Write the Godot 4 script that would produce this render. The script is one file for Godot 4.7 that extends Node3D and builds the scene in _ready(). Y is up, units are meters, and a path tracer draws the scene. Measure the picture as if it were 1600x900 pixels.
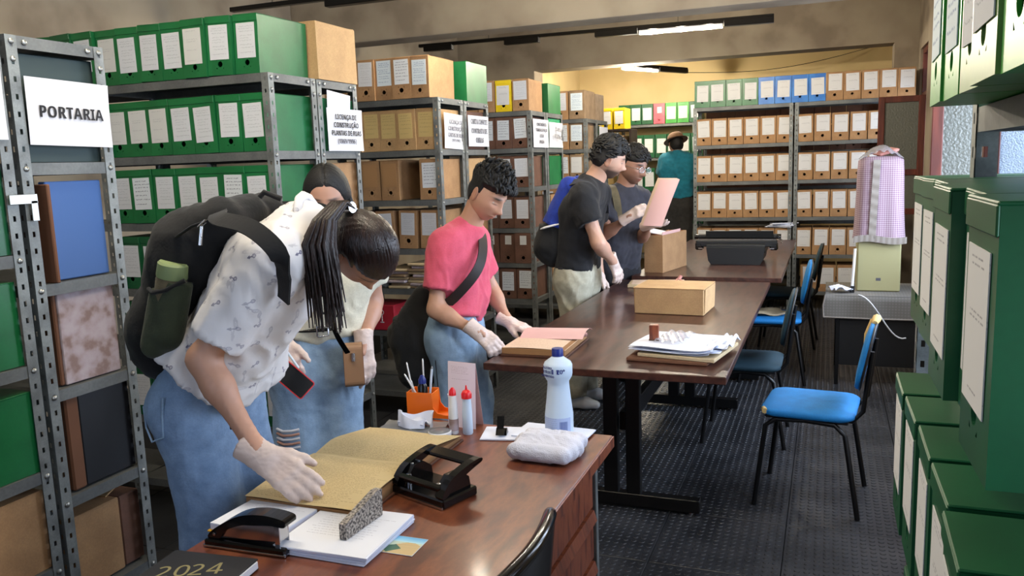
extends Node3D

var M := {}
var names := {}
var cache := {}
var rng := RandomNumberGenerator.new()
var nz := FastNoiseLite.new()
const STEEL := "steel"

# ---------------------------------------------------------------- nodes
func numbered(s: String) -> String:
	var n: int = names.get(s, 0)
	names[s] = n + 1
	return s if n == 0 else "%s_%03d" % [s, n]

func put(o: Node3D, called: String, parent: Node) -> Node3D:
	if parent == self:
		o.name = numbered(called)
	else:
		var n := called
		var i := 0
		while parent.has_node(NodePath(n)):
			i += 1
			n = "%s_%03d" % [called, i]
		o.name = n
	parent.add_child(o, true)
	return o

func tag(o: Node, label := "", category := "", group := "", kind := "") -> Node:
	if label: o.set_meta("label", label)
	if category: o.set_meta("category", category)
	if group: o.set_meta("group", group)
	if kind: o.set_meta("kind", kind)
	return o

func thing(called: String, label: String, category: String, at := Vector3.ZERO, turn := 0.0, group := "") -> Node3D:
	var o := Node3D.new()
	put(o, called, self)
	o.position = at
	o.rotation.y = turn
	tag(o, label, category, group)
	return o

func mi(called: String, mesh: Mesh, m: Material, parent: Node = self, xf := Transform3D()) -> MeshInstance3D:
	var o := MeshInstance3D.new()
	o.mesh = mesh
	o.material_override = m
	o.transform = xf
	put(o, called, parent)
	return o

func obj(called: String, st: SurfaceTool, m: Material, parent: Node = self, xf := Transform3D()) -> MeshInstance3D:
	st.generate_normals()
	return mi(called, st.commit(), m, parent, xf)

func struct(called: String, st: SurfaceTool, m: Material, parent: Node = self) -> MeshInstance3D:
	var o := obj(called, st, m, parent)
	if parent == self: o.set_meta("kind", "structure")
	return o

func copy_thing(src: Node3D, label: String, at: Vector3, turn := 0.0) -> Node3D:
	var base := str(src.get_meta("base_name"))
	var o: Node3D = src.duplicate()
	o.name = numbered(base)
	add_child(o, true)
	o.position = at
	o.rotation = Vector3(0, turn, 0)
	o.set_meta("label", label)
	return o

func nst() -> SurfaceTool:
	var st := SurfaceTool.new()
	st.begin(Mesh.PRIMITIVE_TRIANGLES)
	return st

func T(x: float, y: float, z: float, yaw := 0.0, pitch := 0.0, roll := 0.0) -> Transform3D:
	return Transform3D(Basis.from_euler(Vector3(pitch, yaw, roll)), Vector3(x, y, z))

# ---------------------------------------------------------------- shapes
# corners run counter-clockwise seen from outside
func quad(st: SurfaceTool, a: Vector3, b: Vector3, c: Vector3, d: Vector3) -> void:
	var p := [a, c, b, a, d, c]
	var u := [Vector2(0, 1), Vector2(1, 0), Vector2(1, 1), Vector2(0, 1), Vector2(0, 0), Vector2(1, 0)]
	for i in 6:
		st.set_uv(u[i])
		st.add_vertex(p[i])

func tri(st: SurfaceTool, a: Vector3, b: Vector3, c: Vector3) -> void:
	for p in [a, c, b]:
		st.set_uv(Vector2(p.x, p.y))
		st.add_vertex(p)

func box(st: SurfaceTool, xf: Transform3D, s: Vector3, bev := 0.0) -> void:
	st.set_smooth_group(-1)
	var h := s / 2
	var ax := [Vector3.RIGHT, Vector3.UP, Vector3.BACK]
	if bev <= 0.0:
		for i in 3:
			for sg in [-1.0, 1.0]:
				var n: Vector3 = ax[i] * sg
				var u: Vector3 = Vector3.UP if i != 1 else Vector3.FORWARD
				var r: Vector3 = u.cross(n)
				var c := n * h
				var R := r * h
				var U := u * h
				quad(st, xf * (c - R - U), xf * (c + R - U), xf * (c + R + U), xf * (c - R + U))
		return
	var g := h - Vector3(bev, bev, bev)
	for i in 3:
		for sg in [-1.0, 1.0]:
			var n: Vector3 = ax[i] * sg
			var u: Vector3 = Vector3.UP if i != 1 else Vector3.FORWARD
			var r: Vector3 = u.cross(n)
			var c := n * h
			var R := r * g
			var U := u * g
			quad(st, xf * (c - R - U), xf * (c + R - U), xf * (c + R + U), xf * (c - R + U))
	for i in 3:
		var j := (i + 1) % 3
		var k := (i + 2) % 3
		for sj in [-1.0, 1.0]:
			for sk in [-1.0, 1.0]:
				var e: Vector3 = ax[i] * g
				var a: Vector3 = ax[j] * h * sj + ax[k] * g * sk
				var b: Vector3 = ax[j] * g * sj + ax[k] * h * sk
				if sj * sk > 0: quad(st, xf * (a - e), xf * (a + e), xf * (b + e), xf * (b - e))
				else: quad(st, xf * (b - e), xf * (b + e), xf * (a + e), xf * (a - e))
	for sx in [-1.0, 1.0]:
		for sy in [-1.0, 1.0]:
			for sz in [-1.0, 1.0]:
				var S := Vector3(sx, sy, sz)
				var a := Vector3(h.x, g.y, g.z) * S
				var b := Vector3(g.x, h.y, g.z) * S
				var c := Vector3(g.x, g.y, h.z) * S
				if sx * sy * sz > 0: tri(st, xf * a, xf * b, xf * c)
				else: tri(st, xf * a, xf * c, xf * b)

func slab(st: SurfaceTool, lo: Vector3, hi: Vector3, bev := 0.0) -> void:
	box(st, Transform3D(Basis(), (lo + hi) / 2), (hi - lo).abs(), bev)

func bmesh(s: Vector3, bev := 0.0) -> Mesh:
	var key := "b%s %s" % [s, bev]
	if not cache.has(key):
		var st := nst()
		box(st, Transform3D(), s, bev)
		st.generate_normals()
		cache[key] = st.commit()
	return cache[key]

func bx(called: String, m: Material, parent: Node, at: Vector3, s: Vector3, bev := 0.0, rot := Vector3.ZERO) -> MeshInstance3D:
	return mi(called, bmesh(s, bev), m, parent, Transform3D(Basis.from_euler(rot), at))

func tube(st: SurfaceTool, pts: Array, rad, seg := 10, flat := 1.0) -> void:
	st.set_smooth_group(0)
	var n := pts.size()
	var side := Vector3.ZERO
	var rings := []
	for i in n:
		var t: Vector3 = (pts[mini(i + 1, n - 1)] - pts[maxi(i - 1, 0)]).normalized()
		if i == 0:
			side = t.cross(Vector3.UP if absf(t.y) < 0.9 else Vector3.RIGHT).normalized()
		else:
			side = (side - t * side.dot(t)).normalized()
		var up := side.cross(t)
		var r: float = rad[i] if rad is Array else rad
		var ring := []
		for k in seg:
			var a := TAU * k / seg
			ring.append(pts[i] + (side * cos(a) + up * sin(a) * flat) * r)
		rings.append(ring)
	for i in n - 1:
		for k in seg:
			var q := (k + 1) % seg
			quad(st, rings[i][q], rings[i][k], rings[i + 1][k], rings[i + 1][q])
	st.set_smooth_group(-1)
	for k in range(1, seg - 1):
		tri(st, rings[0][0], rings[0][k], rings[0][k + 1])
		tri(st, rings[n - 1][0], rings[n - 1][k + 1], rings[n - 1][k])

# profile of (radius, height) from bottom to top
func lathe(st: SurfaceTool, xf: Transform3D, prof: Array, seg := 20, ez := 1.0) -> void:
	var grp := 1
	for i in prof.size() - 1:
		var a: Vector2 = prof[i]
		var b: Vector2 = prof[i + 1]
		if i > 0 and absf((a - prof[i - 1]).angle_to(b - a)) > 0.65: grp += 1
		st.set_smooth_group(grp)
		for k in seg:
			var t0 := TAU * k / seg
			var t1 := TAU * (k + 1) / seg
			var p00 := xf * Vector3(cos(t0) * a.x, a.y, -sin(t0) * a.x * ez)
			var p01 := xf * Vector3(cos(t1) * a.x, a.y, -sin(t1) * a.x * ez)
			var p10 := xf * Vector3(cos(t0) * b.x, b.y, -sin(t0) * b.x * ez)
			var p11 := xf * Vector3(cos(t1) * b.x, b.y, -sin(t1) * b.x * ez)
			if a.x < 1e-5: tri(st, p00, p11, p10)
			elif b.x < 1e-5: tri(st, p00, p01, p10)
			else: quad(st, p00, p01, p11, p10)

# polygon in local xy (counter-clockwise), extruded along local z by depth, centred
func prism(st: SurfaceTool, xf: Transform3D, poly: PackedVector2Array, depth: float) -> void:
	st.set_smooth_group(-1)
	var p := poly
	if Geometry2D.is_polygon_clockwise(p): p.reverse()
	var ix := Geometry2D.triangulate_polygon(p)
	var h := depth / 2
	for i in range(0, ix.size(), 3):
		var a := p[ix[i]]
		var b := p[ix[i + 1]]
		var c := p[ix[i + 2]]
		if (b - a).cross(c - a) < 0:
			var t := b
			b = c
			c = t
		tri(st, xf * Vector3(a.x, a.y, h), xf * Vector3(b.x, b.y, h), xf * Vector3(c.x, c.y, h))
		tri(st, xf * Vector3(a.x, a.y, -h), xf * Vector3(c.x, c.y, -h), xf * Vector3(b.x, b.y, -h))
	for i in p.size():
		var a := p[i]
		var b := p[(i + 1) % p.size()]
		quad(st, xf * Vector3(a.x, a.y, h), xf * Vector3(a.x, a.y, -h), xf * Vector3(b.x, b.y, -h), xf * Vector3(b.x, b.y, h))

func smooth_poly(p: PackedVector2Array, n := 4) -> PackedVector2Array:
	var o := PackedVector2Array()
	var m := p.size()
	for i in m:
		for k in n:
			o.append(p[i].cubic_interpolate(p[(i + 1) % m], p[(i + m - 1) % m], p[(i + 2) % m], float(k) / n))
	return o

func round_poly(w: float, h: float, r: float, n := 5) -> PackedVector2Array:
	var p := PackedVector2Array()
	for c in 4:
		var cx := (w / 2 - r) * (1 if c == 0 or c == 3 else -1)
		var cy := (h / 2 - r) * (1 if c < 2 else -1)
		for i in n + 1:
			var a := PI / 2 * (c + float(i) / n)
			p.append(Vector2(cx + cos(a) * r, cy + sin(a) * r))
	return p

# a bent sheet: grid of points from a callable (u, v in 0..1), with thickness along the normal
func sheet(st: SurfaceTool, f: Callable, nu: int, nv: int, th := 0.002) -> void:
	var P := []
	for j in nv + 1:
		for i in nu + 1:
			P.append(f.call(float(i) / nu, float(j) / nv))
	var N := []
	for j in nv + 1:
		for i in nu + 1:
			var du: Vector3 = P[j * (nu + 1) + mini(i + 1, nu)] - P[j * (nu + 1) + maxi(i - 1, 0)]
			var dv: Vector3 = P[mini(j + 1, nv) * (nu + 1) + i] - P[maxi(j - 1, 0) * (nu + 1) + i]
			N.append(du.cross(dv).normalized())
	st.set_smooth_group(0)
	for lay in 2:
		st.set_smooth_group(lay)
		for j in nv:
			for i in nu:
				var ids := [j * (nu + 1) + i, j * (nu + 1) + i + 1, (j + 1) * (nu + 1) + i + 1, (j + 1) * (nu + 1) + i]
				var uv := [Vector2(i, nv - j), Vector2(i + 1, nv - j), Vector2(i + 1, nv - j - 1), Vector2(i, nv - j - 1)]
				var q := []
				for k in ids: q.append(P[k] + N[k] * (th / 2 if lay == 0 else -th / 2))
				for k in ([0, 2, 1, 0, 3, 2] if lay == 0 else [0, 1, 2, 0, 2, 3]):
					st.set_uv(Vector2(uv[k].x / nu, uv[k].y / nv))
					st.add_vertex(q[k])
	st.set_smooth_group(-1)
	var rim := []
	for i in nu: rim.append([i, i + 1])
	for j in nv: rim.append([j * (nu + 1) + nu, (j + 1) * (nu + 1) + nu])
	for i in nu: rim.append([nv * (nu + 1) + nu - i, nv * (nu + 1) + nu - i - 1])
	for j in nv: rim.append([(nv - j) * (nu + 1), (nv - j - 1) * (nu + 1)])
	for e in rim:
		var a: Vector3 = P[e[0]]
		var b: Vector3 = P[e[1]]
		var na: Vector3 = N[e[0]] * th / 2
		var nb: Vector3 = N[e[1]] * th / 2
		quad(st, a - na, b - nb, b + nb, a + na)

func lettering(txt: String, size: float, parent: Node, xf: Transform3D, m: Material, font := "Droid Sans", bold := true, squeeze := 1.0, called := "lettering") -> void:
	var key := "t%s%s%s%s" % [txt, size, font, bold]
	if not cache.has(key):
		var f := SystemFont.new()
		f.font_names = PackedStringArray([font])
		if bold: f.font_weight = 700
		var t := TextMesh.new()
		t.font = f
		t.text = txt
		t.font_size = 32
		t.pixel_size = size / 32.0
		t.depth = 0.0006
		t.curve_step = 2.0
		cache[key] = t
	var o := mi(called, cache[key], m, parent, xf * Transform3D(Basis.from_scale(Vector3(squeeze, 1, 1)), Vector3.ZERO))

# ---------------------------------------------------------------- materials and textures
func mat(key: String, c: Color, rough := 0.7, metal := 0.0) -> StandardMaterial3D:
	var m := StandardMaterial3D.new()
	m.resource_name = key
	m.albedo_color = c
	m.roughness = rough
	m.metallic = metal
	M[key] = m
	return m

func triplanar(m: StandardMaterial3D, scale: Vector3, world := false) -> void:
	m.uv1_triplanar = true
	m.uv1_world_triplanar = world
	m.uv1_scale = scale

func noise_img(n: int, freq: float, sd: int, oct := 4, type := FastNoiseLite.TYPE_SIMPLEX_SMOOTH) -> Image:
	var f := FastNoiseLite.new()
	f.seed = sd
	f.noise_type = type
	f.frequency = freq
	f.fractal_octaves = oct
	return f.get_seamless_image(n, n)

# picture from noise through a ramp of colours
func ramp_tex(n: int, freq: float, sd: int, cols: Array, oct := 4, speck := 0.0) -> ImageTexture:
	var im := noise_img(n, freq, sd, oct)
	var out := Image.create(n, n, false, Image.FORMAT_RGB8)
	var r := RandomNumberGenerator.new()
	r.seed = sd
	for y in n:
		for x in n:
			var v := clampf((im.get_pixel(x, y).r - 0.2) / 0.6, 0.0, 0.999) * (cols.size() - 1)
			var i := int(v)
			var c: Color = cols[i].lerp(cols[i + 1], v - i)
			if speck > 0.0:
				var k := 1.0 + r.randf_range(-speck, speck)
				c = Color(c.r * k, c.g * k, c.b * k)
			out.set_pixel(x, y, c)
	return ImageTexture.create_from_image(out)

func relief(m: StandardMaterial3D, n: int, freq: float, sd: int, depth_cm: float, oct := 4) -> void:
	var key := "r%d %f %d" % [n, freq, sd]
	if not cache.has(key): cache[key] = ImageTexture.create_from_image(noise_img(n, freq, sd, oct))
	m.heightmap_enabled = true
	m.heightmap_texture = cache[key]
	m.heightmap_scale = depth_cm

# a typed or handwritten sheet: faint dark strokes in rows on paper
func paper_tex(sd: int, w: int, h: int, paper: Color, ink: Color, rows: Array, x0 := 0.1, x1 := 0.9, lh := 2, hand := true) -> ImageTexture:
	var im := Image.create(w, h, false, Image.FORMAT_RGB8)
	im.fill(paper)
	var r := RandomNumberGenerator.new()
	r.seed = sd
	for row in rows:
		var y := int(row * h)
		var x := int((x0 + r.randf() * 0.08) * w)
		var e := int((x1 - r.randf() * 0.22) * w)
		while x < e:
			var word := r.randi_range(2, 9)
			for i in word:
				var px := x + i
				if px >= w - 1: break
				var k := r.randf_range(0.25, 0.9)
				var dy := r.randi_range(-1, 1) if hand else 0
				for t in lh:
					var yy := clampi(y + dy + t, 0, h - 1)
					im.set_pixel(px, yy, paper.lerp(ink, k))
			x += word + r.randi_range(1, 3)
	return ImageTexture.create_from_image(im)

func paper_mat(key: String, sd: int, w: int, h: int, paper: Color, ink: Color, rows: Array, x0 := 0.1, x1 := 0.9, lh := 2, hand := true) -> StandardMaterial3D:
	var m := mat(key, Color.WHITE, 0.85)
	m.albedo_texture = paper_tex(sd, w, h, paper, ink, rows, x0, x1, lh, hand)
	return m

# ---------------------------------------------------------------- camera, light
func setup_view() -> void:
	var cam := Camera3D.new()
	cam.name = "camera"
	cam.fov = 39.02
	cam.near = 0.05
	cam.far = 60.0
	cam.transform = Transform3D(Basis(Vector3.UP, deg_to_rad(21.4)) * Basis(Vector3.RIGHT, deg_to_rad(-8.6)) * Basis(Vector3.BACK, deg_to_rad(-2.0)), Vector3(0, 1.58, 0))
	add_child(cam)
	cam.current = true
	var we := WorldEnvironment.new()
	we.name = "world"
	var e := Environment.new()
	e.background_mode = Environment.BG_SKY
	var sky := Sky.new()
	var sm := ProceduralSkyMaterial.new()
	sm.sky_top_color = Color(0.62, 0.74, 0.95)
	sm.sky_horizon_color = Color(0.86, 0.92, 1.0)
	sm.ground_bottom_color = Color(0.45, 0.45, 0.42)
	sm.ground_horizon_color = Color(0.7, 0.73, 0.74)
	sm.sky_energy_multiplier = 2.2
	sm.ground_energy_multiplier = 1.0
	sky.sky_material = sm
	e.sky = sky
	e.tonemap_mode = Environment.TONE_MAPPER_LINEAR
	e.tonemap_exposure = 0.325
	e.sdfgi_enabled = true
	e.ssao_enabled = true
	e.ssil_enabled = true
	we.environment = e
	add_child(we)
	# daylight entering by the windows of the right wall and of the wall behind the camera
	day_light("daylight_near_window", Vector3(1.02, 1.75, -1.05), Vector3(-1, -0.12, 0), Vector2(2.6, 1.5), 8.0)
	day_light("daylight_mid_window", Vector3(1.02, 1.75, -4.65), Vector3(-1, -0.12, 0), Vector2(2.6, 1.5), 15.0)
	day_light("daylight_far_window", Vector3(1.02, 1.75, -8.68), Vector3(-1, -0.12, 0), Vector2(0.6, 1.5), 12.0)
	day_light("daylight_front_window", Vector3(-1.9, 1.85, 1.98), Vector3(0, -0.05, -1), Vector2(2.6, 1.4), 0.9)

func day_light(called: String, at: Vector3, dir: Vector3, size: Vector2, energy: float) -> void:
	var l := AreaLight3D.new()
	l.name = called
	l.area_size = size
	l.area_normalize_energy = false
	l.light_color = Color(0.86, 0.92, 1.0)
	l.light_energy = energy
	l.shadow_enabled = true
	l.set("area_range", 20.0)
	l.transform = Transform3D(Basis.looking_at(dir.normalized(), Vector3.UP), at)
	add_child(l)

func lamp_light(parent: Node3D, at: Vector3, energy: float, c := Color(1.0, 0.95, 0.86)) -> void:
	var l := OmniLight3D.new()
	l.light_color = c
	l.light_energy = energy
	l.light_size = 0.03
	l.omni_range = 14.0
	l.omni_attenuation = 2.0
	l.shadow_enabled = true
	put(l, "tube_light", parent)
	l.position = at

# a hanging black rail with light units; units: [x0, x1, lit]
func light_track(label: String, at: Vector3, turn: float, x0: float, x1: float, units: Array, energy: float, wires: Array) -> void:
	var t := thing("light_track", label, "ceiling light", at, turn, "black light rails")
	bx("rail", M.black_metal, t, Vector3((x0 + x1) / 2, 0.03, 0), Vector3(x1 - x0, 0.028, 0.045), 0.004)
	for u in units:
		var w: float = u[1] - u[0]
		var c: float = (u[0] + u[1]) / 2
		if u[2]:
			bx("lamp_housing", M.black_metal, t, Vector3(c, 0.012, 0), Vector3(w, 0.02, 0.05), 0.003)
			var st := nst()
			tube(st, [Vector3(u[0] + 0.01, -0.014, 0), Vector3(u[1] - 0.01, -0.014, 0)], 0.02, 12)
			var tb := obj("lamp_tube", st, M.tube_glow, t)
			tag(tb, "glowing white tube")
			var n := int(ceil(w / 0.25))
			for i in n:
				lamp_light(t, Vector3(u[0] + w * (i + 0.5) / n, -0.05, 0), energy * w / n)
		else:
			bx("driver_box", M.black_metal, t, Vector3(c, 0.0, 0), Vector3(w, 0.05, 0.06), 0.004)
	for x in wires:
		var st := nst()
		tube(st, [Vector3(x, 0.04, 0), Vector3(x, 3.2 - at.y, 0)], 0.002, 5)
		obj("hanger_wire", st, M.black_metal, t)

# ---------------------------------------------------------------- materials
func make_materials() -> void:
	var m: StandardMaterial3D
	m = mat("wall_paint", Color.WHITE, 0.92)
	m.albedo_texture = ramp_tex(256, 0.012, 3, [Color(0.50, 0.45, 0.385), Color(0.57, 0.52, 0.45), Color(0.60, 0.555, 0.48), Color(0.625, 0.58, 0.505)], 6)
	triplanar(m, Vector3(0.33, 0.33, 0.33), true)
	relief(m, 256, 0.05, 5, 0.15)
	m = mat("yellow_paint", Color.WHITE, 0.92)
	m.albedo_texture = ramp_tex(128, 0.02, 4, [Color(0.79, 0.70, 0.51), Color(0.85, 0.76, 0.57)], 4)
	triplanar(m, Vector3(0.4, 0.4, 0.4), true)
	m = mat("ceiling_paint", Color.WHITE, 0.95)
	m.albedo_texture = ramp_tex(128, 0.02, 8, [Color(0.58, 0.55, 0.49), Color(0.70, 0.67, 0.61)], 5)
	triplanar(m, Vector3(0.3, 0.3, 0.3), true)
	m = mat("floor_base", Color(0.05, 0.05, 0.055), 0.8)
	m = mat("rubber", Color.WHITE, 0.42)
	m.albedo_texture = ramp_tex(256, 0.015, 9, [Color(0.115, 0.12, 0.135), Color(0.165, 0.17, 0.185), Color(0.20, 0.20, 0.21)], 5, 0.06)
	triplanar(m, Vector3(0.8, 0.8, 0.8), true)
	m = mat("steel", Color.WHITE, 0.5, 0.35)
	m.albedo_texture = ramp_tex(256, 0.02, 11, [Color(0.40, 0.41, 0.405), Color(0.47, 0.485, 0.48), Color(0.52, 0.535, 0.525)], 5, 0.05)
	triplanar(m, Vector3(1.5, 1.5, 1.5), true)
	m = mat("shelf_steel", Color.WHITE, 0.55, 0.3)
	m.albedo_texture = ramp_tex(128, 0.02, 12, [Color(0.36, 0.37, 0.37), Color(0.43, 0.44, 0.435)], 5, 0.05)
	triplanar(m, Vector3(1.5, 1.5, 1.5), true)
	mat("bolt_steel", Color(0.62, 0.62, 0.60), 0.35, 0.8)
	mat("black_metal", Color(0.035, 0.035, 0.04), 0.4, 0.2)
	mat("black_gloss", Color(0.025, 0.027, 0.032), 0.16)
	mat("black_plastic", Color(0.05, 0.05, 0.055), 0.5)
	mat("chrome", Color(0.75, 0.75, 0.76), 0.18, 1.0)
	m = mat("tube_glow", Color(1, 1, 1), 0.5)
	m.emission_enabled = true
	m.emission = Color(1.0, 0.97, 0.92)
	m.emission_energy_multiplier = 2.5
	for k in [["green", Color(0.085, 0.38, 0.205), Color(0.10, 0.42, 0.23)], ["green_dark", Color(0.085, 0.31, 0.185), Color(0.10, 0.35, 0.21)], ["green_pale", Color(0.20, 0.55, 0.38), Color(0.26, 0.62, 0.45)], ["green_lime", Color(0.17, 0.55, 0.16), Color(0.21, 0.60, 0.19)], ["green_khaki", Color(0.36, 0.52, 0.25), Color(0.42, 0.56, 0.29)], ["blue_box", Color(0.11, 0.40, 0.72), Color(0.16, 0.48, 0.80)], ["yellow_box", Color(0.86, 0.74, 0.10), Color(0.92, 0.80, 0.16)], ["red_box", Color(0.68, 0.13, 0.20), Color(0.74, 0.18, 0.25)], ["pink_box", Color(0.80, 0.28, 0.34), Color(0.85, 0.34, 0.4)]]:
		m = mat(k[0], Color.WHITE, 0.38)
		m.albedo_texture = ramp_tex(64, 0.03, 21, [k[1], k[2]], 3, 0.02)
		triplanar(m, Vector3(3, 3, 3), true)
	for k in [["card", Color(0.61, 0.465, 0.32), Color(0.66, 0.51, 0.355)], ["card_pale", Color(0.70, 0.56, 0.39), Color(0.735, 0.595, 0.415)], ["card_brown", Color(0.37, 0.255, 0.20), Color(0.42, 0.29, 0.23)], ["card_grey", Color(0.50, 0.41, 0.31), Color(0.58, 0.48, 0.37)]]:
		m = mat(k[0], Color.WHITE, 0.85)
		m.albedo_texture = ramp_tex(128, 0.03, 31, [k[1], k[2]], 5, 0.04)
		triplanar(m, Vector3(2, 2, 2), true)
	var rows := [0.1, 0.17, 0.24, 0.36, 0.43, 0.5, 0.62, 0.7, 0.84]
	paper_mat("label_a", 41, 64, 110, Color(0.80, 0.81, 0.83), Color(0.45, 0.47, 0.5), rows, 0.12, 0.9, 1)
	paper_mat("label_b", 42, 64, 110, Color(0.81, 0.81, 0.80), Color(0.5, 0.5, 0.55), [0.08, 0.3, 0.37, 0.6, 0.9], 0.15, 0.85, 1)
	paper_mat("label_c", 43, 64, 110, Color(0.82, 0.84, 0.86), Color(0.12, 0.13, 0.2), [0.1, 0.2, 0.3, 0.42, 0.55, 0.68, 0.82], 0.08, 0.95, 2)
	paper_mat("label_tan", 44, 64, 110, Color(0.80, 0.70, 0.46), Color(0.3, 0.25, 0.16), [0.1, 0.2, 0.3, 0.45, 0.6, 0.8], 0.08, 0.95, 1)
	paper_mat("label_typed", 45, 64, 110, Color(0.83, 0.83, 0.83), Color(0.35, 0.35, 0.38), [0.07, 0.11, 0.4, 0.44, 0.9], 0.2, 0.85, 1, false)
	paper_mat("label_blue", 46, 64, 110, Color(0.82, 0.87, 0.90), Color(0.25, 0.35, 0.55), rows, 0.1, 0.92, 2)
	mat("label_brown", Color(0.66, 0.50, 0.33), 0.85)
	mat("paper", Color(0.82, 0.82, 0.84), 0.85)
	mat("dark_board", Color(0.16, 0.10, 0.07), 0.6)
	mat("paper_old", Color(0.74, 0.66, 0.52), 0.9)
	mat("ink", Color(0.10, 0.10, 0.12), 0.8)
	mat("grey_ink", Color(0.33, 0.33, 0.36), 0.8)
	m = mat("red_wood", Color.WHITE, 0.45)
	m.albedo_texture = ramp_tex(128, 0.02, 51, [Color(0.30, 0.12, 0.08), Color(0.42, 0.19, 0.13)], 4)
	triplanar(m, Vector3(6, 0.8, 6), true)
	m = mat("frosted", Color(0.36, 0.37, 0.345), 0.35)
	relief(m, 128, 0.06, 54, 0.3)
	triplanar(m, Vector3(6, 6, 6), true)
	m = mat("pane", Color(0.9, 0.95, 1.0, 0.12), 0.05)
	m.transparency = BaseMaterial3D.TRANSPARENCY_ALPHA
	m = mat("frosted_light", Color(0.8, 0.84, 0.88), 0.4)
	m.backlight_enabled = true
	m.backlight = Color(0.6, 0.63, 0.66)
	m = mat("pattern_glass", Color(0.75, 0.82, 0.88), 0.3)
	m.backlight_enabled = true
	m.backlight = Color(0.7, 0.75, 0.8)
	relief(m, 128, 0.12, 55, 0.5, 2)
	triplanar(m, Vector3(8, 8, 8), true)

# ---------------------------------------------------------------- the room
func casement(win: Node3D, at: Vector3, w: float, h: float, turn: float, glass: String, bars := 0) -> void:
	# a hinged leaf: stiles, rails and pane, one piece of the window; at = foot of its hinge
	var st := nst()
	var xf := T(at.x, at.y, at.z, turn)
	var f := 0.055
	for s in [f / 2, w - f / 2]: box(st, xf * T(s, h / 2, 0), Vector3(f, h, 0.035), 0.004)
	for y in [f / 2, h - f / 2, h * 0.36]: box(st, xf * T(w / 2, y, 0), Vector3(w - 2 * f, f, 0.03), 0.003)
	for i in bars: box(st, xf * T(w * (i + 1) / (bars + 1), h / 2, 0), Vector3(0.02, h - 2 * f, 0.025))
	var leaf := obj("casement_leaf", st, M.red_wood, win)
	var g := nst()
	box(g, xf * T(w / 2, h * 0.18, 0), Vector3(w - 2 * f, h * 0.36 - f, 0.006))
	box(g, xf * T(w / 2, h * 0.68, 0), Vector3(w - 2 * f, h * 0.64 - f, 0.006))
	obj("pane", g, M[glass], leaf)

func transom(win: Node3D, z0: float, z1: float) -> void:
	# fixed light above the leaves
	bx("transom_bar", M.red_wood, win, Vector3(0.88, 2.11, (z0 + z1) / 2), Vector3(0.12, 0.05, z1 - z0 - 0.1), 0.004)
	bx("transom_pane", M.frosted_light, win, Vector3(0.9, 2.32, (z0 + z1) / 2), Vector3(0.006, 0.38, z1 - z0 - 0.1))

func window_unit(called: String, z0: float, z1: float, fixed: Array) -> Node3D:
	var w := Node3D.new()
	put(w, called, self)
	w.set_meta("kind", "structure")
	var st := nst()
	for z in [z0 + 0.025, z1 - 0.025]: box(st, T(0.9, 1.75, z), Vector3(0.16, 1.6, 0.05), 0.004)
	for y in [0.975, 2.525]: box(st, T(0.9, y, (z0 + z1) / 2), Vector3(0.16, 0.05, z1 - z0 - 0.1), 0.004)
	for z in fixed: box(st, T(0.9, 1.75, z), Vector3(0.1, 1.5, 0.05), 0.004)
	obj("window_frame", st, M.red_wood, w)
	return w

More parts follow.
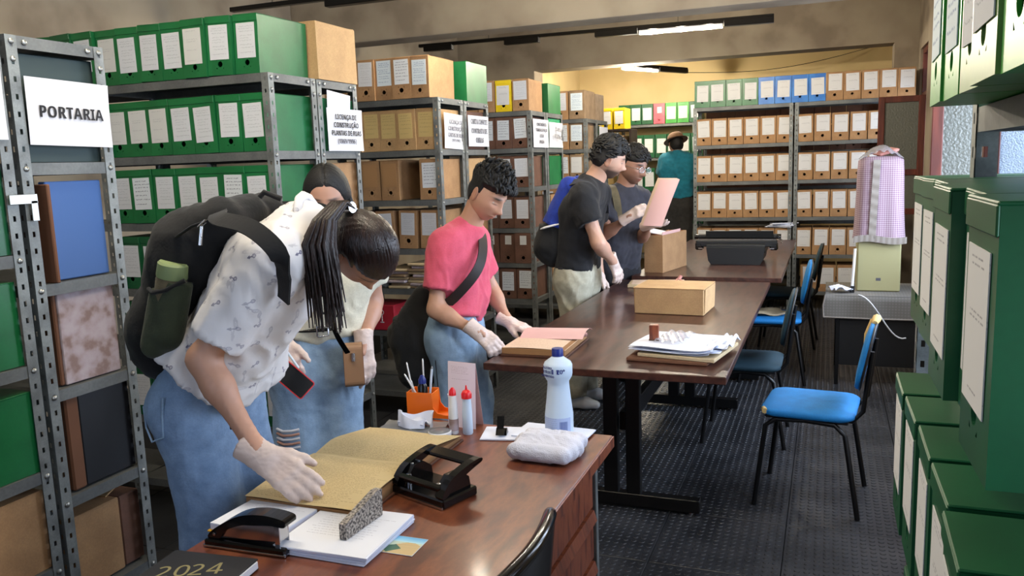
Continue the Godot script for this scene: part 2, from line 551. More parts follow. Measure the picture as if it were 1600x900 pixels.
func build_setting() -> void:
	var fl := Node3D.new()
	put(fl, "floor", self)
	fl.set_meta("kind", "structure")
	var st := nst()
	slab(st, Vector3(-4.4, -0.2, -11.6), Vector3(1.0, -0.012, 2.2))
	obj("floor_base", st, M.floor_base, fl)
	var tile := bmesh(Vector3(0.497, 0.012, 0.497), 0.0015)
	for i in 9:
		for j in 21:
			var x := -3.39 + 0.5 * i
			var z := -10.76 + 0.5 * j
			if x > 0.75 or z > -0.6: continue
			mi("floor_tile", tile, M.rubber, fl, Transform3D(Basis(), Vector3(x, -0.006, z)))
	var sm := nst()
	lathe(sm, Transform3D(), [Vector2(0.0125, 0.0), Vector2(0.0108, 0.0028), Vector2(0.0, 0.0034)], 8)
	sm.generate_normals()
	var mm := MultiMesh.new()
	mm.transform_format = MultiMesh.TRANSFORM_3D
	mm.mesh = sm.commit()
	var where := []
	for i in range(0, 9):
		for j in range(3, 20):
			for a in 14:
				for b in 14:
					var p := Vector3(-3.39 + 0.5 * i + (a - 6.5) * 0.0349, 0, -10.76 + 0.5 * j + (b - 6.5) * 0.0349)
					if p.z > -1.9 or p.x < -2.3 or p.x > 0.78: continue
					where.append(p)
	mm.instance_count = where.size()
	for i in where.size(): mm.set_instance_transform(i, Transform3D(Basis(), where[i]))
	var ms := MultiMeshInstance3D.new()
	ms.multimesh = mm
	ms.material_override = M.rubber
	put(ms, "rubber_studs", fl)
	ms.set_meta("kind", "stuff")
	st = nst()
	slab(st, Vector3(-4.4, 3.2, -11.6), Vector3(1.0, 3.4, 2.2))
	struct("ceiling", st, M.ceiling_paint)
	st = nst()
	slab(st, Vector3(-4.4, 0, -9.5), Vector3(-4.2, 3.2, 2.2))
	struct("wall_left", st, M.wall_paint)
	st = nst()
	for p in [[-11.6, -9.0], [-8.35, -6.0], [-3.3, -2.4], [0.3, 2.2]]:
		slab(st, Vector3(0.8, 0, p[0]), Vector3(1.0, 3.2, p[1]))
	for p in [[-9.0, -8.35], [-6.0, -3.3], [-2.4, 0.3]]:
		slab(st, Vector3(0.8, 0, p[0]), Vector3(1.0, 0.95, p[1]))
		slab(st, Vector3(0.8, 2.55, p[0]), Vector3(1.0, 3.2, p[1]))
	struct("wall_right", st, M.wall_paint)
	st = nst()
	slab(st, Vector3(-3.5, 0, -11.6), Vector3(0.8, 3.2, -11.3))
	slab(st, Vector3(-3.5, 0, -11.3), Vector3(-3.3, 3.2, -9.5))
	struct("wall_back", st, M.yellow_paint)
	st = nst()
	slab(st, Vector3(-4.4, 0, -9.5), Vector3(-3.235, 3.2, -9.2))
	slab(st, Vector3(0.58, 0, -9.5), Vector3(0.8, 3.2, -9.2))
	struct("wall_partition", st, M.wall_paint)
	st = nst()
	slab(st, Vector3(-4.2, 0, 2.0), Vector3(-3.3, 3.2, 2.2))
	slab(st, Vector3(-0.5, 0, 2.0), Vector3(0.8, 3.2, 2.2))
	slab(st, Vector3(-3.3, 0, 2.0), Vector3(-0.5, 1.1, 2.2))
	slab(st, Vector3(-3.3, 2.6, 2.0), Vector3(-0.5, 3.2, 2.2))
	struct("wall_front", st, M.wall_paint)
	st = nst()
	slab(st, Vector3(-3.235, 2.655, -9.5), Vector3(0.58, 3.2, -9.2))
	struct("trim_1", st, M.wall_paint)
	st = nst()
	slab(st, Vector3(-4.2, 2.6, -6.15), Vector3(0.8, 3.2, -5.9), 0.004)
	struct("trim_2", st, M.wall_paint)
	# windows of the right wall
	var w := window_unit("window_1", -6.0, -3.3, [-5.1, -4.2])
	casement(w, Vector3(0.8, 1.0, -4.9), 0.30, 1.08, PI, "frosted")
	casement(w, Vector3(0.8, 1.0, -3.55), 0.26, 1.08, PI, "pattern_glass")
	transom(w, -6.0, -3.3)
	w = window_unit("window_2", -9.0, -8.35, [])
	casement(w, Vector3(0.8, 1.0, -8.38), 0.39, 1.08, PI, "frosted")
	transom(w, -9.0, -8.35)
	w = window_unit("window_3", -2.4, 0.3, [-1.05])
	st = nst()
	for x in [-3.3, -1.9, -0.5]: box(st, T(x, 1.85, 2.1), Vector3(0.06, 1.5, 0.1), 0.004)
	for y in [1.12, 2.58]: box(st, T(-1.9, y, 2.1), Vector3(2.8, 0.05, 0.1), 0.004)
	struct("window_4", st, M.red_wood)
	# wire hanging in the back room
	light_track("black light rail across the room before the far lintel, one tube lit", Vector3(0, 2.66, -7.1), 0.05, -3.55, -0.44, [[-3.5, -3.22, false], [-2.72, -2.4, false], [-1.9, -1.53, false], [-1.53, -0.83, true], [-0.83, -0.44, false]], 16.0, [-2.87, -1.2])
	light_track("black rail of lights at upper left above the green boxes, tubes out of view", Vector3(0, 2.6, -4.45), 0.0, -3.62, -0.3, [[-2.9, -2.35, false], [-2.15, -1.45, true], [-1.2, -0.5, true]], 5.0, [-3.3, -1.3])
	light_track("black light rail over the near desk above the picture", Vector3(0, 2.75, -1.7), 0.0, -3.0, 0.2, [[-2.3, -1.6, true], [-1.2, -0.5, true]], 6.5, [-2.6, -0.2])
	light_track("short black light tilted in the back room with a cord, half of it lit", Vector3(-1.97, 2.655, -9.98), 1.06, -0.59, 0.59, [[-0.59, 0.05, true], [0.05, 0.59, false]], 16.0, [-0.4])
	st = nst()
	var pts := []
	for i in 13:
		var u := i / 12.0
		pts.append(Vector3(-1.66 + 2.1 * u, 2.64 + 0.22 * u - 0.1 * sin(PI * u), -10.5 - 0.75 * u))
	tube(st, pts, 0.004, 6)
	tag(obj("electric_cord", st, M.black_plastic), "thin dark cord sagging along the yellow wall from the tilted light", "cord")

# ---------------------------------------------------------------- steel racks
func perf_strip(st: SurfaceTool, o: Vector3, u: Vector3, n: Vector3, w: float, h: float, pitch := 0.05, hw := 0.009, hh := 0.016) -> void:
	# one face of a flange: u across, y up, holes on the middle line; built twice for the thickness of the sheet
	st.set_smooth_group(-1)
	var a := (w - hw) / 2
	for lay in 2:
		var b := o - n * (0.002 * lay)
		var y := 0.0
		while y < h - 1e-4:
			var t := minf(pitch, h - y)
			var y0 := y + (t - hh) / 2
			for q in [[0.0, a, y, y + t], [w - a, w, y, y + t], [a, w - a, y, y0], [a, w - a, y0 + hh, y + t]]:
				quad(st, b + u * q[0] + Vector3.UP * q[2], b + u * q[1] + Vector3.UP * q[2], b + u * q[1] + Vector3.UP * q[3], b + u * q[0] + Vector3.UP * q[3])
			y += t

func upright_mesh(sx: float, sz: float, h: float) -> Mesh:
	var key := "up%s %s %s" % [sx, sz, h]
	if not cache.has(key):
		var st := nst()
		var w := 0.036
		perf_strip(st, Vector3.ZERO, Vector3(-sx, 0, 0), Vector3(0, 0, sz), w, h)
		perf_strip(st, Vector3.ZERO, Vector3(0, 0, -sz), Vector3(sx, 0, 0), w, h)
		st.generate_normals()
		cache[key] = st.commit()
	return cache[key]

func shelf_mesh(w: float, d: float) -> Mesh:
	var key := "sh%s %s" % [w, d]
	if not cache.has(key):
		var st := nst()
		var lip := 0.036
		slab(st, Vector3(-w / 2, -0.002, -d / 2), Vector3(w / 2, 0, d / 2))
		for s in [-1.0, 1.0]:
			slab(st, Vector3(-w / 2, -lip, s * d / 2 - 0.001), Vector3(w / 2, 0, s * d / 2 + 0.001))
			slab(st, Vector3(-w / 2, -lip, s * (d / 2 - 0.012) - 0.001), Vector3(w / 2, -lip + 0.002, s * (d / 2 - 0.001)))
		for s in [-1.0, 1.0]:
			slab(st, Vector3(s * w / 2 - 0.001, -lip, -d / 2), Vector3(s * w / 2 + 0.001, 0, d / 2))
		st.generate_normals()
		cache[key] = st.commit()
	return cache[key]

# w along x, d along z; centre of its foot at `at`
func rack(label: String, at: Vector3, turn: float, w: float, d: float, h: float, shelves: Array, bolts := 0) -> Node3D:
	var t := thing("steel_rack", label, "shelving rack", at, turn, "grey steel racks")
	for sx in [-1.0, 1.0]:
		for sz in [-1.0, 1.0]:
			mi("upright", upright_mesh(sx, sz, h), M.steel, t, T(sx * w / 2, 0, sz * d / 2))
	for y in shelves:
		mi("shelf", shelf_mesh(w - 0.006, d - 0.006), M.shelf_steel, t, T(0, y, 0))
	if bolts:
		var key := "bolt"
		if not cache.has(key):
			var st := nst()
			lathe(st, Transform3D(), [Vector2(0.0085, 0), Vector2(0.0085, 0.003), Vector2(0.005, 0.006), Vector2(0, 0.0068)], 8)
			st.generate_normals()
			cache[key] = st.commit()
		for i in shelves.size():
			for sz in [-1.0, 1.0]:
				for k in 2:
					if k and i > 0: continue
					for dz in [0.018, 0.06]:
						if dz > 0.03 and (i > 0 or k > 0): continue
						mi("bolt", cache[key], M.bolt_steel, t, T(w / 2, shelves[i] - 0.018 - k * 0.05, sz * (d / 2 - dz), 0, 0, -PI / 2))
	return t

# ---------------------------------------------------------------- archive boxes
const COLOURS := {"green": "green", "green_dark": "green", "green_pale": "green", "green_lime": "bright green", "green_khaki": "yellowish green", "blue_box": "blue", "yellow_box": "yellow", "pink_box": "red", "card": "brown cardboard", "card_pale": "tan cardboard", "card_brown": "dark brown", "card_grey": "greyish cardboard"}
const NTH := ["first", "second", "third", "fourth", "fifth", "sixth", "seventh", "eighth", "ninth", "tenth", "eleventh", "twelfth", "thirteenth", "fourteenth"]
var box_proto := {}

func box_body(w: float, h: float, d: float, bulge: float, hy: float, hr: float) -> Mesh:
	var st := nst()
	st.set_smooth_group(-1)
	var n := 16
	var R := hr * 1.5
	var z := 0.0
	var P := func(x: float, y: float) -> Vector3: return Vector3(x, y, z)
	quad(st, P.call(-w / 2, 0), P.call(w / 2, 0), P.call(w / 2, hy - R), P.call(-w / 2, hy - R))
	quad(st, P.call(-w / 2, hy + R), P.call(w / 2, hy + R), P.call(w / 2, h), P.call(-w / 2, h))
	quad(st, P.call(-w / 2, hy - R), P.call(-R, hy - R), P.call(-R, hy + R), P.call(-w / 2, hy + R))
	quad(st, P.call(R, hy - R), P.call(w / 2, hy - R), P.call(w / 2, hy + R), P.call(R, hy + R))
	for i in n:
		var a := TAU * (i + 0.5) / n
		var b := TAU * (i + 1.5) / n
		var ia := Vector3(cos(a) * hr, hy + sin(a) * hr, 0)
		var ib := Vector3(cos(b) * hr, hy + sin(b) * hr, 0)
		var ma := R / maxf(absf(cos(a)), absf(sin(a)))
		var mb := R / maxf(absf(cos(b)), absf(sin(b)))
		var oa := Vector3(cos(a) * ma, hy + sin(a) * ma, 0)
		var ob := Vector3(cos(b) * mb, hy + sin(b) * mb, 0)
		quad(st, ia, oa, ob, ib)
		quad(st, ia, ib, ib + Vector3(0, 0, -0.004), ia + Vector3(0, 0, -0.004))
	for s in [-1.0, 1.0]:
		st.set_smooth_group(2 if s > 0 else 3)
		var k := 4
		for i in k:
			for j in k:
				var c := []
				for e in [[0, 0], [1, 0], [1, 1], [0, 1]]:
					var u := float(i + e[0]) / k
					var v := float(j + e[1]) / k
					c.append(Vector3(s * (w / 2 + bulge * sin(PI * u) * sin(PI * minf(1.0, v * 1.0)) ), v * h, -u * d))
				if s > 0: quad(st, c[0], c[1], c[2], c[3])
				else: quad(st, c[1], c[0], c[3], c[2])
	st.set_smooth_group(-1)
	quad(st, Vector3(w / 2, 0, -d), Vector3(-w / 2, 0, -d), Vector3(-w / 2, h, -d), Vector3(w / 2, h, -d))
	quad(st, Vector3(-w / 2, h, 0), Vector3(w / 2, h, 0), Vector3(w / 2, h, -d), Vector3(-w / 2, h, -d))
	quad(st, Vector3(-w / 2, 0, -d), Vector3(w / 2, 0, -d), Vector3(w / 2, 0, 0), Vector3(-w / 2, 0, 0))
	st.generate_normals()
	return st.commit()

func make_box(kind: String, lab: String, dims: Vector3, variant: int) -> Node3D:
	var c: String = COLOURS[kind]
	var t := thing("archive_box", "", "archive box", Vector3.ZERO, 0, c + " archive boxes")
	t.set_meta("base_name", "archive_box")
	var plastic := not kind.begins_with("card")
	var r := RandomNumberGenerator.new()
	r.seed = hash(kind + lab) + variant * 7
	var hy := dims.y * r.randf_range(0.17, 0.21)
	var key := "bb%s %d %d" % [dims, variant, int(hy * 200)]
	if not cache.has(key):
		cache[key] = box_body(dims.x, dims.y - 0.004, dims.z, (r.randf_range(-0.004, 0.0)), hy, 0.0125 if plastic else 0.0145)
	mi("body", cache[key], M[kind], t)
	if plastic:
		var lid := nst()
		slab(lid, Vector3(-dims.x / 2 - 0.001, dims.y - 0.004, -dims.z - 0.001), Vector3(dims.x / 2 + 0.001, dims.y, 0.0025), 0.0015)
		slab(lid, Vector3(-dims.x / 2 - 0.001, dims.y - 0.03, 0.0002), Vector3(dims.x / 2 + 0.001, dims.y - 0.003, 0.0032), 0.0012)
		obj("lid", lid, M[kind], t)
	else:
		var lid := nst()
		slab(lid, Vector3(-dims.x / 2, dims.y - 0.004, -dims.z), Vector3(dims.x / 2, dims.y - 0.0005, 0.001), 0.001)
		var tilt := r.randf_range(0.0, 0.10)
		box(lid, T(0, dims.y, -0.004, 0, -tilt) * T(0, 0.0018, -dims.z * 0.47), Vector3(dims.x * 0.98, 0.003, dims.z * 0.94), 0.001)
		obj("flap", lid, M[kind], t)
	if lab != "":
		var lw := dims.x * r.randf_range(0.72, 0.80)
		var lh := dims.y * r.randf_range(0.585, 0.63)
		if lab == "label_small":
			lw = dims.x * 0.4
			lh = dims.y * 0.3
			lab = "label_b"
		var ly := dims.y * (0.965 if not plastic else 0.86) - lh / 2 - r.randf_range(0.0, 0.015)
		bx("label", M[lab], t, Vector3(r.randf_range(-0.006, 0.006), ly, 0.0012), Vector3(lw, lh, 0.0012), 0.0, Vector3(0, 0, r.randf_range(-0.025, 0.025)))
	return t

# kinds: "kind/label" from the first box on; `from` names the end that counting starts at
func row(where: String, shelf: String, from: String, kinds: Array, at: Vector3, step: Vector3, turn: float, dims: Vector3, wob := 1.0) -> void:
	var p := at
	var i := 0
	rng.seed = hash(where + shelf)
	for k in kinds:
		if k != "":
			var parts: PackedStringArray = (k as String).split("/")
			var lab: String = parts[1] if parts.size() > 1 else ""
			var variant := rng.randi_range(0, 2)
			var key := "%s %s %s %d" % [parts[0], lab, dims, variant]
			var label := "%s archive box, %s from %s, %s, %s" % [COLOURS[parts[0]], NTH[i], from, shelf, where]
			var roll := rng.randf_range(-0.02, 0.02) * wob
			var q := p + Basis(Vector3.UP, turn) * Vector3(0, 0, rng.randf_range(-0.012, 0.008) * wob)
			var o: Node3D
			if not box_proto.has(key):
				o = make_box(parts[0], lab, dims, variant)
				box_proto[key] = o
				o.set_meta("label", label)
			else:
				o = copy_thing(box_proto[key], label, q, turn)
			o.position = q + Vector3(0, absf(roll) * dims.x / 2 + 0.0006, 0)
			o.rotation = Vector3(0, turn + rng.randf_range(-0.03, 0.03) * wob, roll)
		p += step
		i += 1

func rep(k: String, n: int) -> Array:
	var a := []
	for i in n: a.append(k)
	return a

func sign_sheet(label: String, at: Vector3, turn: float, w: float, h: float, lines: Array, m := "paper", tilt := 0.0, curl := 0.004, crease := 0) -> Node3D:
	# lines: [text, x, y (from the middle), letter size, squeeze, font, turn]
	var t := thing("paper_sign", label, "paper sign", at, turn, "paper signs on the rack ends")
	t.rotation.z = tilt
	var st := nst()
	sheet(st, func(u: float, v: float): return Vector3((u - 0.5) * w, (v - 0.5) * h, curl * (sin(PI * u * 1.5 + 0.4) * 0.5 * sin(PI * v) - 0.3)), 10, 8, 0.0008)
	obj("sheet", st, M[m], t)
	for l in lines:
		lettering(l[0], l[3], t, T(l[1], l[2], curl + 0.0012, 0, 0, l[6] if l.size() > 6 else 0.0), M[l[7] if l.size() > 7 else "ink"], l[5], true, l[4])
	return t

func build_racks() -> void:
	rng.seed = 7
	var S := Vector3(0.126, 0.245, 0.335)
	var L := Vector3(0.156, 0.268, 0.35)
	var R2 := PI
	var e := PI / 2
	# --- rack with the green boxes behind the woman in the white shirt, and its back-to-back twin
	var w1 := "rack nearest the white-shirted woman"
	var sh1 := [2.0, 1.675, 1.37, 1.06, 0.75, 0.44, 0.12]
	rack("grey steel rack of green boxes, nearest the white-shirted woman", Vector3(-2.67, 0, -3.07), 0, 0.94, 0.34, 2.0, sh1, 1)
	rack("grey steel rack of green boxes continuing left behind the portaria rack", Vector3(-3.62, 0, -3.07), 0, 0.94, 0.34, 2.0, sh1)
	rack("grey steel rack holding tan boxes back to back with the green boxes", Vector3(-2.67, 0, -3.42), 0, 0.94, 0.34, 2.0, sh1, 1)
	row(w1, "top shelf", "right", ["green/label_a", "green/label_a", "green/label_b", "green/label_a", "green/label_a", "green/label_a", "green/label_b", "green/label_a", "green_dark/label_a", "green/label_a", "green/label_b"], Vector3(-2.315, 2.001, -2.90), Vector3(-0.1275, 0, 0), 0, S, 1.6)
	row(w1, "second shelf", "right", rep("green/label_a", 4) + rep("green/label_b", 3), Vector3(-2.30, 1.676, -2.905), Vector3(-0.1285, 0, 0), 0, S)
	row(w1, "third shelf", "right", ["green/label_a", "green/label_c", "green/label_a", "green/label_a", "green/label_a", "green/label_c", "green/label_a"], Vector3(-2.30, 1.371, -2.905), Vector3(-0.1285, 0, 0), 0, S)
	row(w1, "fourth shelf", "right", rep("green_dark/label_a", 7), Vector3(-2.30, 1.061, -2.905), Vector3(-0.1285, 0, 0), 0, S)
	row(w1, "fifth shelf", "right", rep("green_dark/label_a", 7), Vector3(-2.30, 0.751, -2.905), Vector3(-0.1285, 0, 0), 0, S)
	row(w1, "sixth shelf", "right", rep("green_dark/label_a", 7), Vector3(-2.30, 0.441, -2.905), Vector3(-0.1285, 0, 0), 0, S)
	var wb := "rack with the licença sign"
	row(wb, "top shelf", "aisle", ["card_pale/label_a", "card/label_a"], Vector3(-2.262, 2.001, -3.595), Vector3(-0.16, 0, 0), R2, Vector3(0.13, 0.26, 0.335), 0.3)
	row(wb, "second shelf", "aisle", ["green_pale/label_a", "card/label_a"], Vector3(-2.29, 1.676, -3.595), Vector3(-0.14, 0, 0), R2, S)
	row(wb, "third shelf", "aisle", ["card/label_a", "card_brown/label_a"], Vector3(-2.29, 1.371, -3.595), Vector3(-0.14, 0, 0), R2, S)
	row(wb, "fourth shelf", "aisle", ["card_pale/label_a", "card/label_a"], Vector3(-2.29, 1.061, -3.595), Vector3(-0.14, 0, 0), R2, S)
	row(wb, "fifth shelf", "aisle", ["card_pale/label_a"], Vector3(-2.29, 0.751, -3.595), Vector3(-0.14, 0, 0), R2, S)
	# --- second pair
	var w2 := "rack behind the pink-shirted woman"
	var sh2 := [2.0, 1.69, 1.385, 1.08, 0.825, 0.55, 0.15]
	rack("grey steel rack of tan boxes and paper stacks behind the pink-shirted woman", Vector3(-2.67, 0, -4.68), 0, 0.94, 0.36, 2.0, sh2, 1)
	rack("grey steel rack under the carta convite sign", Vector3(-2.67, 0, -5.08), 0, 0.94, 0.40, 2.0, sh2, 1)
	row(w2, "top shelf", "right", ["card/label_blue", "card/label_c", "card/label_blue", "card/label_a", "card/label_c", "card/label_a"], Vector3(-2.315, 2.001, -4.5), Vector3(-0.1245, 0, 0), 0, S)
	row(w2, "second shelf", "right", rep("card_pale/label_tan", 6), Vector3(-2.30, 1.691, -4.505), Vector3(-0.127, 0, 0), 0, S)
	row(w2, "third shelf", "right", ["card/label_c", "", "card/label_brown", "card/label_brown", "card/label_a"], Vector3(-2.29, 1.386, -4.505), Vector3(-0.135, 0, 0), 0, S)
	row(w2, "fourth shelf", "right", ["card/label_a", "card/label_a", "card/label_a", "card_brown/label_a"], Vector3(-2.31, 1.081, -4.505), Vector3(-0.15, 0, 0), 0, Vector3(0.126, 0.235, 0.335), 2.0)
	var wc := "rack under the carta convite sign"
	row(wc, "top shelf", "aisle", ["green/label_a", "card/label_a"], Vector3(-2.275, 2.001, -5.30), Vector3(-0.14, 0, 0), R2, Vector3(0.126, 0.255, 0.345), 0.4)
	row(wc, "second shelf", "aisle", ["card_brown/label_a"], Vector3(-2.29, 1.691, -5.26), Vector3(-0.14, 0, 0), R2, S)
	row(wc, "third shelf", "aisle", ["card_pale/label_a", "card/label_a"], Vector3(-2.29, 1.386, -5.26), Vector3(-0.14, 0, 0), R2, S)
	row(wc, "fourth shelf", "aisle", ["card/label_a", "card/label_a"], Vector3(-2.29, 1.081, -5.26), Vector3(-0.14, 0, 0), R2, Vector3(0.126, 0.235, 0.335))
	# --- third pair
	var w3 := "rack behind the blue backpack"
	var sh3 := [2.0, 1.71, 1.40, 1.07, 0.785, 0.49, 0.15]
	rack("grey steel rack of dark brown boxes behind the man with the blue backpack", Vector3(-2.67, 0, -6.33), 0, 0.94, 0.36, 2.0, sh3)
	rack("grey steel rack with a green box end, left of the blue backpack", Vector3(-2.67, 0, -6.75), 0, 0.94, 0.44, 2.0, sh3)
	row(w3, "top shelf", "right", ["card/label_a", "yellow_box/label_typed", "card/label_a", "card/label_a"], Vector3(-2.285, 2.001, -6.15), Vector3(-0.145, 0, 0), 0, Vector3(0.136, 0.245, 0.335))
	for q in [[1.711, "second shelf", "label_c"], [1.401, "third shelf", "label_a"], [1.071, "fourth shelf", "label_a"]]:
		row(w3, q[1], "right", rep("card_brown/" + q[2], 4), Vector3(-2.30, q[0], -6.155), Vector3(-0.142, 0, 0), 0, Vector3(0.138, 0.245, 0.335))
	row(w3, "fifth shelf", "right", rep("card_brown/label_small", 4), Vector3(-2.30, 0.786, -6.155), Vector3(-0.142, 0, 0), 0, Vector3(0.138, 0.245, 0.335))
	row(w3, "sixth shelf", "right", rep("card_brown/label_c", 4), Vector3(-2.30, 0.491, -6.155), Vector3(-0.142, 0, 0), 0, Vector3(0.138, 0.245, 0.335))
	var w3b := "rack facing the far lintel"
	for q in [[2.001, "top shelf", "green"], [1.711, "second shelf", "green_pale"], [1.401, "third shelf", "green"], [1.071, "fourth shelf", "card"], [0.786, "fifth shelf", "card_pale"], [0.491, "sixth shelf", "card"]]:
		row(w3b, q[1], "aisle", [q[2] + "/label_a"], Vector3(-2.275, q[0], -6.96), Vector3(-0.14, 0, 0), R2, S, 0.4)
	# --- fourth pair
	var w4 := "rack left of the seated chairs"
	w4 = "farthest left steel rack"
	rack("grey steel rack farthest along the left row, its front boxes behind the standing men", Vector3(-2.67, 0, -7.93), 0, 0.94, 0.36, 2.0, sh3)
	rack("grey steel rack farthest along the left row, back half with a small sign", Vector3(-2.67, 0, -8.33), 0, 0.94, 0.42, 2.0, sh3)
	row(w4, "top shelf", "right", ["card_grey/label_blue", "card/label_a", "card/label_a"], Vector3(-2.30, 2.001, -7.75), Vector3(-0.165, 0, 0), 0, Vector3(0.155, 0.268, 0.35))
	row(w4, "second shelf", "right", ["card_grey/label_blue", "card/label_c", "card/label_a"], Vector3(-2.31, 1.711, -7.755), Vector3(-0.155, 0, 0), 0, Vector3(0.145, 0.255, 0.335))
	row(w4, "third shelf", "right", ["card_grey/label_b", "card/label_c", "card/label_a"], Vector3(-2.31, 1.401, -7.755), Vector3(-0.155, 0, 0), 0, Vector3(0.145, 0.255, 0.335))
	row(w4, "fourth shelf", "right", ["card/label_b", "card/label_c", "card/label_a"], Vector3(-2.31, 1.071, -7.755), Vector3(-0.155, 0, 0), 0, Vector3(0.145, 0.255, 0.335))
	row("back half of the farthest left rack", "top shelf", "aisle", ["card_grey/label_a"], Vector3(-2.30, 2.001, -8.50), Vector3(-0.14, 0, 0), R2, Vector3(0.15, 0.262, 0.35), 0.4)
	row("back half of the farthest left rack", "second shelf", "aisle", ["green_dark/label_a"], Vector3(-2.34, 1.711, -8.50), Vector3(-0.14, 0, 0), R2, S)
	# --- brown shelf with yellow boxes, and the rack in the back room
	var ws := thing("wooden_shelf", "dark brown wooden shelf unit holding two yellow boxes before the yellow wall", "shelf", Vector3(-2.62, 0, -9.86))
	for sx in [-1.0, 1.0]: bx("side_board", M.dark_board, ws, Vector3(sx * 0.4, 0.98, 0), Vector3(0.025, 1.96, 0.34), 0.003)
	for y in [0.3, 0.8, 1.25, 1.62, 1.948]: bx("shelf_board", M.dark_board, ws, Vector3(0, y, 0), Vector3(0.775, 0.024, 0.34), 0.003)
	row("wooden shelf in the back room", "top", "right", ["yellow_box/label_typed", "yellow_box/label_typed"], Vector3(-2.35, 1.962, -9.69), Vector3(-0.15, 0, 0), 0, Vector3(0.13, 0.245, 0.33), 0.4)
	row("wooden shelf in the back room", "second board", "right", ["card/label_typed", "card/label_typed", "card/label_typed"], Vector3(-2.36, 1.634, -9.69), Vector3(-0.14, 0, 0), 0, S, 0.4)
	var w6 := "rack facing the man in the hat"
	var sh6 := [2.05, 1.61, 1.17, 0.73, 0.3]
	rack("steel rack of green boxes against the yellow wall, facing the man in the hat", Vector3(-2.16, 0, -11.07), 0, 1.05, 0.36, 2.05, sh6)
	rack("steel rack of green boxes against the yellow wall, behind the tall light rack", Vector3(-1.09, 0, -11.07), 0, 1.05, 0.36, 2.05, sh6)
	row(w6, "top shelf", "left", ["green_dark/label_a", "green_dark/label_b", "green_dark/label_a", "pink_box/label_small", "green_lime/label_b", "green_lime/label_b", "green_dark/label_a"], Vector3(-2.57, 2.051, -10.88), Vector3(0.156, 0, 0), 0, Vector3(0.148, 0.262, 0.34), 0.6)
	row(w6, "second shelf", "left", ["green_dark/label_a", "green_dark/label_b", "green_dark/label_typed", "green_dark/label_typed", "green_dark/label_b", "green_dark/label_b", "green_dark/label_a"], Vector3(-2.55, 1.611, -10.88), Vector3(0.156, 0, 0), 0, Vector3(0.148, 0.30, 0.34), 0.6)
	row(w6, "third shelf", "left", rep("green_dark/label_a", 3) + ["", "", "", "green_dark/label_a"], Vector3(-2.55, 1.171, -10.88), Vector3(0.156, 0, 0), 0, Vector3(0.148, 0.30, 0.34), 0.6)
	row(w6, "fourth shelf", "left", rep("green_dark/label_b", 7), Vector3(-2.55, 0.731, -10.88), Vector3(0.156, 0, 0), 0, Vector3(0.148, 0.30, 0.34), 0.6)
	# --- tall light rack at the far end
	var shb := [2.1, 1.71, 1.33, 0.955, 0.57, 0.19]
	rack("tall pale steel rack behind the typewriter, left bay", Vector3(-0.845, 0, -8.98), 0, 0.99, 0.37, 2.1, shb)
	rack("tall pale steel rack behind the typewriter, right bay beside the open window", Vector3(0.16, 0, -8.98), 0, 0.99, 0.37, 2.1, shb)
	var wl := "left bay behind the typewriter"
	var wr := "right bay behind the typewriter"
	row("rack behind the typewriter", "top shelf", "left", rep("green/label_typed", 4) + rep("blue_box/label_typed", 4) + rep("card/label_typed", 5), Vector3(-1.252, 2.101, -8.80), Vector3(0.1605, 0, 0), 0, L, 0.5)
	for q in [[1.711, "second shelf"], [1.331, "third shelf"], [0.956, "fourth shelf"], [0.571, "fifth shelf"]]:
		row(wl, q[1], "left", rep("card/label_typed", 6), Vector3(-1.235, q[0], -8.80), Vector3(0.1605, 0, 0), 0, L, 0.6)
		row(wr, q[1], "left", rep("card/label_typed", 5), Vector3(-0.235, q[0], -8.80), Vector3(0.1645, 0, 0), 0, L, 0.6)
	row(wr, "bottom shelf", "left", rep("card/label_typed", 4), Vector3(-0.17, 0.191, -8.80), Vector3(0.172, 0, 0), 0, Vector3(0.162, 0.268, 0.35), 0.6)
	# its twin behind it, seen only in the gaps over the boxes
	rack("steel rack of brown boxes just behind the tall rack, left bay", Vector3(-0.845, 0, -9.74), 0, 0.99, 0.37, 2.0, [1.95, 1.62, 1.24, 0.86, 0.48, 0.1])
	rack("steel rack of brown boxes just behind the tall rack, right bay", Vector3(0.16, 0, -9.74), 0, 0.99, 0.37, 2.0, [1.95, 1.62, 1.24, 0.86, 0.48, 0.1])
	for q in [[1.951, "top shelf"], [1.621, "second shelf"], [1.241, "third shelf"], [0.861, "fourth shelf"], [0.481, "fifth shelf"]]:
		row("left bay hidden behind the tall rack", q[1], "left", rep("card_brown", 6), Vector3(-1.235, q[0], -9.56), Vector3(0.1605, 0, 0), 0, L, 0.6)
		row("right bay hidden behind the tall rack", q[1], "left", rep("card_brown", 6), Vector3(-0.245, q[0], -9.56), Vector3(0.1605, 0, 0), 0, L, 0.6)
	# --- rack beside the camera, on the right
	var wq := "right-hand foreground rack"
	rack("steel rack close at the right edge, full of green boxes", Vector3(0.37, 0, -0.94), 0, 0.34, 0.96, 2.0, [2.0, 1.64, 1.285, 0.93, 0.57, 0.21])
	rack("steel rack bay beyond the right foreground rack, toward the window", Vector3(0.37, 0, -1.78), 0, 0.34, 0.68, 1.286, [1.285, 0.93, 0.57, 0.21])
	row(wq, "upper shelf", "far end", ["green_lime/label_blue", "green_lime/label_blue", "green_khaki/label_a", "green_khaki/label_a", "green_lime/label_a"], Vector3(0.132, 1.641, -1.27), Vector3(0, 0, 0.131), -e, S, 0.5)
	row(wq, "middle shelf", "far end", ["green_dark/label_typed", "green_dark/label_typed", "green_dark/label_typed", "green_dark/label_typed", "green_dark/label_typed", "green_dark/label_typed"], Vector3(0.136, 1.286, -1.535), Vector3(0, 0, 0.1395), -e, Vector3(0.132, 0.25, 0.345), 0.9)
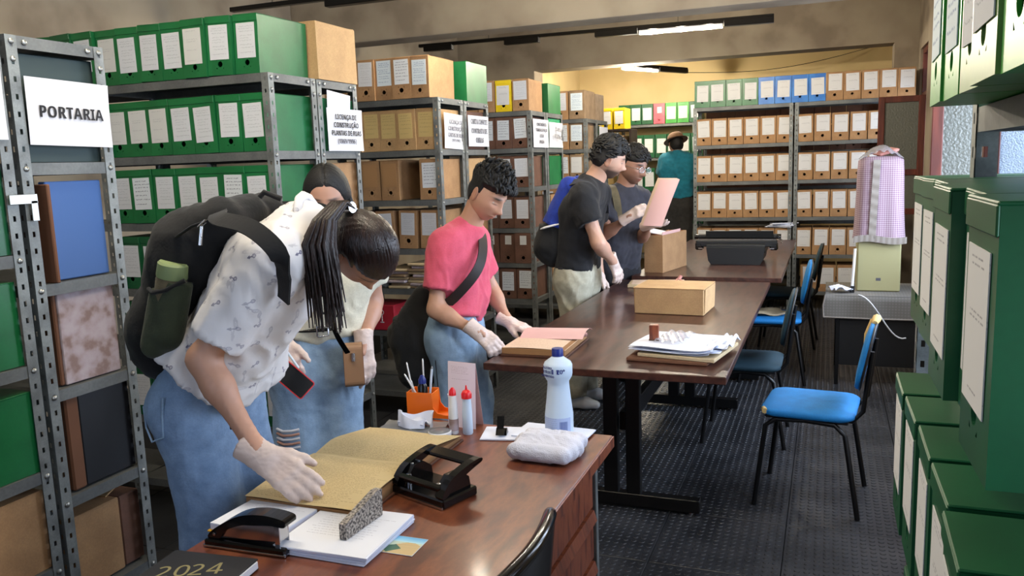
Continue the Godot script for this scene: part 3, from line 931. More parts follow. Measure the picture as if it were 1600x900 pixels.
	row(wq, "lower shelf", "far end", rep("green_dark/label_typed", 6), Vector3(0.13, 0.931, -1.52), Vector3(0, 0, 0.155), -e, Vector3(0.135, 0.252, 0.345), 0.8)
	row(wq, "bottom shelves", "far end", rep("green_dark/label_typed", 5), Vector3(0.15, 0.571, -1.50), Vector3(0, 0, 0.15), -e, Vector3(0.135, 0.252, 0.345), 0.8)
	# --- rack with the PORTARIA sign and its neighbour
	var shp := [2.0, 1.635, 1.27, 0.94, 0.595, 0.25]
	rack("grey steel rack at the left edge carrying the PORTARIA sign", Vector3(-2.67, 0, -1.89), 0, 0.94, 0.34, 2.0, shp, 1)
	rack("grey steel rack cut by the left edge, green boxes inside", Vector3(-2.67, 0, -1.53), 0, 0.94, 0.34, 1.98, [1.96, 1.37, 1.04, 0.71, 0.40, 0.1], 1)
	var wp := "rack cut by the left edge"
	for q in [[1.371, "second shelf", "green_dark"], [1.041, "third shelf", "green"], [0.711, "fourth shelf", "green"], [0.401, "fifth shelf", "card"]]:
		row(wp, q[1], "aisle", [q[2] + "/label_a", q[2] + "/label_b"], Vector3(-2.275, q[0], -1.37), Vector3(-0.14, 0, 0), 0, Vector3(0.126, 0.25, 0.30), 0.5)
	var bp := thing("steel_sheet", "dark grey-green steel sheet closing the rack behind the PORTARIA sign", "steel sheet", Vector3(-2.235, 1.637, -1.89))
	bx("sheet", M.dark_sheet, bp, Vector3(0, 0.16, 0), Vector3(0.004, 0.32, 0.30), 0.001)
	bx("folded_edge", M.dark_sheet, bp, Vector3(-0.008, 0.318, 0), Vector3(0.02, 0.004, 0.30), 0.001)
	var x := -2.193
	sign_sheet("white paper sign reading PORTARIA on the near left rack end", Vector3(x, 1.784, -1.908), e, 0.298, 0.198, [["PORTARIA", 0, 0, 0.048, 1.0, "Droid Sans", 0.0]], "paper", -0.02)
	sign_sheet("white paper sign cut by the left edge, showing a last letter A", Vector3(x, 1.80, -1.56), e, 0.26, 0.198, [["A", 0.09, -0.01, 0.048, 1.0, "Droid Sans", 0.0]])
	sign_sheet("white paper turned sideways behind the first licença sign", Vector3(x - 0.0055, 1.855, -3.42), e, 0.20, 0.19, [["ES", 0.055, 0.0, 0.035, 1.0, "Droid Sans", -PI / 2], ["D", -0.015, -0.02, 0.035, 1.0, "Droid Sans", -PI / 2]], "paper", -0.08)
	sign_sheet("white paper sign reading LICENÇA DE CONSTRUÇÃO, 1969/1996", Vector3(x + 0.004, 1.775, -3.455), e, 0.31, 0.20, [["LICENÇA DE", 0, 0.06, 0.033, 1.0, "Droid Sans", 0.0], ["CONSTRUÇÃO", 0, 0.022, 0.033, 1.0, "Droid Sans", 0.0], ["PLANTAS DE RUAS", 0, -0.016, 0.033, 0.92, "Droid Sans", 0.0], ["(1969/1996)", 0, -0.054, 0.03, 1.0, "Droid Sans", 0.0, "grey_ink"]])
	sign_sheet("creased paper sign under plastic reading LICENÇA DE CONSTRUÇÃO, 1971/1992", Vector3(x, 1.80, -4.70), e, 0.27, 0.215, [["LICENÇA DE", 0, 0.055, 0.034, 1.0, "Droid Sans", 0.0, "grey_ink"], ["CONSTRUÇÃO", 0, 0.014, 0.034, 1.0, "Droid Sans", 0.0, "grey_ink"], ["CARTAS DE RUAS", 0, -0.026, 0.034, 0.85, "Droid Sans", 0.0, "grey_ink"], ["(1971/1992)", 0, -0.058, 0.022, 1.0, "Droid Sans", 0.0, "grey_ink"]], "paper", -0.03, 0.012)
	sign_sheet("white paper sign reading CARTA CONVITE, CONTRATO DE OBRAS", Vector3(x + 0.004, 1.81, -5.08), e, 0.34, 0.20, [["CARTA CONVITE", 0, 0.06, 0.042, 0.78, "Droid Serif", 0.0], ["CONTRATO DE", 0, 0.0, 0.042, 0.85, "Droid Serif", 0.0], ["OBRAS", 0, -0.06, 0.042, 0.9, "Droid Serif", 0.0]])
	sign_sheet("white paper sign reading CONCORRÊNCIA, TOMADA DE PREÇOS", Vector3(x + 0.003, 1.825, -6.36), e, 0.38, 0.225, [["CONCORRÊNCIA", 0, 0.07, 0.034, 0.9, "Droid Sans", 0.0, "grey_ink"], ["TOMADA DE PREÇOS", 0, 0.026, 0.034, 0.85, "Droid Sans", 0.0, "grey_ink"], ["LEILÃO", 0, -0.02, 0.034, 0.9, "Droid Sans", 0.0, "grey_ink"], ["PREGÃO", 0, -0.068, 0.034, 0.9, "Droid Sans", 0.0, "grey_ink"]])
	sign_sheet("crumpled white paper sign with two slanting lines, beside the concorrência sign", Vector3(x + 0.006, 1.82, -6.76), e, 0.38, 0.21, [["PLANTA DE", 0.01, 0.04, 0.045, 0.95, "Droid Sans", -0.1, "grey_ink"], ["RESIDÊNCIAS", 0.0, -0.02, 0.045, 0.9, "Droid Sans", -0.1, "grey_ink"]], "paper", 0.0, 0.02)
	sign_sheet("small white paper sign on the farthest left rack", Vector3(x + 0.003, 1.83, -8.35), e, 0.34, 0.21, [["DIVERSOS", 0, 0.0, 0.05, 0.9, "Droid Sans", 0.0, "grey_ink"]])

# ---------------------------------------------------------------- more materials
func wood_mat(key: String, a: Color, b: Color, c: Color, scale: Vector3, rough: float, coat: float, sd: int) -> void:
	var m := mat(key, Color.WHITE, rough)
	m.albedo_texture = ramp_tex(256, 0.022, sd, [a, b, c, b], 5, 0.05)
	triplanar(m, scale, true)
	if coat > 0.0:
		m.clearcoat_enabled = true
		m.clearcoat = coat
		m.clearcoat_roughness = 0.12

func line_tex(n: int, h: int, base: Color, f: Callable) -> ImageTexture:
	var im := Image.create(n, h, false, Image.FORMAT_RGB8)
	for y in h:
		for x in n: im.set_pixel(x, y, f.call(x, y, base))
	return ImageTexture.create_from_image(im)

func more_materials() -> void:
	var m: StandardMaterial3D
	wood_mat("desk_wood", Color(0.31, 0.145, 0.085), Color(0.40, 0.205, 0.12), Color(0.46, 0.25, 0.145), Vector3(2.2, 2.2, 0.7), 0.36, 0.2, 61)
	wood_mat("drawer_wood", Color(0.34, 0.15, 0.09), Color(0.46, 0.22, 0.13), Color(0.53, 0.28, 0.17), Vector3(4.0, 0.7, 4.0), 0.42, 0.15, 62)
	wood_mat("table_wood", Color(0.17, 0.09, 0.07), Color(0.24, 0.13, 0.10), Color(0.29, 0.17, 0.13), Vector3(2.5, 2.5, 0.5), 0.36, 0.3, 63)
	mat("desk_edge", Color(0.55, 0.42, 0.30), 0.5)
	m = mat("blue_seat", Color.WHITE, 0.75)
	m.albedo_texture = ramp_tex(128, 0.03, 64, [Color(0.05, 0.44, 0.70), Color(0.06, 0.48, 0.75)], 4, 0.06)
	triplanar(m, Vector3(3, 3, 3))
	mat("teal_seat", Color(0.07, 0.19, 0.24), 0.8)
	mat("foam", Color(0.78, 0.66, 0.42), 0.95)
	m = mat("ledger_page", Color.WHITE, 0.9)
	var rows := []
	for i in 34: rows.append(0.06 + i * 0.027)
	m.albedo_texture = paper_tex(71, 200, 256, Color(0.80, 0.71, 0.52), Color(0.42, 0.31, 0.19), rows, 0.03, 0.99, 1)
	m = mat("page_block", Color.WHITE, 0.9)
	m.albedo_texture = line_tex(8, 64, Color(0.62, 0.45, 0.28), func(x: int, y: int, b: Color): return b.darkened(0.25 if (y * 7 + x) % 5 < 2 else 0.0))
	mat("old_leather", Color(0.30, 0.17, 0.10), 0.6)
	m = mat("book_page", Color.WHITE, 0.9)
	m.albedo_texture = paper_tex(72, 160, 128, Color(0.82, 0.72, 0.62), Color(0.50, 0.36, 0.28), [0.1, 0.18, 0.26, 0.34, 0.42, 0.5, 0.58, 0.66, 0.74, 0.82, 0.9], 0.04, 0.98, 1)
	mat("pink_sheet", Color(0.83, 0.67, 0.65), 0.85)
	m = mat("print_sheet", Color.WHITE, 0.85)
	m.albedo_texture = paper_tex(73, 200, 200, Color(0.86, 0.87, 0.90), Color(0.45, 0.45, 0.5), [0.2, 0.25, 0.3, 0.35, 0.4, 0.45, 0.5, 0.55, 0.6, 0.65], 0.1, 0.9, 1, false)
	m = mat("stand_print", Color.WHITE, 0.8)
	m.albedo_texture = paper_tex(74, 100, 220, Color(0.86, 0.80, 0.84), Color(0.55, 0.45, 0.50), [0.07, 0.095, 0.12, 0.145, 0.17, 0.26], 0.1, 0.92, 1, false)
	mat("white_sheet", Color(0.84, 0.86, 0.92), 0.85)
	mat("orange_plastic", Color(0.90, 0.42, 0.04), 0.4)
	mat("red_plastic", Color(0.80, 0.07, 0.10), 0.35)
	mat("blue_plastic", Color(0.07, 0.14, 0.45), 0.35)
	mat("white_plastic", Color(0.86, 0.86, 0.86), 0.35)
	mat("brown_plastic", Color(0.30, 0.19, 0.13), 0.5)
	mat("grey_bag", Color(0.45, 0.46, 0.47), 0.35)
	m = mat("milky", Color(0.78, 0.84, 0.90), 0.4)
	m.backlight_enabled = true
	m.backlight = Color(0.35, 0.38, 0.42)
	m = mat("bottle_label", Color.WHITE, 0.5)
	m.albedo_texture = line_tex(64, 32, Color(0.66, 0.72, 0.85), func(x: int, y: int, b: Color): return Color(0.30, 0.36, 0.56) if (x > 40 and x < 56 and y > 6 and y < 28 and (x * 5) % 3 > 0) else (b.darkened(0.15) if (y % 4 == 1 and x < 36 and (x * 7 + y) % 5 > 1) else b))
	m = mat("granite", Color.WHITE, 0.55)
	m.albedo_texture = ramp_tex(128, 0.14, 75, [Color(0.12, 0.11, 0.11), Color(0.45, 0.42, 0.39), Color(0.62, 0.58, 0.54), Color(0.70, 0.67, 0.63)], 3, 0.12)
	triplanar(m, Vector3(7, 7, 7))
	m = mat("postcard_print", Color.WHITE, 0.4)
	m.albedo_texture = line_tex(64, 64, Color.WHITE, func(x: int, y: int, b: Color):
		var hill := 34 + int(10 * sin(x * 0.09 + 0.6))
		if y < 20: return Color(0.35, 0.66, 0.86).lerp(Color(0.7, 0.85, 0.9), y / 20.0)
		if y < hill - 6: return Color(0.75, 0.80, 0.72)
		if absi(x - 20) + absi(y - 44) < 18: return Color(0.22, 0.38, 0.30)
		return Color(0.80, 0.68, 0.50) if (x + y * 2) % 13 > 3 else Color(0.66, 0.62, 0.42))
	mat("navy", Color(0.035, 0.045, 0.075), 0.5)
	mat("gold", Color(0.62, 0.58, 0.40), 0.4, 0.4)
	mat("yellow_card", Color(0.82, 0.62, 0.12), 0.6)
	mat("blue_board", Color(0.26, 0.40, 0.63), 0.75)
	mat("dark_sheet", Color(0.20, 0.26, 0.26), 0.6, 0.2)
	mat("brown_board", Color(0.24, 0.15, 0.11), 0.8)
	m = mat("stained_cover", Color.WHITE, 0.85)
	m.albedo_texture = ramp_tex(128, 0.03, 77, [Color(0.54, 0.45, 0.43), Color(0.64, 0.57, 0.57), Color(0.68, 0.62, 0.64), Color(0.70, 0.65, 0.67)], 5)
	triplanar(m, Vector3(3, 3, 3))
	mat("tan_spine", Color(0.42, 0.27, 0.18), 0.8)
	m = mat("typewriter_grey", Color(0.085, 0.095, 0.10), 0.45)
	m = mat("cream", Color(0.62, 0.60, 0.44), 0.55)
	m = mat("gingham", Color.WHITE, 0.9)
	m.albedo_texture = line_tex(64, 64, Color(0.70, 0.62, 0.66), func(x: int, y: int, b: Color):
		var k := int(x / 4) % 2 + int(y / 4) % 2
		return Color(0.66, 0.60, 0.63) if k == 0 else (Color(0.58, 0.49, 0.54) if k == 1 else Color(0.47, 0.36, 0.43)))
	triplanar(m, Vector3(9, 9, 9))
	m = mat("lace", Color(0.52, 0.49, 0.46), 0.95)
	m = mat("lace_grey", Color.WHITE, 0.95)
	m.albedo_texture = line_tex(64, 64, Color(0.40, 0.39, 0.37), func(x: int, y: int, b: Color): return b.lightened(0.08) if absi((x % 16) - 8) + absi((y % 16) - 8) < 6 else b)
	triplanar(m, Vector3(13, 13, 13))
	m = mat("clear_film", Color(0.85, 0.86, 0.9, 0.28), 0.15)
	m.transparency = BaseMaterial3D.TRANSPARENCY_ALPHA
	m = mat("towel", Color(0.80, 0.80, 0.84), 0.95)
	relief(m, 256, 0.09, 78, 0.15)
	triplanar(m, Vector3(9, 9, 9))
	mat("string_pink", Color(0.75, 0.52, 0.48), 0.8)

# ---------------------------------------------------------------- furniture
func tube_part(called: String, pts: Array, r, m: Material, parent: Node, seg := 10) -> MeshInstance3D:
	var st := nst()
	tube(st, pts, r, seg)
	return obj(called, st, m, parent)

func cushion(w: float, d: float, h: float, r: float, dome: float) -> SurfaceTool:
	# padded pad lying in xz, rounded outline, domed top
	var st := nst()
	var p := round_poly(w, d, r, 6)
	var n := p.size()
	var rings := []
	for lay in [[0.94, 0.0], [1.0, h * 0.25], [1.0, h * 0.7], [0.95, h * 0.95], [0.6, h + dome * 0.7], [0.0, h + dome]]:
		var ring := []
		for q in p: ring.append(Vector3(q.x * lay[0], lay[1], -q.y * lay[0]))
		rings.append(ring)
	st.set_smooth_group(1)
	for i in rings.size() - 1:
		for k in n:
			var q := (k + 1) % n
			quad(st, rings[i][k], rings[i][q], rings[i + 1][q], rings[i + 1][k])
	st.set_smooth_group(-1)
	for k in range(1, n - 1): tri(st, rings[0][0], rings[0][k + 1], rings[0][k])
	return st

func chair(called: String, label: String, at: Vector3, turn: float, pad: String) -> Node3D:
	# faces local +z
	var t := thing(called, label, "chair", at, turn, "chairs along the long tables")
	obj("seat", cushion(0.41, 0.40, 0.035, 0.07, 0.012), M[pad], t, T(0, 0.425, 0))
	bx("seat_pan", M.black_plastic, t, Vector3(0, 0.42, 0), Vector3(0.36, 0.014, 0.35), 0.004)
	for s in [-1.0, 1.0]:
		tube_part("front_leg", [Vector3(s * 0.17, 0.415, 0.0), Vector3(s * 0.18, 0.41, 0.13), Vector3(s * 0.19, 0.38, 0.17), Vector3(s * 0.205, 0.0, 0.215)], 0.0115, M.black_metal, t)
		tube_part("rear_leg", [Vector3(s * 0.17, 0.415, 0.02), Vector3(s * 0.18, 0.41, -0.12), Vector3(s * 0.19, 0.37, -0.165), Vector3(s * 0.205, 0.0, -0.225)], 0.0115, M.black_metal, t)
		tube_part("back_post", [Vector3(s * 0.12, 0.41, -0.02), Vector3(s * 0.13, 0.42, -0.19), Vector3(s * 0.135, 0.47, -0.23), Vector3(s * 0.14, 0.74, -0.26)], 0.0105, M.black_metal, t)
	var xf := T(0, 0.70, -0.245, 0, PI / 2 - 0.20)
	var back := obj("backrest", cushion(0.40, 0.29, 0.03, 0.11, 0.008), M[pad], t, xf)
	obj("back_shell", cushion(0.41, 0.30, 0.012, 0.11, 0.006), M.black_plastic, t, T(0, 0.70, -0.245, PI, -PI / 2 + 0.20))
	return t

func drawer_desk() -> void:
	var t := thing("wooden_desk", "reddish brown polished wooden desk with drawers in the foreground", "desk", Vector3(-0.965, 0, -1.57))
	# local: x -0.37..0.365, z -0.77..0.77
	bx("desktop", M.desk_wood, t, Vector3(0, 0.732, 0), Vector3(0.73, 0.036, 1.54), 0.004)
	bx("edge_band", M.drawer_wood, t, Vector3(0.3665, 0.732, 0), Vector3(0.004, 0.034, 1.53), 0.001)
	for zz in [-0.72, 0.72]:
		bx("side_panel", M.drawer_wood, t, Vector3(-0.02, 0.362, zz), Vector3(0.66, 0.704, 0.022), 0.002)
	bx("back_panel", M.drawer_wood, t, Vector3(-0.32, 0.42, 0), Vector3(0.018, 0.585, 1.41), 0.002)
	bx("metal_trim", M.steel, t, Vector3(0.316, 0.362, -0.725), Vector3(0.012, 0.704, 0.024), 0.002)
	bx("inner_panel", M.drawer_wood, t, Vector3(-0.02, 0.362, -0.20), Vector3(0.66, 0.704, 0.018), 0.002)
	bx("drawer_rail", M.drawer_wood, t, Vector3(0.30, 0.695, -0.455), Vector3(0.03, 0.03, 0.49), 0.002)
	for i in 4:
		var y := 0.605 - i * 0.165
		var d := bx("drawer", M.drawer_wood, t, Vector3(0.305, y, -0.455), Vector3(0.022, 0.125, 0.488), 0.002)
		var st := nst()
		prism(st, T(0.002, 0.06, 0), PackedVector2Array([Vector2(-0.012, 0.0), Vector2(0.022, 0.0), Vector2(0.012, 0.032), Vector2(-0.012, 0.032)]), 0.486)
		obj("finger_lip", st, M.drawer_wood, d)
		bx("drawer_box", M.brown_board, t, Vector3(-0.03, y, -0.455), Vector3(0.62, 0.11, 0.45), 0.0)

func long_table(called: String, label: String, x0: float, x1: float, z0: float, z1: float, h: float, feet: Array) -> void:
	var cx := (x0 + x1) / 2
	var t := thing(called, label, "table", Vector3(cx, 0, (z0 + z1) / 2), 0, "long dark tables")
	var l := absf(z1 - z0)
	bx("tabletop", M.table_wood, t, Vector3(0, h - 0.016, 0), Vector3(x1 - x0, 0.032, l), 0.003)
	bx("apron", M.table_wood, t, Vector3(0, h - 0.055, 0), Vector3((x1 - x0) * 0.5, 0.046, l * 0.86), 0.002)
	for z in feet:
		var zz: float = z - (z0 + z1) / 2
		var f := bx("foot", M.black_metal, t, Vector3(0, 0.045, zz), Vector3(0.70, 0.06, 0.05), 0.003)
		for s in [-1.0, 1.0]:
			var st := nst()
			lathe(st, T(s * 0.31, 0, zz), [Vector2(0.014, 0), Vector2(0.014, 0.01), Vector2(0.006, 0.016)], 10)
			obj("leveller", st, M.chrome, t)
			bx("post", M.black_metal, t, Vector3(s * 0.052, (h - 0.05) / 2 + 0.03, zz), Vector3(0.065, h - 0.11, 0.045), 0.003)
		bx("top_bracket", M.black_metal, t, Vector3(0, h - 0.058, zz), Vector3(0.66, 0.05, 0.045), 0.003)
	if feet.size() > 1:
		bx("stretcher", M.black_metal, t, Vector3(0, 0.40, (feet[0] + feet[1]) / 2 - (z0 + z1) / 2), Vector3(0.04, 0.085, absf(feet[1] - feet[0]) - 0.05), 0.003)

func build_furniture() -> void:
	drawer_desk()
	long_table("long_table", "long dark brown table in the middle of the room, nearest", -1.36, -0.35, -3.10, -5.60, 0.75, [-3.5, -5.12])
	long_table("long_table", "second long dark table at the far end under the typewriter", -1.29, -0.28, -5.62, -8.25, 0.775, [-5.85, -7.95])
	var c := chair("stacking_chair", "bright blue padded chair standing alone in the aisle, foam showing at its torn top", Vector3(-0.055, 0, -3.87), deg_to_rad(-96), "blue_seat")
	var st := nst()
	tube(st, [Vector3(-0.11, 0.835, -0.262), Vector3(-0.03, 0.853, -0.264), Vector3(0.06, 0.848, -0.262)], [0.012, 0.02, 0.011], 8)
	tube(st, [Vector3(0.0, 0.85, -0.255), Vector3(0.03, 0.79, -0.232), Vector3(0.02, 0.74, -0.222)], [0.016, 0.014, 0.006], 8)
	tag(obj("torn_foam", st, M.foam, c), "yellow foam showing through the tear")
	st = nst()
	tube(st, [Vector3(0.165, 0.448, 0.182), Vector3(0.197, 0.448, 0.172)], [0.013, 0.013], 8)
	tag(obj("torn_corner", st, M.foam, c), "foam showing at a worn corner")
	chair("stacking_chair", "dark teal padded chair pushed in at the near long table", Vector3(-0.42, 0, -4.66), deg_to_rad(-90), "teal_seat")
	chair("stacking_chair", "blue chair holding a folded cloth, second along the long table", Vector3(-0.36, 0, -6.0), deg_to_rad(-88), "blue_seat")
	chair("stacking_chair", "farthest padded chair at the far long table before the tall rack", Vector3(-0.30, 0, -7.15), deg_to_rad(-92), "teal_seat")
	st = nst()
	sheet(st, func(u: float, v: float): return Vector3((u - 0.5) * 0.24, 0.008 + 0.012 * sin(u * 7.0) * sin(v * 5.0 + 1.0), (0.5 - v) * 0.2), 8, 8, 0.012)
	tag(obj("folded_cloth", st, M.paper_old, self, T(-0.40, 0.479, -5.96, 0.3)), "pale folded cloth lying on the seat of a blue chair", "cloth")
	# black shell chair in the foreground
	var t := thing("desk_chair", "glossy black plastic chair back at the bottom edge beside the desk drawers", "chair", Vector3(-0.69, 0, -1.235), -PI / 2)
	st = nst()
	sheet(st, func(u: float, v: float):
		var x: float = (u - 0.5) * 2.0
		var w: float = 0.245 - 0.035 * pow(1.0 - v, 2.0)
		var top: float = 0.40 - 0.05 * pow(absf(x), 4.0)
		return Vector3(x * w, 0.52 + v * top, -0.19 - 0.035 * v + 0.05 * x * x), 20, 12, 0.022)
	for q in [0, 1]:
		var edge := []
		for i in 25:
			var x := -1.0 + i / 12.0
			edge.append(Vector3(x * 0.245, 0.92 - 0.05 * pow(absf(x), 4.0) - q * 0.004, -0.225 + 0.05 * x * x))
		if q == 0: tube(st, edge, 0.0135, 10)
	obj("backrest", st, M.black_gloss, t)
	tube_part("back_rib", [Vector3(0, 0.44, -0.165), Vector3(0, 0.58, -0.225), Vector3(0, 0.72, -0.245), Vector3(0, 0.78, -0.235)], [0.03, 0.034, 0.03, 0.012], M.black_gloss, t, 14)
	obj("seat", cushion(0.43, 0.42, 0.03, 0.09, 0.01), M.black_gloss, t, T(0, 0.42, 0.02))
	for s in [-1.0, 1.0]:
		tube_part("leg", [Vector3(s * 0.16, 0.415, 0.1), Vector3(s * 0.20, 0.0, 0.2)], 0.012, M.black_metal, t)
		tube_part("leg", [Vector3(s * 0.16, 0.415, -0.1), Vector3(s * 0.20, 0.0, -0.2)], 0.012, M.black_metal, t)
	# side desk with the computer under its cover
	t = thing("side_desk", "low black desk by the window under a grey lace cloth", "desk", Vector3(0.40, 0, -6.18))
	bx("desktop", M.black_plastic, t, Vector3(0, 0.61, 0), Vector3(0.70, 0.03, 0.60), 0.003)
	bx("front_panel", M.black_plastic, t, Vector3(0, 0.37, 0.27), Vector3(0.64, 0.46, 0.016), 0.002)
	for sx in [-1.0, 1.0]:
		for sz in [-1.0, 1.0]: bx("leg", M.black_metal, t, Vector3(sx * 0.325, 0.30, sz * 0.275), Vector3(0.025, 0.60, 0.025), 0.002)
	var cl := thing("lace_cloth", "grey lace cloth with pale border over the low desk", "tablecloth", Vector3(0.385, 0.626, -6.18))
	st = nst()
	sheet(st, func(u: float, v: float):
		var x: float = (u - 0.5) * 0.78
		var s: float = v * 0.76
		var sag: float = 0.006 * sin(u * 21.0)
		if s < 0.60: return Vector3(x, 0.003, -0.30 + s)
		return Vector3(x - 0.02 * (0.5 - u) , 0.003 - (s - 0.60) * 0.97, 0.303 + sag * (s - 0.60) * 7.0), 30, 20, 0.002)
	obj("cloth", st, M.lace_grey, cl)
	st = nst()
	tube(st, [Vector3(-0.40, -0.15, 0.31), Vector3(-0.1, -0.153, 0.307), Vector3(0.2, -0.152, 0.309), Vector3(0.385, -0.15, 0.307)], 0.006, 6)
	tube(st, [Vector3(-0.392, 0.0, 0.30), Vector3(-0.405, -0.07, 0.308), Vector3(-0.40, -0.15, 0.31)], 0.006, 6)
	tag(obj("border", st, M.lace, cl), "pale border")
	t = thing("cream_cabinet", "tall cream machine housing standing on the lace cloth", "machine", Vector3(0.33, 0.631, -6.24))
	bx("housing", M.cream, t, Vector3(0, 0.185, 0), Vector3(0.275, 0.37, 0.36), 0.008)
	bx("badge", M.grey_ink, t, Vector3(0.0, 0.085, 0.1806), Vector3(0.03, 0.02, 0.001))
	bx("badge_plate", M.cream, t, Vector3(0.0, 0.06, 0.1806), Vector3(0.035, 0.012, 0.002))
	bx("monitor", M.cream, t, Vector3(0.0, 0.62, 0.0), Vector3(0.24, 0.48, 0.32), 0.02)
	var gc := thing("gingham_cover", "purple gingham dust cover with a ruffle over the cream machine", "dust cover", Vector3(0.33, 1.0, -6.24))
	st = nst()
	var rings := []
	var prof := [[0.525, 0.0], [0.52, 0.5], [0.49, 0.93], [0.25, 1.0], [0.05, 1.03], [-0.02, 1.06]]
	for q in prof:
		var ring := []
		for k in 40:
			var a := TAU * k / 40.0
			var ca := cos(a)
			var sa := sin(a)
			var sq := pow(pow(absf(ca), 5.0) + pow(absf(sa), 5.0), -0.2)
			var fl: float = 1.0 + (0.05 * sin(a * 9.0) + 0.02) * clampf((q[0] - 0.4) * 0.0 + q[1] * 0.6, 0.0, 1.0)
			ring.append(Vector3(ca * sq * 0.152 * fl * (q[1] if q[0] < 0.3 else 1.0) * (1.0 if q[0] > 0.3 else 1.0), q[0], -sa * sq * 0.195 * fl * (1.0)))
		rings.append(ring)
	rings.clear()
	for q in [[0.555, 0.02], [0.55, 0.75], [0.525, 0.97], [0.45, 1.0], [0.30, 1.02], [0.15, 1.05], [0.03, 1.09], [-0.015, 1.12]]:
		var ring := []
		for k in 48:
			var a := TAU * k / 48.0
			var sq := pow(pow(absf(cos(a)), 5.0) + pow(absf(sin(a)), 5.0), -0.2)
			var fl: float = q[1] * (1.0 + 0.028 * sin(a * 11.0 + 1.0) * (0.55 - q[0]) * 1.6)
			ring.append(Vector3(cos(a) * sq * 0.145 * fl, q[0] - (0.012 * sin(a * 3.0) if q[0] < 0.05 else 0.0), -sin(a) * sq * 0.19 * fl))
		rings.append(ring)
	st.set_smooth_group(1)
	for i in rings.size() - 1:
		for k in 48:
			var q := (k + 1) % 48
			quad(st, rings[i + 1][k], rings[i + 1][q], rings[i][q], rings[i][k])
	obj("cover", st, M.gingham, gc)
	st = nst()
	sheet(st, func(u: float, v: float): return Vector3(-0.03 + (u - 0.5) * 0.045 - 0.02 * (1.0 - v), 0.0 + v * 0.53, 0.202 + 0.012 * (1.0 - v) + 0.004 * sin(v * 50.0) * (u - 0.5) * 2.0), 6, 60, 0.003)
	obj("ruffle", st, M.lace, gc)
	st = nst()
	sheet(st, func(u: float, v: float): return Vector3((u - 0.5) * 0.33, -0.03 + v * 0.045 + 0.01 * sin(u * 6.0), 0.215 + 0.0012 * sin(u * 60.0)), 60, 3, 0.003)
	obj("hem_ruffle", st, M.lace, gc)
	var pb := thing("plastic_bag", "crumpled clear plastic bag on top of the gingham cover", "plastic bag", Vector3(0.33, 1.562, -6.24))
	st = nst()
	sheet(st, func(u: float, v: float):
		var a: float = (u - 0.5) * 2.0
		var b: float = (v - 0.5) * 2.0
		return Vector3(a * 0.135, 0.002 + 0.06 * maxf(0.0, 1.0 - pow(absf(a + 0.15 * sin(b * 3.0)), 1.2)) * (0.6 + 0.4 * cos(b * 2.0)) + 0.012 * sin(a * 17.0 + b * 9.0) * (1.0 - a * a) - 0.03 * a * a, -b * 0.15), 22, 16, 0.0015)
	obj("film", st, M.clear_film, pb)
	tag(bx("pink_fold", M.string_pink, pb, Vector3(0.03, 0.02, 0.02), Vector3(0.14, 0.02, 0.12), 0.008, Vector3(0.1, 0.4, 0.25)), "pink folded cloth inside")
	t = thing("lamp_stick", "white stick with a black foot leaning beside the cream machine", "stick", Vector3(0.165, 0.631, -6.0))
	st = nst()
	tube(st, [Vector3(0, 0.045, 0), Vector3(0.012, 0.30, -0.03)], 0.010, 10)
	obj("stick", st, M.white_plastic, t)
	bx("foot", M.black_plastic, t, Vector3(0, 0.022, 0), Vector3(0.03, 0.044, 0.03), 0.004)
	st = nst()
	sheet(st, func(u: float, v: float): return Vector3((u - 0.5) * 0.12, 0.03 * (1.0 - absf(u - 0.4) * 1.6) + 0.012 * sin(v * 9.0 + u * 8.0), (0.5 - v) * 0.13), 10, 10, 0.004)
	tag(obj("crumpled_paper", st, M.white_sheet, self, T(0.09, 0.645, -6.0, 0.4)), "white crumpled paper at the left corner of the lace cloth", "paper")
	st = nst()
	var pts := []
	for i in 15:
		var u := i / 14.0
		pts.append(Vector3(0.20 + 0.30 * u, 0.635 - 0.35 * sin(u * 2.2) * u + (0.0 if u > 0.15 else 0.0), -5.865 + 0.02 * sin(u * 6.0)))
	tube(st, pts, 0.005, 6)
	tag(obj("white_cable", st, M.white_plastic), "white power cable hanging down over the lace cloth", "cable")
	# books in the end of the portaria rack
	var sx := -2.21
	t = thing("hardback_book", "blue hardback folder standing under the PORTARIA sign", "book", Vector3(sx - 0.03, 1.271, -1.90), 0, "volumes in the portaria rack")
	bx("cover", M.blue_board, t, Vector3(0.0, 0.155, -0.015), Vector3(0.03, 0.305, 0.205), 0.003)
	for i in 2:
		t = thing("bound_volume", "old brown bound volume, %s left of the blue folder" % ["just", "second"][i], "book", Vector3(sx - 0.02, 1.271, -1.795 + 0.0), 0, "volumes in the portaria rack")
		t.position.z = -1.776 - 0.0 + (0.0 if i == 1 else -0.016)
		t.position.x = sx - 0.045 * i - 0.015
		bx("spine", M.brown_board if i else M.tan_spine, t, Vector3(-0.01, 0.15, 0), Vector3(0.10, 0.30, 0.013), 0.003)
	t = thing("bound_volume", "stained pale bound volume on the rack below the blue folder", "book", Vector3(sx - 0.03, 0.941, -1.90), 0, "volumes in the portaria rack")
	bx("cover", M.stained_cover, t, Vector3(0, 0.16, -0.01), Vector3(0.04, 0.315, 0.215), 0.003)
	bx("spine", M.tan_spine, t, Vector3(-0.01, 0.158, 0.103), Vector3(0.05, 0.31, 0.016), 0.004)
	t = thing("bound_volume", "dark navy bound volume with a tan spine below the stained volume", "book", Vector3(sx - 0.03, 0.596, -1.90), 0, "volumes in the portaria rack")
	bx("cover", M.navy, t, Vector3(0, 0.16, -0.035), Vector3(0.04, 0.31, 0.20), 0.003)
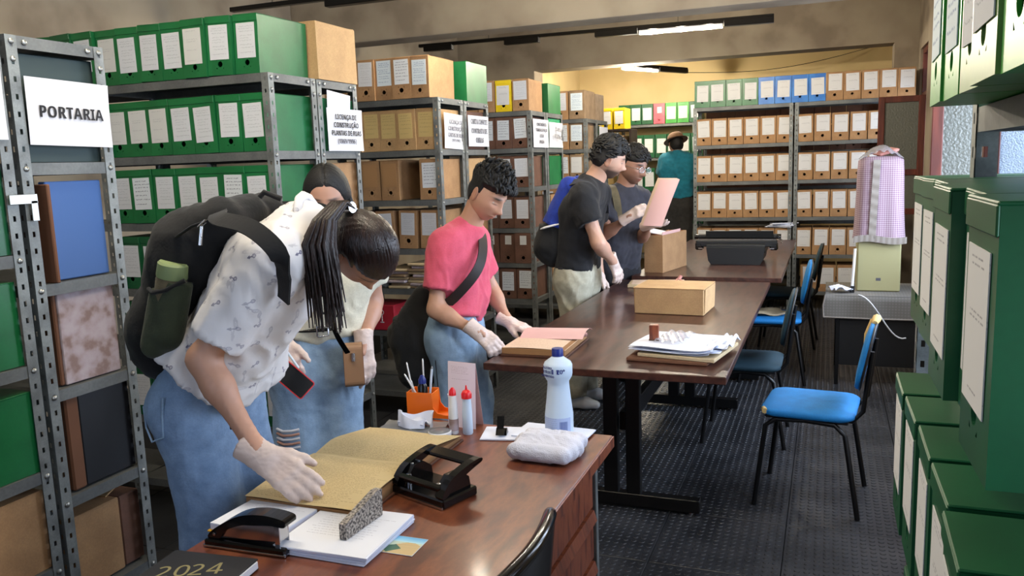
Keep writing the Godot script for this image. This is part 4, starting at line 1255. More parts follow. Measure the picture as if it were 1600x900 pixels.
	bx("spine", M.tan_spine, t, Vector3(-0.002, 0.158, 0.09), Vector3(0.05, 0.31, 0.05), 0.006)
	t = thing("cardboard_box", "worn tan box with a dark red end and open flap, lowest in the portaria rack", "box", Vector3(sx - 0.19, 0.251, -1.90))
	bx("body", M.card, t, Vector3(0, 0.13, 0.03), Vector3(0.33, 0.255, 0.18), 0.004)
	bx("end_panel", M.card_brown, t, Vector3(0, 0.13, -0.105), Vector3(0.325, 0.25, 0.085), 0.004)
	bx("open_flap", M.card_pale, t, Vector3(0.03, 0.285, -0.09), Vector3(0.20, 0.004, 0.14), 0.0, Vector3(0.3, 0.1, 0))
	t = thing("rack_bracket", "small steel bracket joining the two left racks", "bracket", Vector3(-2.188, 1.53, -1.708))
	bx("plate", M.bolt_steel, t, Vector3(0, 0, 0), Vector3(0.004, 0.028, 0.09), 0.001)
	bx("plate", M.bolt_steel, t, Vector3(0, -0.035, -0.033), Vector3(0.004, 0.06, 0.022), 0.001)
	# paper stacks and red box on the second rack
	for q in [[-2.55, 0, 7, "leaning stack of old paper bundles on the rack, left pile"], [-2.39, 1, 9, "rounded stack of old paper bundles on the rack beside the left pile"]]:
		t = thing("paper_bundle_stack", q[3], "paper stack", Vector3(q[0], 0.826, -4.66), 0, "old paper stacks")
		for i in q[2]:
			bx("bundle", M[["paper_old", "card_grey", "stained_cover"][(i + q[1]) % 3]], t, Vector3(rng.randf_range(-0.012, 0.012), 0.009 + i * 0.0185, 0.01 + rng.randf_range(-0.02, 0.02)), Vector3(0.15 - 0.01 * rng.randf(), 0.017, 0.28), 0.005, Vector3(0, rng.randf_range(-0.12, 0.12), 0))
	t = thing("dark_folder", "dark plastic folder slumped left of the paper stacks", "folder", Vector3(-2.73, 0.826, -4.62))
	bx("folder", M.grey_bag, t, Vector3(0, 0.045, 0), Vector3(0.17, 0.05, 0.22), 0.012, Vector3(0, 0.2, -0.35))
	t = thing("white_papers", "white papers lying on the boxes behind the typewriter's right end", "papers", Vector3(-0.46, 0.849, -8.90))
	for i in 4: bx("sheets", M.white_sheet, t, Vector3(0.01 * i, 0.006 + i * 0.012, 0.01 * (i % 2)), Vector3(0.26, 0.010, 0.22), 0.002, Vector3(0.0, 0.15 * (i - 1.5), 0.03 * (i % 2)))
	t = thing("red_box", "red cardboard box with white emblem low on the rack", "box", Vector3(-2.70, 0.55, -4.62))
	bx("body", M.red_box, t, Vector3(0, 0.085, 0), Vector3(0.24, 0.165, 0.24), 0.004)
	var em := nst()
	for i in 14:
		var a := TAU * i / 14
		var b := TAU * (i + 1) / 14
		quad(em, Vector3(cos(a) * 0.011, sin(a) * 0.011, 0), Vector3(cos(a) * 0.016, sin(a) * 0.016, 0), Vector3(cos(b) * 0.016, sin(b) * 0.016, 0), Vector3(cos(b) * 0.011, sin(b) * 0.011, 0))
	slab(em, Vector3(-0.003, -0.06, -0.0005), Vector3(0.003, -0.014, 0.0005))
	slab(em, Vector3(-0.014, -0.068, -0.0005), Vector3(0.014, -0.062, 0.0005))
	obj("white_emblem", em, M.paper, t, T(0.03, 0.12, 0.1212))
	bx("side_print", M.paper, t, Vector3(0.1205, 0.09, 0.0), Vector3(0.001, 0.09, 0.05))

# ---------------------------------------------------------------- things lying about
func stand(called: String, label: String, category: String, at: Vector3, turn := 0.0, group := "") -> Node3D:
	return thing(called, label, category, at, turn, group)

func build_small() -> void:
	var st: SurfaceTool
	var t: Node3D
	var D := 0.7505
	# open ledger
	t = stand("open_ledger", "large old ledger open on the desk, yellowed handwritten pages under her glove", "book", Vector3(-1.193, D, -1.862))
	bx("cover", M.old_leather, t, Vector3(0, 0.003, 0), Vector3(0.335, 0.006, 0.61), 0.001)
	st = nst()
	prism(st, T(0, 0, 0, PI / 2), PackedVector2Array([Vector2(-0.298, 0.006), Vector2(0.0, 0.006), Vector2(0.0, 0.027), Vector2(-0.05, 0.034), Vector2(-0.16, 0.034), Vector2(-0.298, 0.026)]), 0.318)
	obj("near_pages", st, M.page_block, t)
	st = nst()
	prism(st, T(0, 0, 0, PI / 2), PackedVector2Array([Vector2(0.0, 0.006), Vector2(0.298, 0.006), Vector2(0.298, 0.012), Vector2(0.2, 0.020), Vector2(0.08, 0.036), Vector2(0.02, 0.032), Vector2(0.0, 0.026)]), 0.318)
	obj("far_pages", st, M.page_block, t)
	st = nst()
	sheet(st, func(u: float, v: float):
		var z: float = 0.299 - v * 0.299
		var y := 0.0295 + 0.012 * sin(v * PI * 0.82) + 0.0015 * sin(u * 9.0)
		return Vector3((u - 0.5) * 0.322, y, z), 12, 14, 0.001)
	obj("near_leaf", st, M.ledger_page, t)
	st = nst()
	sheet(st, func(u: float, v: float):
		var y := 0.032 + 0.018 * sin(minf(v * 2.0, 1.0) * PI * 0.5) - maxf(0.0, v - 0.3) * 0.050 + 0.002 * sin(u * 7.0)
		return Vector3((u - 0.5) * 0.322, y, -v * 0.302), 12, 14, 0.001)
	obj("far_leaf", st, M.ledger_page, t)
	# hole punch
	t = stand("hole_punch", "large black two-hole punch beside the open ledger", "hole punch", Vector3(-0.93, D, -1.775), -0.33)
	bx("base", M.black_gloss, t, Vector3(0, 0.012, 0), Vector3(0.19, 0.024, 0.125), 0.004)
	bx("edge_strip", M.chrome, t, Vector3(0, 0.004, 0.0635), Vector3(0.185, 0.006, 0.003), 0.0)
	for s in [-1.0, 1.0]:
		st = nst()
		prism(st, T(s * 0.068, 0.022, 0.0, PI / 2), PackedVector2Array([Vector2(-0.05, 0.0), Vector2(0.05, 0.0), Vector2(0.045, 0.03), Vector2(0.02, 0.048), Vector2(-0.015, 0.048), Vector2(-0.04, 0.022)]), 0.03)
		obj("side_bracket", st, M.black_gloss, t)
		for q in [-0.012, 0.012]:
			st = nst()
			lathe(st, T(s * 0.068, 0.0702, q - 0.002), [Vector2(0.0045, 0), Vector2(0.0045, 0.0015), Vector2(0.0, 0.0025)], 8)
			obj("rivet", st, M.chrome, t)
		st = nst()
		prism(st, T(s * 0.082, 0.0, 0.0, PI / 2), smooth_poly(PackedVector2Array([Vector2(-0.062, 0.030), Vector2(-0.045, 0.028), Vector2(-0.015, 0.050), Vector2(0.05, 0.072), Vector2(0.085, 0.082), Vector2(0.08, 0.092), Vector2(0.03, 0.086), Vector2(-0.03, 0.066)])), 0.022)
		obj("lever_arm", st, M.black_gloss, t)
		st = nst()
		lathe(st, T(s * 0.055, 0.022, 0.035), [Vector2(0.007, 0), Vector2(0.007, 0.03), Vector2(0.0, 0.032)], 10)
		obj("punch_pin", st, M.chrome, t)
	bx("lever_plate", M.black_gloss, t, Vector3(0, 0.082, -0.068), Vector3(0.186, 0.012, 0.04), 0.004, Vector3(0.2, 0, 0))
	bx("front_bar", M.black_gloss, t, Vector3(0, 0.045, 0.046), Vector3(0.15, 0.016, 0.016), 0.003, Vector3(0.3, 0, 0))
	# stapler
	t = stand("stapler", "black desk stapler with a chrome body at the near edge of the desk", "stapler", Vector3(-1.195, D, -1.388), 0.04)
	bx("base", M.black_gloss, t, Vector3(0, 0.009, 0), Vector3(0.215, 0.018, 0.06), 0.004)
	bx("base_rim", M.chrome, t, Vector3(0, 0.0035, 0.0), Vector3(0.218, 0.005, 0.063), 0.001)
	st = nst()
	prism(st, T(0, 0, 0), PackedVector2Array([Vector2(-0.085, 0.018), Vector2(-0.04, 0.022), Vector2(0.088, 0.028), Vector2(0.088, 0.064), Vector2(-0.02, 0.055), Vector2(-0.07, 0.04)]), 0.03)
	obj("magazine", st, M.chrome, t)
	st = nst()
	prism(st, T(0, 0, 0), smooth_poly(PackedVector2Array([Vector2(-0.10, 0.018), Vector2(-0.07, 0.02), Vector2(-0.05, 0.042), Vector2(0.0, 0.06), Vector2(0.06, 0.066), Vector2(0.10, 0.064), Vector2(0.108, 0.072), Vector2(0.10, 0.082), Vector2(0.05, 0.088), Vector2(-0.01, 0.08), Vector2(-0.06, 0.056), Vector2(-0.095, 0.032)])), 0.042)
	obj("lever", st, M.black_gloss, t)
	for s in [-1.0, 1.0]:
		bx("front_jaw", M.chrome, t, Vector3(0.082, 0.04, s * 0.0165), Vector3(0.014, 0.05, 0.003), 0.001)
	st = nst()
	lathe(st, T(-0.082, 0.03, 0.0215, 0, PI / 2), [Vector2(0.004, 0), Vector2(0.004, 0.002), Vector2(0, 0.003)], 8)
	obj("rivet", st, M.chrome, t)
	# notebook, papers, granite, card, agenda
	t = stand("notepad", "white notepad with a yellow cover edge behind the stapler", "notepad", Vector3(-1.242, D, -1.496), -0.05)
	bx("cover", M.yellow_card, t, Vector3(0.0, 0.002, 0), Vector3(0.205, 0.004, 0.165), 0.0008)
	bx("pages", M.white_sheet, t, Vector3(0.0, 0.012, -0.002), Vector3(0.196, 0.016, 0.158), 0.001)
	bx("top_page", M.print_sheet, t, Vector3(0.0, 0.0205, -0.002), Vector3(0.195, 0.0008, 0.157))
	t = stand("paper_stack", "stack of white printed sheets held down by a granite piece", "paper stack", Vector3(-1.015, D, -1.492), 0.02)
	for i in 4:
		bx("sheets", M.white_sheet, t, Vector3(0.002 * (i % 2), 0.0025 + i * 0.0045, -0.002 * (i % 3)), Vector3(0.232, 0.0043, 0.228), 0.0006, Vector3(0, 0.012 * (i - 1.5), 0))
	bx("top_sheet", M.print_sheet, t, Vector3(0.0, 0.0185, 0.0), Vector3(0.230, 0.0006, 0.226))
	t = stand("granite_piece", "grey speckled granite offcut standing on the white sheets", "stone", Vector3(-0.985, D + 0.0192, -1.515), PI / 2 - 0.06)
	st = nst()
	prism(st, T(0, 0, 0), PackedVector2Array([Vector2(-0.072, 0.0), Vector2(0.072, 0.0), Vector2(0.075, 0.064), Vector2(0.055, 0.066), Vector2(-0.03, 0.046), Vector2(-0.072, 0.036)]), 0.018)
	obj("stone", st, M.granite, t)
	t = stand("picture_card", "small colour picture card of hills half under the white sheets", "picture card", Vector3(-0.873, D, -1.492), 0.02)
	bx("card", M.paper, t, Vector3(0, 0.0006, 0), Vector3(0.098, 0.001, 0.082))
	st = nst()
	quad(st, Vector3(-0.048, 0.0013, 0.04), Vector3(0.048, 0.0013, 0.04), Vector3(0.048, 0.0013, -0.04), Vector3(-0.048, 0.0013, -0.04))
	st.set_smooth_group(-1)
	obj("print", st, M.postcard_print, t)
	t = stand("agenda_book", "dark navy diary with a gold 2024 at the bottom left corner of the desk", "diary", Vector3(-1.20, D, -1.165), 0.10)
	bx("pages", M.paper, t, Vector3(0.006, 0.012, 0.0), Vector3(0.198, 0.016, 0.252), 0.001)
	for y in [0.0025, 0.0215]: bx("cover", M.navy, t, Vector3(0, y, 0), Vector3(0.205, 0.004, 0.262), 0.001)
	lettering("2024", 0.062, t, T(-0.01, 0.0238, -0.055, 0.35, -PI / 2), M.gold, "Droid Sans", false)
	# organiser
	t = stand("desk_organiser", "orange plastic desk organiser with a pen cup", "organiser", Vector3(-1.20, D, -2.385), 0.10)
	for s in [-1.0, 1.0]:
		st = nst()
		prism(st, T(0, 0, s * 0.036), PackedVector2Array([Vector2(-0.115, 0.0), Vector2(0.115, 0.0), Vector2(0.115, 0.034), Vector2(0.10, 0.034), Vector2(0.095, 0.012), Vector2(0.02, 0.012), Vector2(-0.008, 0.018), Vector2(-0.022, 0.036), Vector2(-0.026, 0.086), Vector2(-0.115, 0.086)]), 0.003)
		obj("side_wall", st, M.orange_plastic, t)
	for q in [[-0.1135, 0.086], [-0.0275, 0.082], [0.1135, 0.034]]:
		bx("cross_wall", M.orange_plastic, t, Vector3(q[0], q[1] / 2, 0), Vector3(0.003, q[1], 0.07), 0.0005)
	bx("tray_floor", M.orange_plastic, t, Vector3(0, 0.0025, 0), Vector3(0.226, 0.003, 0.07), 0.0)
	var o := Vector3(-1.27, D + 0.006, -2.378)
	var sticks := [["white plastic straw leaning left in the orange cup", Vector3(-0.02, 0, 0.01), Vector3(-0.055, 0.165, 0.0), "white_plastic", 0.0028], ["white plastic straw crossing the others in the orange cup", Vector3(0.025, 0, 0.012), Vector3(-0.052, 0.13, 0.02), "white_plastic", 0.0032], ["short white straw by the rim of the orange cup", Vector3(-0.02, 0, -0.012), Vector3(-0.036, 0.108, 0.012), "white_plastic", 0.004], ["upright white stick at the back of the orange cup", Vector3(-0.005, 0, -0.02), Vector3(-0.006, 0.175, -0.022), "white_plastic", 0.0028], ["clear pen leaning right in the orange cup", Vector3(0.014, 0, -0.008), Vector3(0.028, 0.15, -0.02), "milky", 0.0042]]
	for q in sticks:
		t = stand("pen", q[0], "pen", o, 0, "sticks and pens in the orange cup")
		tube_part("stem", [q[1], q[2]], q[4], M[q[3]], t, 8)
		tube_part("tip", [q[2], q[2] + (q[2] - q[1]).normalized() * 0.008], [q[4] * 1.05, q[4] * 0.6], M.white_plastic if q[3] != "milky" else M.grey_bag, t, 8)
	t = stand("small_bottle", "small dark bottle with a blue cap among the pens", "bottle", o + Vector3(0.003, 0, 0.006))
	st = nst()
	lathe(st, Transform3D(), [Vector2(0.0, 0.0), Vector2(0.017, 0.0), Vector2(0.017, 0.095), Vector2(0.011, 0.108)], 14)
	obj("body", st, M.black_gloss, t)
	st = nst()
	lathe(st, Transform3D(), [Vector2(0.013, 0.105), Vector2(0.013, 0.118), Vector2(0.006, 0.132), Vector2(0.0, 0.134)], 14)
	obj("cap", st, M.blue_plastic, t)
	t = stand("brown_cup", "brown cup with a white rim half hidden behind the folded card", "cup", Vector3(-1.148, D + 0.007, -2.378))
	st = nst()
	lathe(st, Transform3D(), [Vector2(0.0, 0.0), Vector2(0.022, 0.0), Vector2(0.025, 0.07)], 18)
	obj("body", st, M.brown_plastic, t)
	st = nst()
	lathe(st, Transform3D(), [Vector2(0.026, 0.066), Vector2(0.027, 0.074), Vector2(0.022, 0.074), Vector2(0.021, 0.02)], 18)
	obj("rim", st, M.white_plastic, t)
	t = stand("folded_card", "tall pinkish white printed sheet standing folded behind the glue bottles", "printed sheet", Vector3(-1.085, D, -2.285), -0.12)
	st = nst()
	sheet(st, func(u: float, v: float): return Vector3((u - 0.5) * 0.103, v * 0.212, -v * 0.014 + 0.004 * sin(u * 3.0)), 6, 6, 0.0008)
	obj("front_leaf", st, M.stand_print, t)
	st = nst()
	sheet(st, func(u: float, v: float): return Vector3(0.0515 - u * 0.10, v * 0.212, -0.05 + 0.036 * v), 6, 6, 0.0008)
	obj("back_leaf", st, M.pink_sheet, t)
	for q in [[-1.083, -2.222, "slim white glue bottle with a red cap and pink label", "white_plastic", 0.015, 0.125], [-1.040, -2.232, "clear white glue bottle with a pointed red cap", "milky", 0.0165, 0.122]]:
		t = stand("glue_bottle", q[2], "glue bottle", Vector3(q[0], D, q[1]), 0, "glue bottles")
		st = nst()
		lathe(st, Transform3D(), [Vector2(0.0, 0.0), Vector2(q[4] - 0.002, 0.0), Vector2(q[4], 0.004), Vector2(q[4] - 0.001, q[5] * 0.6), Vector2(q[4] - 0.0035, q[5])], 18)
		obj("body", st, M[q[3]], t)
		st = nst()
		if q[3] == "white_plastic":
			lathe(st, Transform3D(), [Vector2(0.0115, q[5] - 0.002), Vector2(0.0105, q[5] + 0.014), Vector2(0.004, q[5] + 0.024), Vector2(0.0, q[5] + 0.025)], 16)
		else:
			lathe(st, Transform3D(), [Vector2(0.0165, q[5] - 0.006), Vector2(0.0165, q[5] + 0.008), Vector2(0.012, q[5] + 0.017), Vector2(0.004, q[5] + 0.021), Vector2(0.002, q[5] + 0.035), Vector2(0.0, q[5] + 0.035)], 16)
		obj("cap", st, M.red_plastic, t)
		if q[3] == "white_plastic":
			st = nst()
			lathe(st, Transform3D(), [Vector2(q[4] + 0.0003, 0.012), Vector2(q[4] + 0.0003, 0.05)], 18)
			obj("label_band", st, M.stained_cover, t)
	t = stand("round_tin", "low round white tin with a grey lid on the desk", "tin", Vector3(-1.115, D, -2.185))
	st = nst()
	lathe(st, Transform3D(), [Vector2(0, 0), Vector2(0.036, 0), Vector2(0.037, 0.016), Vector2(0.034, 0.019)], 24)
	obj("body", st, M.white_plastic, t)
	st = nst()
	lathe(st, Transform3D(), [Vector2(0.034, 0.0175), Vector2(0.031, 0.019), Vector2(0, 0.019)], 24)
	obj("lid", st, M.grey_bag, t)
	st = nst()
	sheet(st, func(u: float, v: float): return Vector3((u - 0.5) * 0.21, 0.002 + 0.004 * absf(sin(u * 13.0 + v * 5.0)), (0.5 - v) * 0.12), 14, 8, 0.001)
	tag(obj("plastic_sheet", st, M.grey_bag, self, T(-1.235, D, -2.235, 0.15)), "flat grey plastic bag under the folded white mask", "plastic bag")
	t = stand("face_mask", "white folded face mask lying in front of the orange organiser", "face mask", Vector3(-1.235, D + 0.0075, -2.245), -0.1)
	st = nst()
	sheet(st, func(u: float, v: float):
		var a: float = u * TAU * 0.92
		var r := 1.0 + 0.1 * sin(a * 3.0) + 0.05 * sin(a * 7.0 + v * 3.0)
		return Vector3(cos(a) * 0.062 * r, v * (0.036 + 0.012 * sin(a * 2.0 + 0.5)), -sin(a) * 0.03 * r - (v - 0.5) * 0.012), 36, 5, 0.003)
	obj("band", st, M.white_sheet, t)
	st = nst()
	sheet(st, func(u: float, v: float): return Vector3((u - 0.5) * 0.1, 0.012 + 0.01 * sin(u * 8.0) * sin(v * 6.0), (0.5 - v) * 0.05), 10, 6, 0.003)
	obj("inner_fold", st, M.white_sheet, t)
	# alcohol bottle, papers, clip, towel
	t = stand("folded_papers", "folded bluish white papers under the plastic bottle", "papers", Vector3(-0.825, D, -2.285), 0.04)
	bx("sheet", M.white_sheet, t, Vector3(-0.07, 0.003, 0.02), Vector3(0.20, 0.005, 0.12), 0.001, Vector3(0, 0.18, 0))
	bx("sheet", M.white_sheet, t, Vector3(0.05, 0.0085, 0.0), Vector3(0.23, 0.005, 0.13), 0.001, Vector3(0, -0.10, 0))
	t = stand("binder_clip", "black binder clip on the folded papers", "clip", Vector3(-0.93, D + 0.006, -2.245), 0.2)
	st = nst()
	prism(st, T(0, 0, 0, PI / 2), PackedVector2Array([Vector2(-0.018, 0.0), Vector2(0.018, 0.0), Vector2(0.004, 0.018), Vector2(-0.004, 0.018)]), 0.034)
	obj("body", st, M.black_gloss, t)
	bx("handle", M.black_gloss, t, Vector3(-0.004, 0.034, -0.004), Vector3(0.022, 0.04, 0.002), 0.0, Vector3(-0.5, 0, 0))
	bx("handle", M.black_gloss, t, Vector3(0.002, 0.012, 0.022), Vector3(0.022, 0.002, 0.03), 0.0, Vector3(0.35, 0, 0))
	t = stand("plastic_bottle", "tall milky plastic bottle with a blue cap on the folded papers", "bottle", Vector3(-0.755, D + 0.0115, -2.285))
	st = nst()
	lathe(st, Transform3D(), [Vector2(0, 0), Vector2(0.041, 0.0), Vector2(0.0435, 0.004), Vector2(0.0435, 0.062), Vector2(0.037, 0.115), Vector2(0.033, 0.155), Vector2(0.033, 0.165), Vector2(0.042, 0.18), Vector2(0.044, 0.19), Vector2(0.044, 0.215), Vector2(0.04, 0.224), Vector2(0.018, 0.24), Vector2(0.016, 0.248)], 32)
	obj("body", st, M.milky, t)
	st = nst()
	lathe(st, Transform3D(), [Vector2(0.0175, 0.241), Vector2(0.0175, 0.264), Vector2(0.0165, 0.266), Vector2(0.0, 0.266)], 24)
	obj("cap", st, M.blue_plastic, t)
	st = nst()
	sheet(st, func(u: float, v: float):
		var a := -PI / 2 + (u - 0.5) * 2.4
		return Vector3(cos(a) * 0.0439, 0.008 + v * 0.05, -sin(a) * 0.0439), 18, 2, 0.0004)
	obj("label", st, M.bottle_label, t)
	for q in [["1 L", 0.018, 0.202, 0.020], ["70°", 0.40, 0.202, 0.018], ["ÁLCOOL", -0.55, 0.213, 0.010], ["ETÍLICO", -0.55, 0.2, 0.010], ["HIDRATADO", -0.55, 0.188, 0.009]]:
		lettering(q[0], q[3], t, T(sin(q[1] + 0.1) * 0.0442, q[2], cos(q[1] + 0.1) * 0.0442, q[1] + 0.1), M.blue_plastic, "Droid Sans", true)
	# long table: open book, papers, boxes
	var H := 0.7505
	t = stand("bound_book", "thick old book open at the table corner under the gloves of the woman in pink", "book", Vector3(-1.19, H, -3.44), 0.03)
	bx("lower_cover", M.old_leather, t, Vector3(0, 0.004, 0), Vector3(0.30, 0.008, 0.40), 0.001)
	bx("pages", M.page_block, t, Vector3(-0.002, 0.021, 0.0), Vector3(0.288, 0.027, 0.385), 0.002)
	st = nst()
	sheet(st, func(u: float, v: float): return Vector3((u - 0.5) * 0.286, 0.0355 + 0.003 * sin(u * 4.0), 0.19 - v * 0.22), 8, 6, 0.0008)
	obj("open_page", st, M.book_page, t)
	st = nst()
	sheet(st, func(u: float, v: float): return Vector3((u - 0.5) * 0.30 + 0.02, 0.036 + 0.026 * sin(v * PI * 0.9) + 0.006 * u, -0.005 - v * 0.19), 8, 10, 0.001)
	obj("turned_leaf", st, M.pink_sheet, t)
	st = nst()
	sheet(st, func(u: float, v: float):
		var a := v * 3.4
		return Vector3(0.13 + u * 0.045, 0.045 + 0.014 * sin(a), -0.06 - 0.025 * v - 0.02 * cos(a)), 4, 14, 0.001)
	obj("curled_corner", st, M.pink_sheet, t)
	t = stand("paper_pile", "untidy pile of white papers on old volumes at the near table corner", "paper stack", Vector3(-0.575, H, -3.445), -0.12)
	bx("old_volume", M.tan_spine, t, Vector3(-0.02, 0.008, 0.02), Vector3(0.34, 0.015, 0.34), 0.003, Vector3(0, 0.05, 0))
	bx("old_volume", M.paper_old, t, Vector3(0.03, 0.024, 0.0), Vector3(0.33, 0.016, 0.35), 0.003, Vector3(0, -0.05, 0))
	for i in 5:
		st = nst()
		var ph := i * 1.7
		sheet(st, func(u: float, v: float): return Vector3((u - 0.5) * 0.35, 0.003 * sin(u * 6.0 + ph) + 0.004 * sin(v * 5.0 + ph) + 0.012 * pow(maxf(0.0, u - 0.8) * 5.0, 2.0) * (0.5 + 0.5 * sin(v * 9.0 + ph)), (0.5 - v) * 0.33), 12, 10, 0.002)
		obj("loose_sheet", st, M.print_sheet if i == 4 else M.white_sheet, t, T(0.01 * (i % 3) - 0.008, 0.038 + i * 0.0052, 0.012 * ((i * 2) % 3) - 0.01, 0.06 * ((i % 3) - 1)))
	st = nst()
	sheet(st, func(u: float, v: float): return Vector3((u - 0.5) * 0.12, 0.012 * absf(sin(u * 9.0 + v * 7.0)), (0.5 - v) * 0.22), 14, 14, 0.0015)
	obj("crumpled_plastic", st, M.clear_film, t, T(-0.03, 0.068, 0.0))
	st = nst()
	sheet(st, func(u: float, v: float): return Vector3((u - 0.5) * 0.09, 0.008 + 0.014 * sin(u * 14.0) * sin(v * 11.0), (0.5 - v) * 0.25), 14, 14, 0.002)
	obj("crumpled_edge", st, M.white_sheet, t, T(0.17, 0.05, -0.03))
	t = stand("wooden_block", "small brown wooden block standing on the pile of white papers", "block", Vector3(-0.685, H + 0.066, -3.40), 0.12)
	bx("block", M.drawer_wood, t, Vector3(0, 0.034, 0), Vector3(0.04, 0.066, 0.035), 0.003)
	bx("base_plate", M.old_leather, t, Vector3(0, 0.003, 0), Vector3(0.044, 0.005, 0.04), 0.001)
	t = stand("cardboard_box", "closed tan cardboard box lying on the middle of the near table", "box", Vector3(-0.785, H, -4.48), -0.06)
	bx("body", M.card_pale, t, Vector3(0, 0.071, 0), Vector3(0.378, 0.140, 0.30), 0.003)
	bx("lid", M.card_pale, t, Vector3(0, 0.1425, 0), Vector3(0.386, 0.004, 0.305), 0.001)
	for s in [-1.0, 1.0]:
		bx("end_flap", M.card_pale, t, Vector3(s * 0.1925, 0.075, 0), Vector3(0.004, 0.128, 0.27), 0.001, Vector3(0, 0, s * -0.03))
	t = stand("paper_bundle", "flat bundle of old papers with a pink tie behind the tan box", "paper bundle", Vector3(-1.06, H, -5.35), 0.1)
	bx("papers", M.paper_old, t, Vector3(0, 0.012, 0), Vector3(0.36, 0.022, 0.22), 0.004)
	bx("top_sheet", M.book_page, t, Vector3(0.01, 0.0245, 0), Vector3(0.34, 0.002, 0.20), 0.0, Vector3(0, 0.05, 0))
	st = nst()
	tube(st, [Vector3(0.12, 0.03, 0.08), Vector3(0.15, 0.06, 0.05), Vector3(0.18, 0.035, 0.07), Vector3(0.15, 0.02, 0.11)], 0.008, 6)
	tube(st, [Vector3(0.15, 0.05, 0.06), Vector3(0.165, 0.075, 0.05)], 0.012, 6)
	tube(st, [Vector3(0.06, 0.03, 0.1), Vector3(0.10, 0.028, 0.115), Vector3(0.15, 0.03, 0.10)], 0.006, 6)
	obj("pink_tie", st, M.string_pink, t)
	# second table: open archive box, typewriter
	t = stand("open_box", "open cardboard archive box with raised flaps in front of the standing men", "box", Vector3(-1.12, 0.776, -6.02), -0.21)
	for s in [-1.0, 1.0]:
		bx("long_side", M.card, t, Vector3(s * 0.069, 0.135, 0), Vector3(0.004, 0.27, 0.46), 0.0)
		bx("short_side", M.card, t, Vector3(0, 0.135, s * 0.228), Vector3(0.134, 0.27, 0.004), 0.0)
	bx("bottom", M.card, t, Vector3(0, 0.003, 0), Vector3(0.134, 0.005, 0.452), 0.0)
	bx("papers", M.pink_sheet, t, Vector3(0, 0.13, 0), Vector3(0.10, 0.23, 0.42), 0.004)
	bx("inner_flap", M.pink_sheet, t, Vector3(0.055, 0.265, 0.03), Vector3(0.003, 0.05, 0.34), 0.0, Vector3(0, 0, -0.1))
	bx("open_flap", M.paper, t, Vector3(-0.03, 0.285, 0.10), Vector3(0.12, 0.004, 0.16), 0.001, Vector3(0.1, 0.3, -0.22))
	bx("open_flap", M.paper, t, Vector3(-0.13, 0.262, 0.20), Vector3(0.13, 0.004, 0.10), 0.001, Vector3(0.25, 0.2, 0.3))
	t = stand("typewriter", "black office typewriter seen from behind on the far table", "typewriter", Vector3(-0.65, 0.776, -6.48))
	st = nst()
	prism(st, T(0, 0, 0), PackedVector2Array([Vector2(-0.18, 0.0), Vector2(0.18, 0.0), Vector2(0.2, 0.03), Vector2(0.215, 0.13), Vector2(-0.215, 0.13), Vector2(-0.2, 0.03)]), 0.36)
	obj("body", st, M.typewriter_grey, t)
	st = nst()
	prism(st, T(0, 0.12, 0, PI / 2), round_poly(0.30, 0.075, 0.02, 4), 0.43)
	obj("type_basket", st, M.typewriter_grey, t)
	bx("carriage", M.typewriter_grey, t, Vector3(0, 0.155, 0.11), Vector3(0.60, 0.05, 0.05), 0.006)
	bx("carriage_rail", M.chrome, t, Vector3(0, 0.183, 0.085), Vector3(0.58, 0.006, 0.02), 0.001)
	tube_part("platen", [Vector3(-0.29, 0.20, 0.04), Vector3(0.29, 0.20, 0.04)], 0.022, M.black_plastic, t, 14)
	bx("paper_rest", M.typewriter_grey, t, Vector3(0.02, 0.225, 0.085), Vector3(0.50, 0.05, 0.008), 0.002, Vector3(0.3, 0, 0))
	for s in [-1.0, 1.0]:
		tube_part("platen_knob", [Vector3(s * 0.292, 0.20, 0.04), Vector3(s * 0.322, 0.20, 0.04)], 0.02, M.black_gloss, t, 12)
		bx("end_housing", M.black_gloss, t, Vector3(s * 0.275, 0.135, 0.10), Vector3(0.06, 0.06, 0.07), 0.01)
		bx("margin_part", M.chrome, t, Vector3(s * 0.262, 0.118, 0.137), Vector3(0.035, 0.008, 0.006), 0.001)
	tube_part("return_lever", [Vector3(0.30, 0.19, 0.06), Vector3(0.335, 0.18, 0.12), Vector3(0.33, 0.165, 0.16)], 0.006, M.chrome, t, 8)

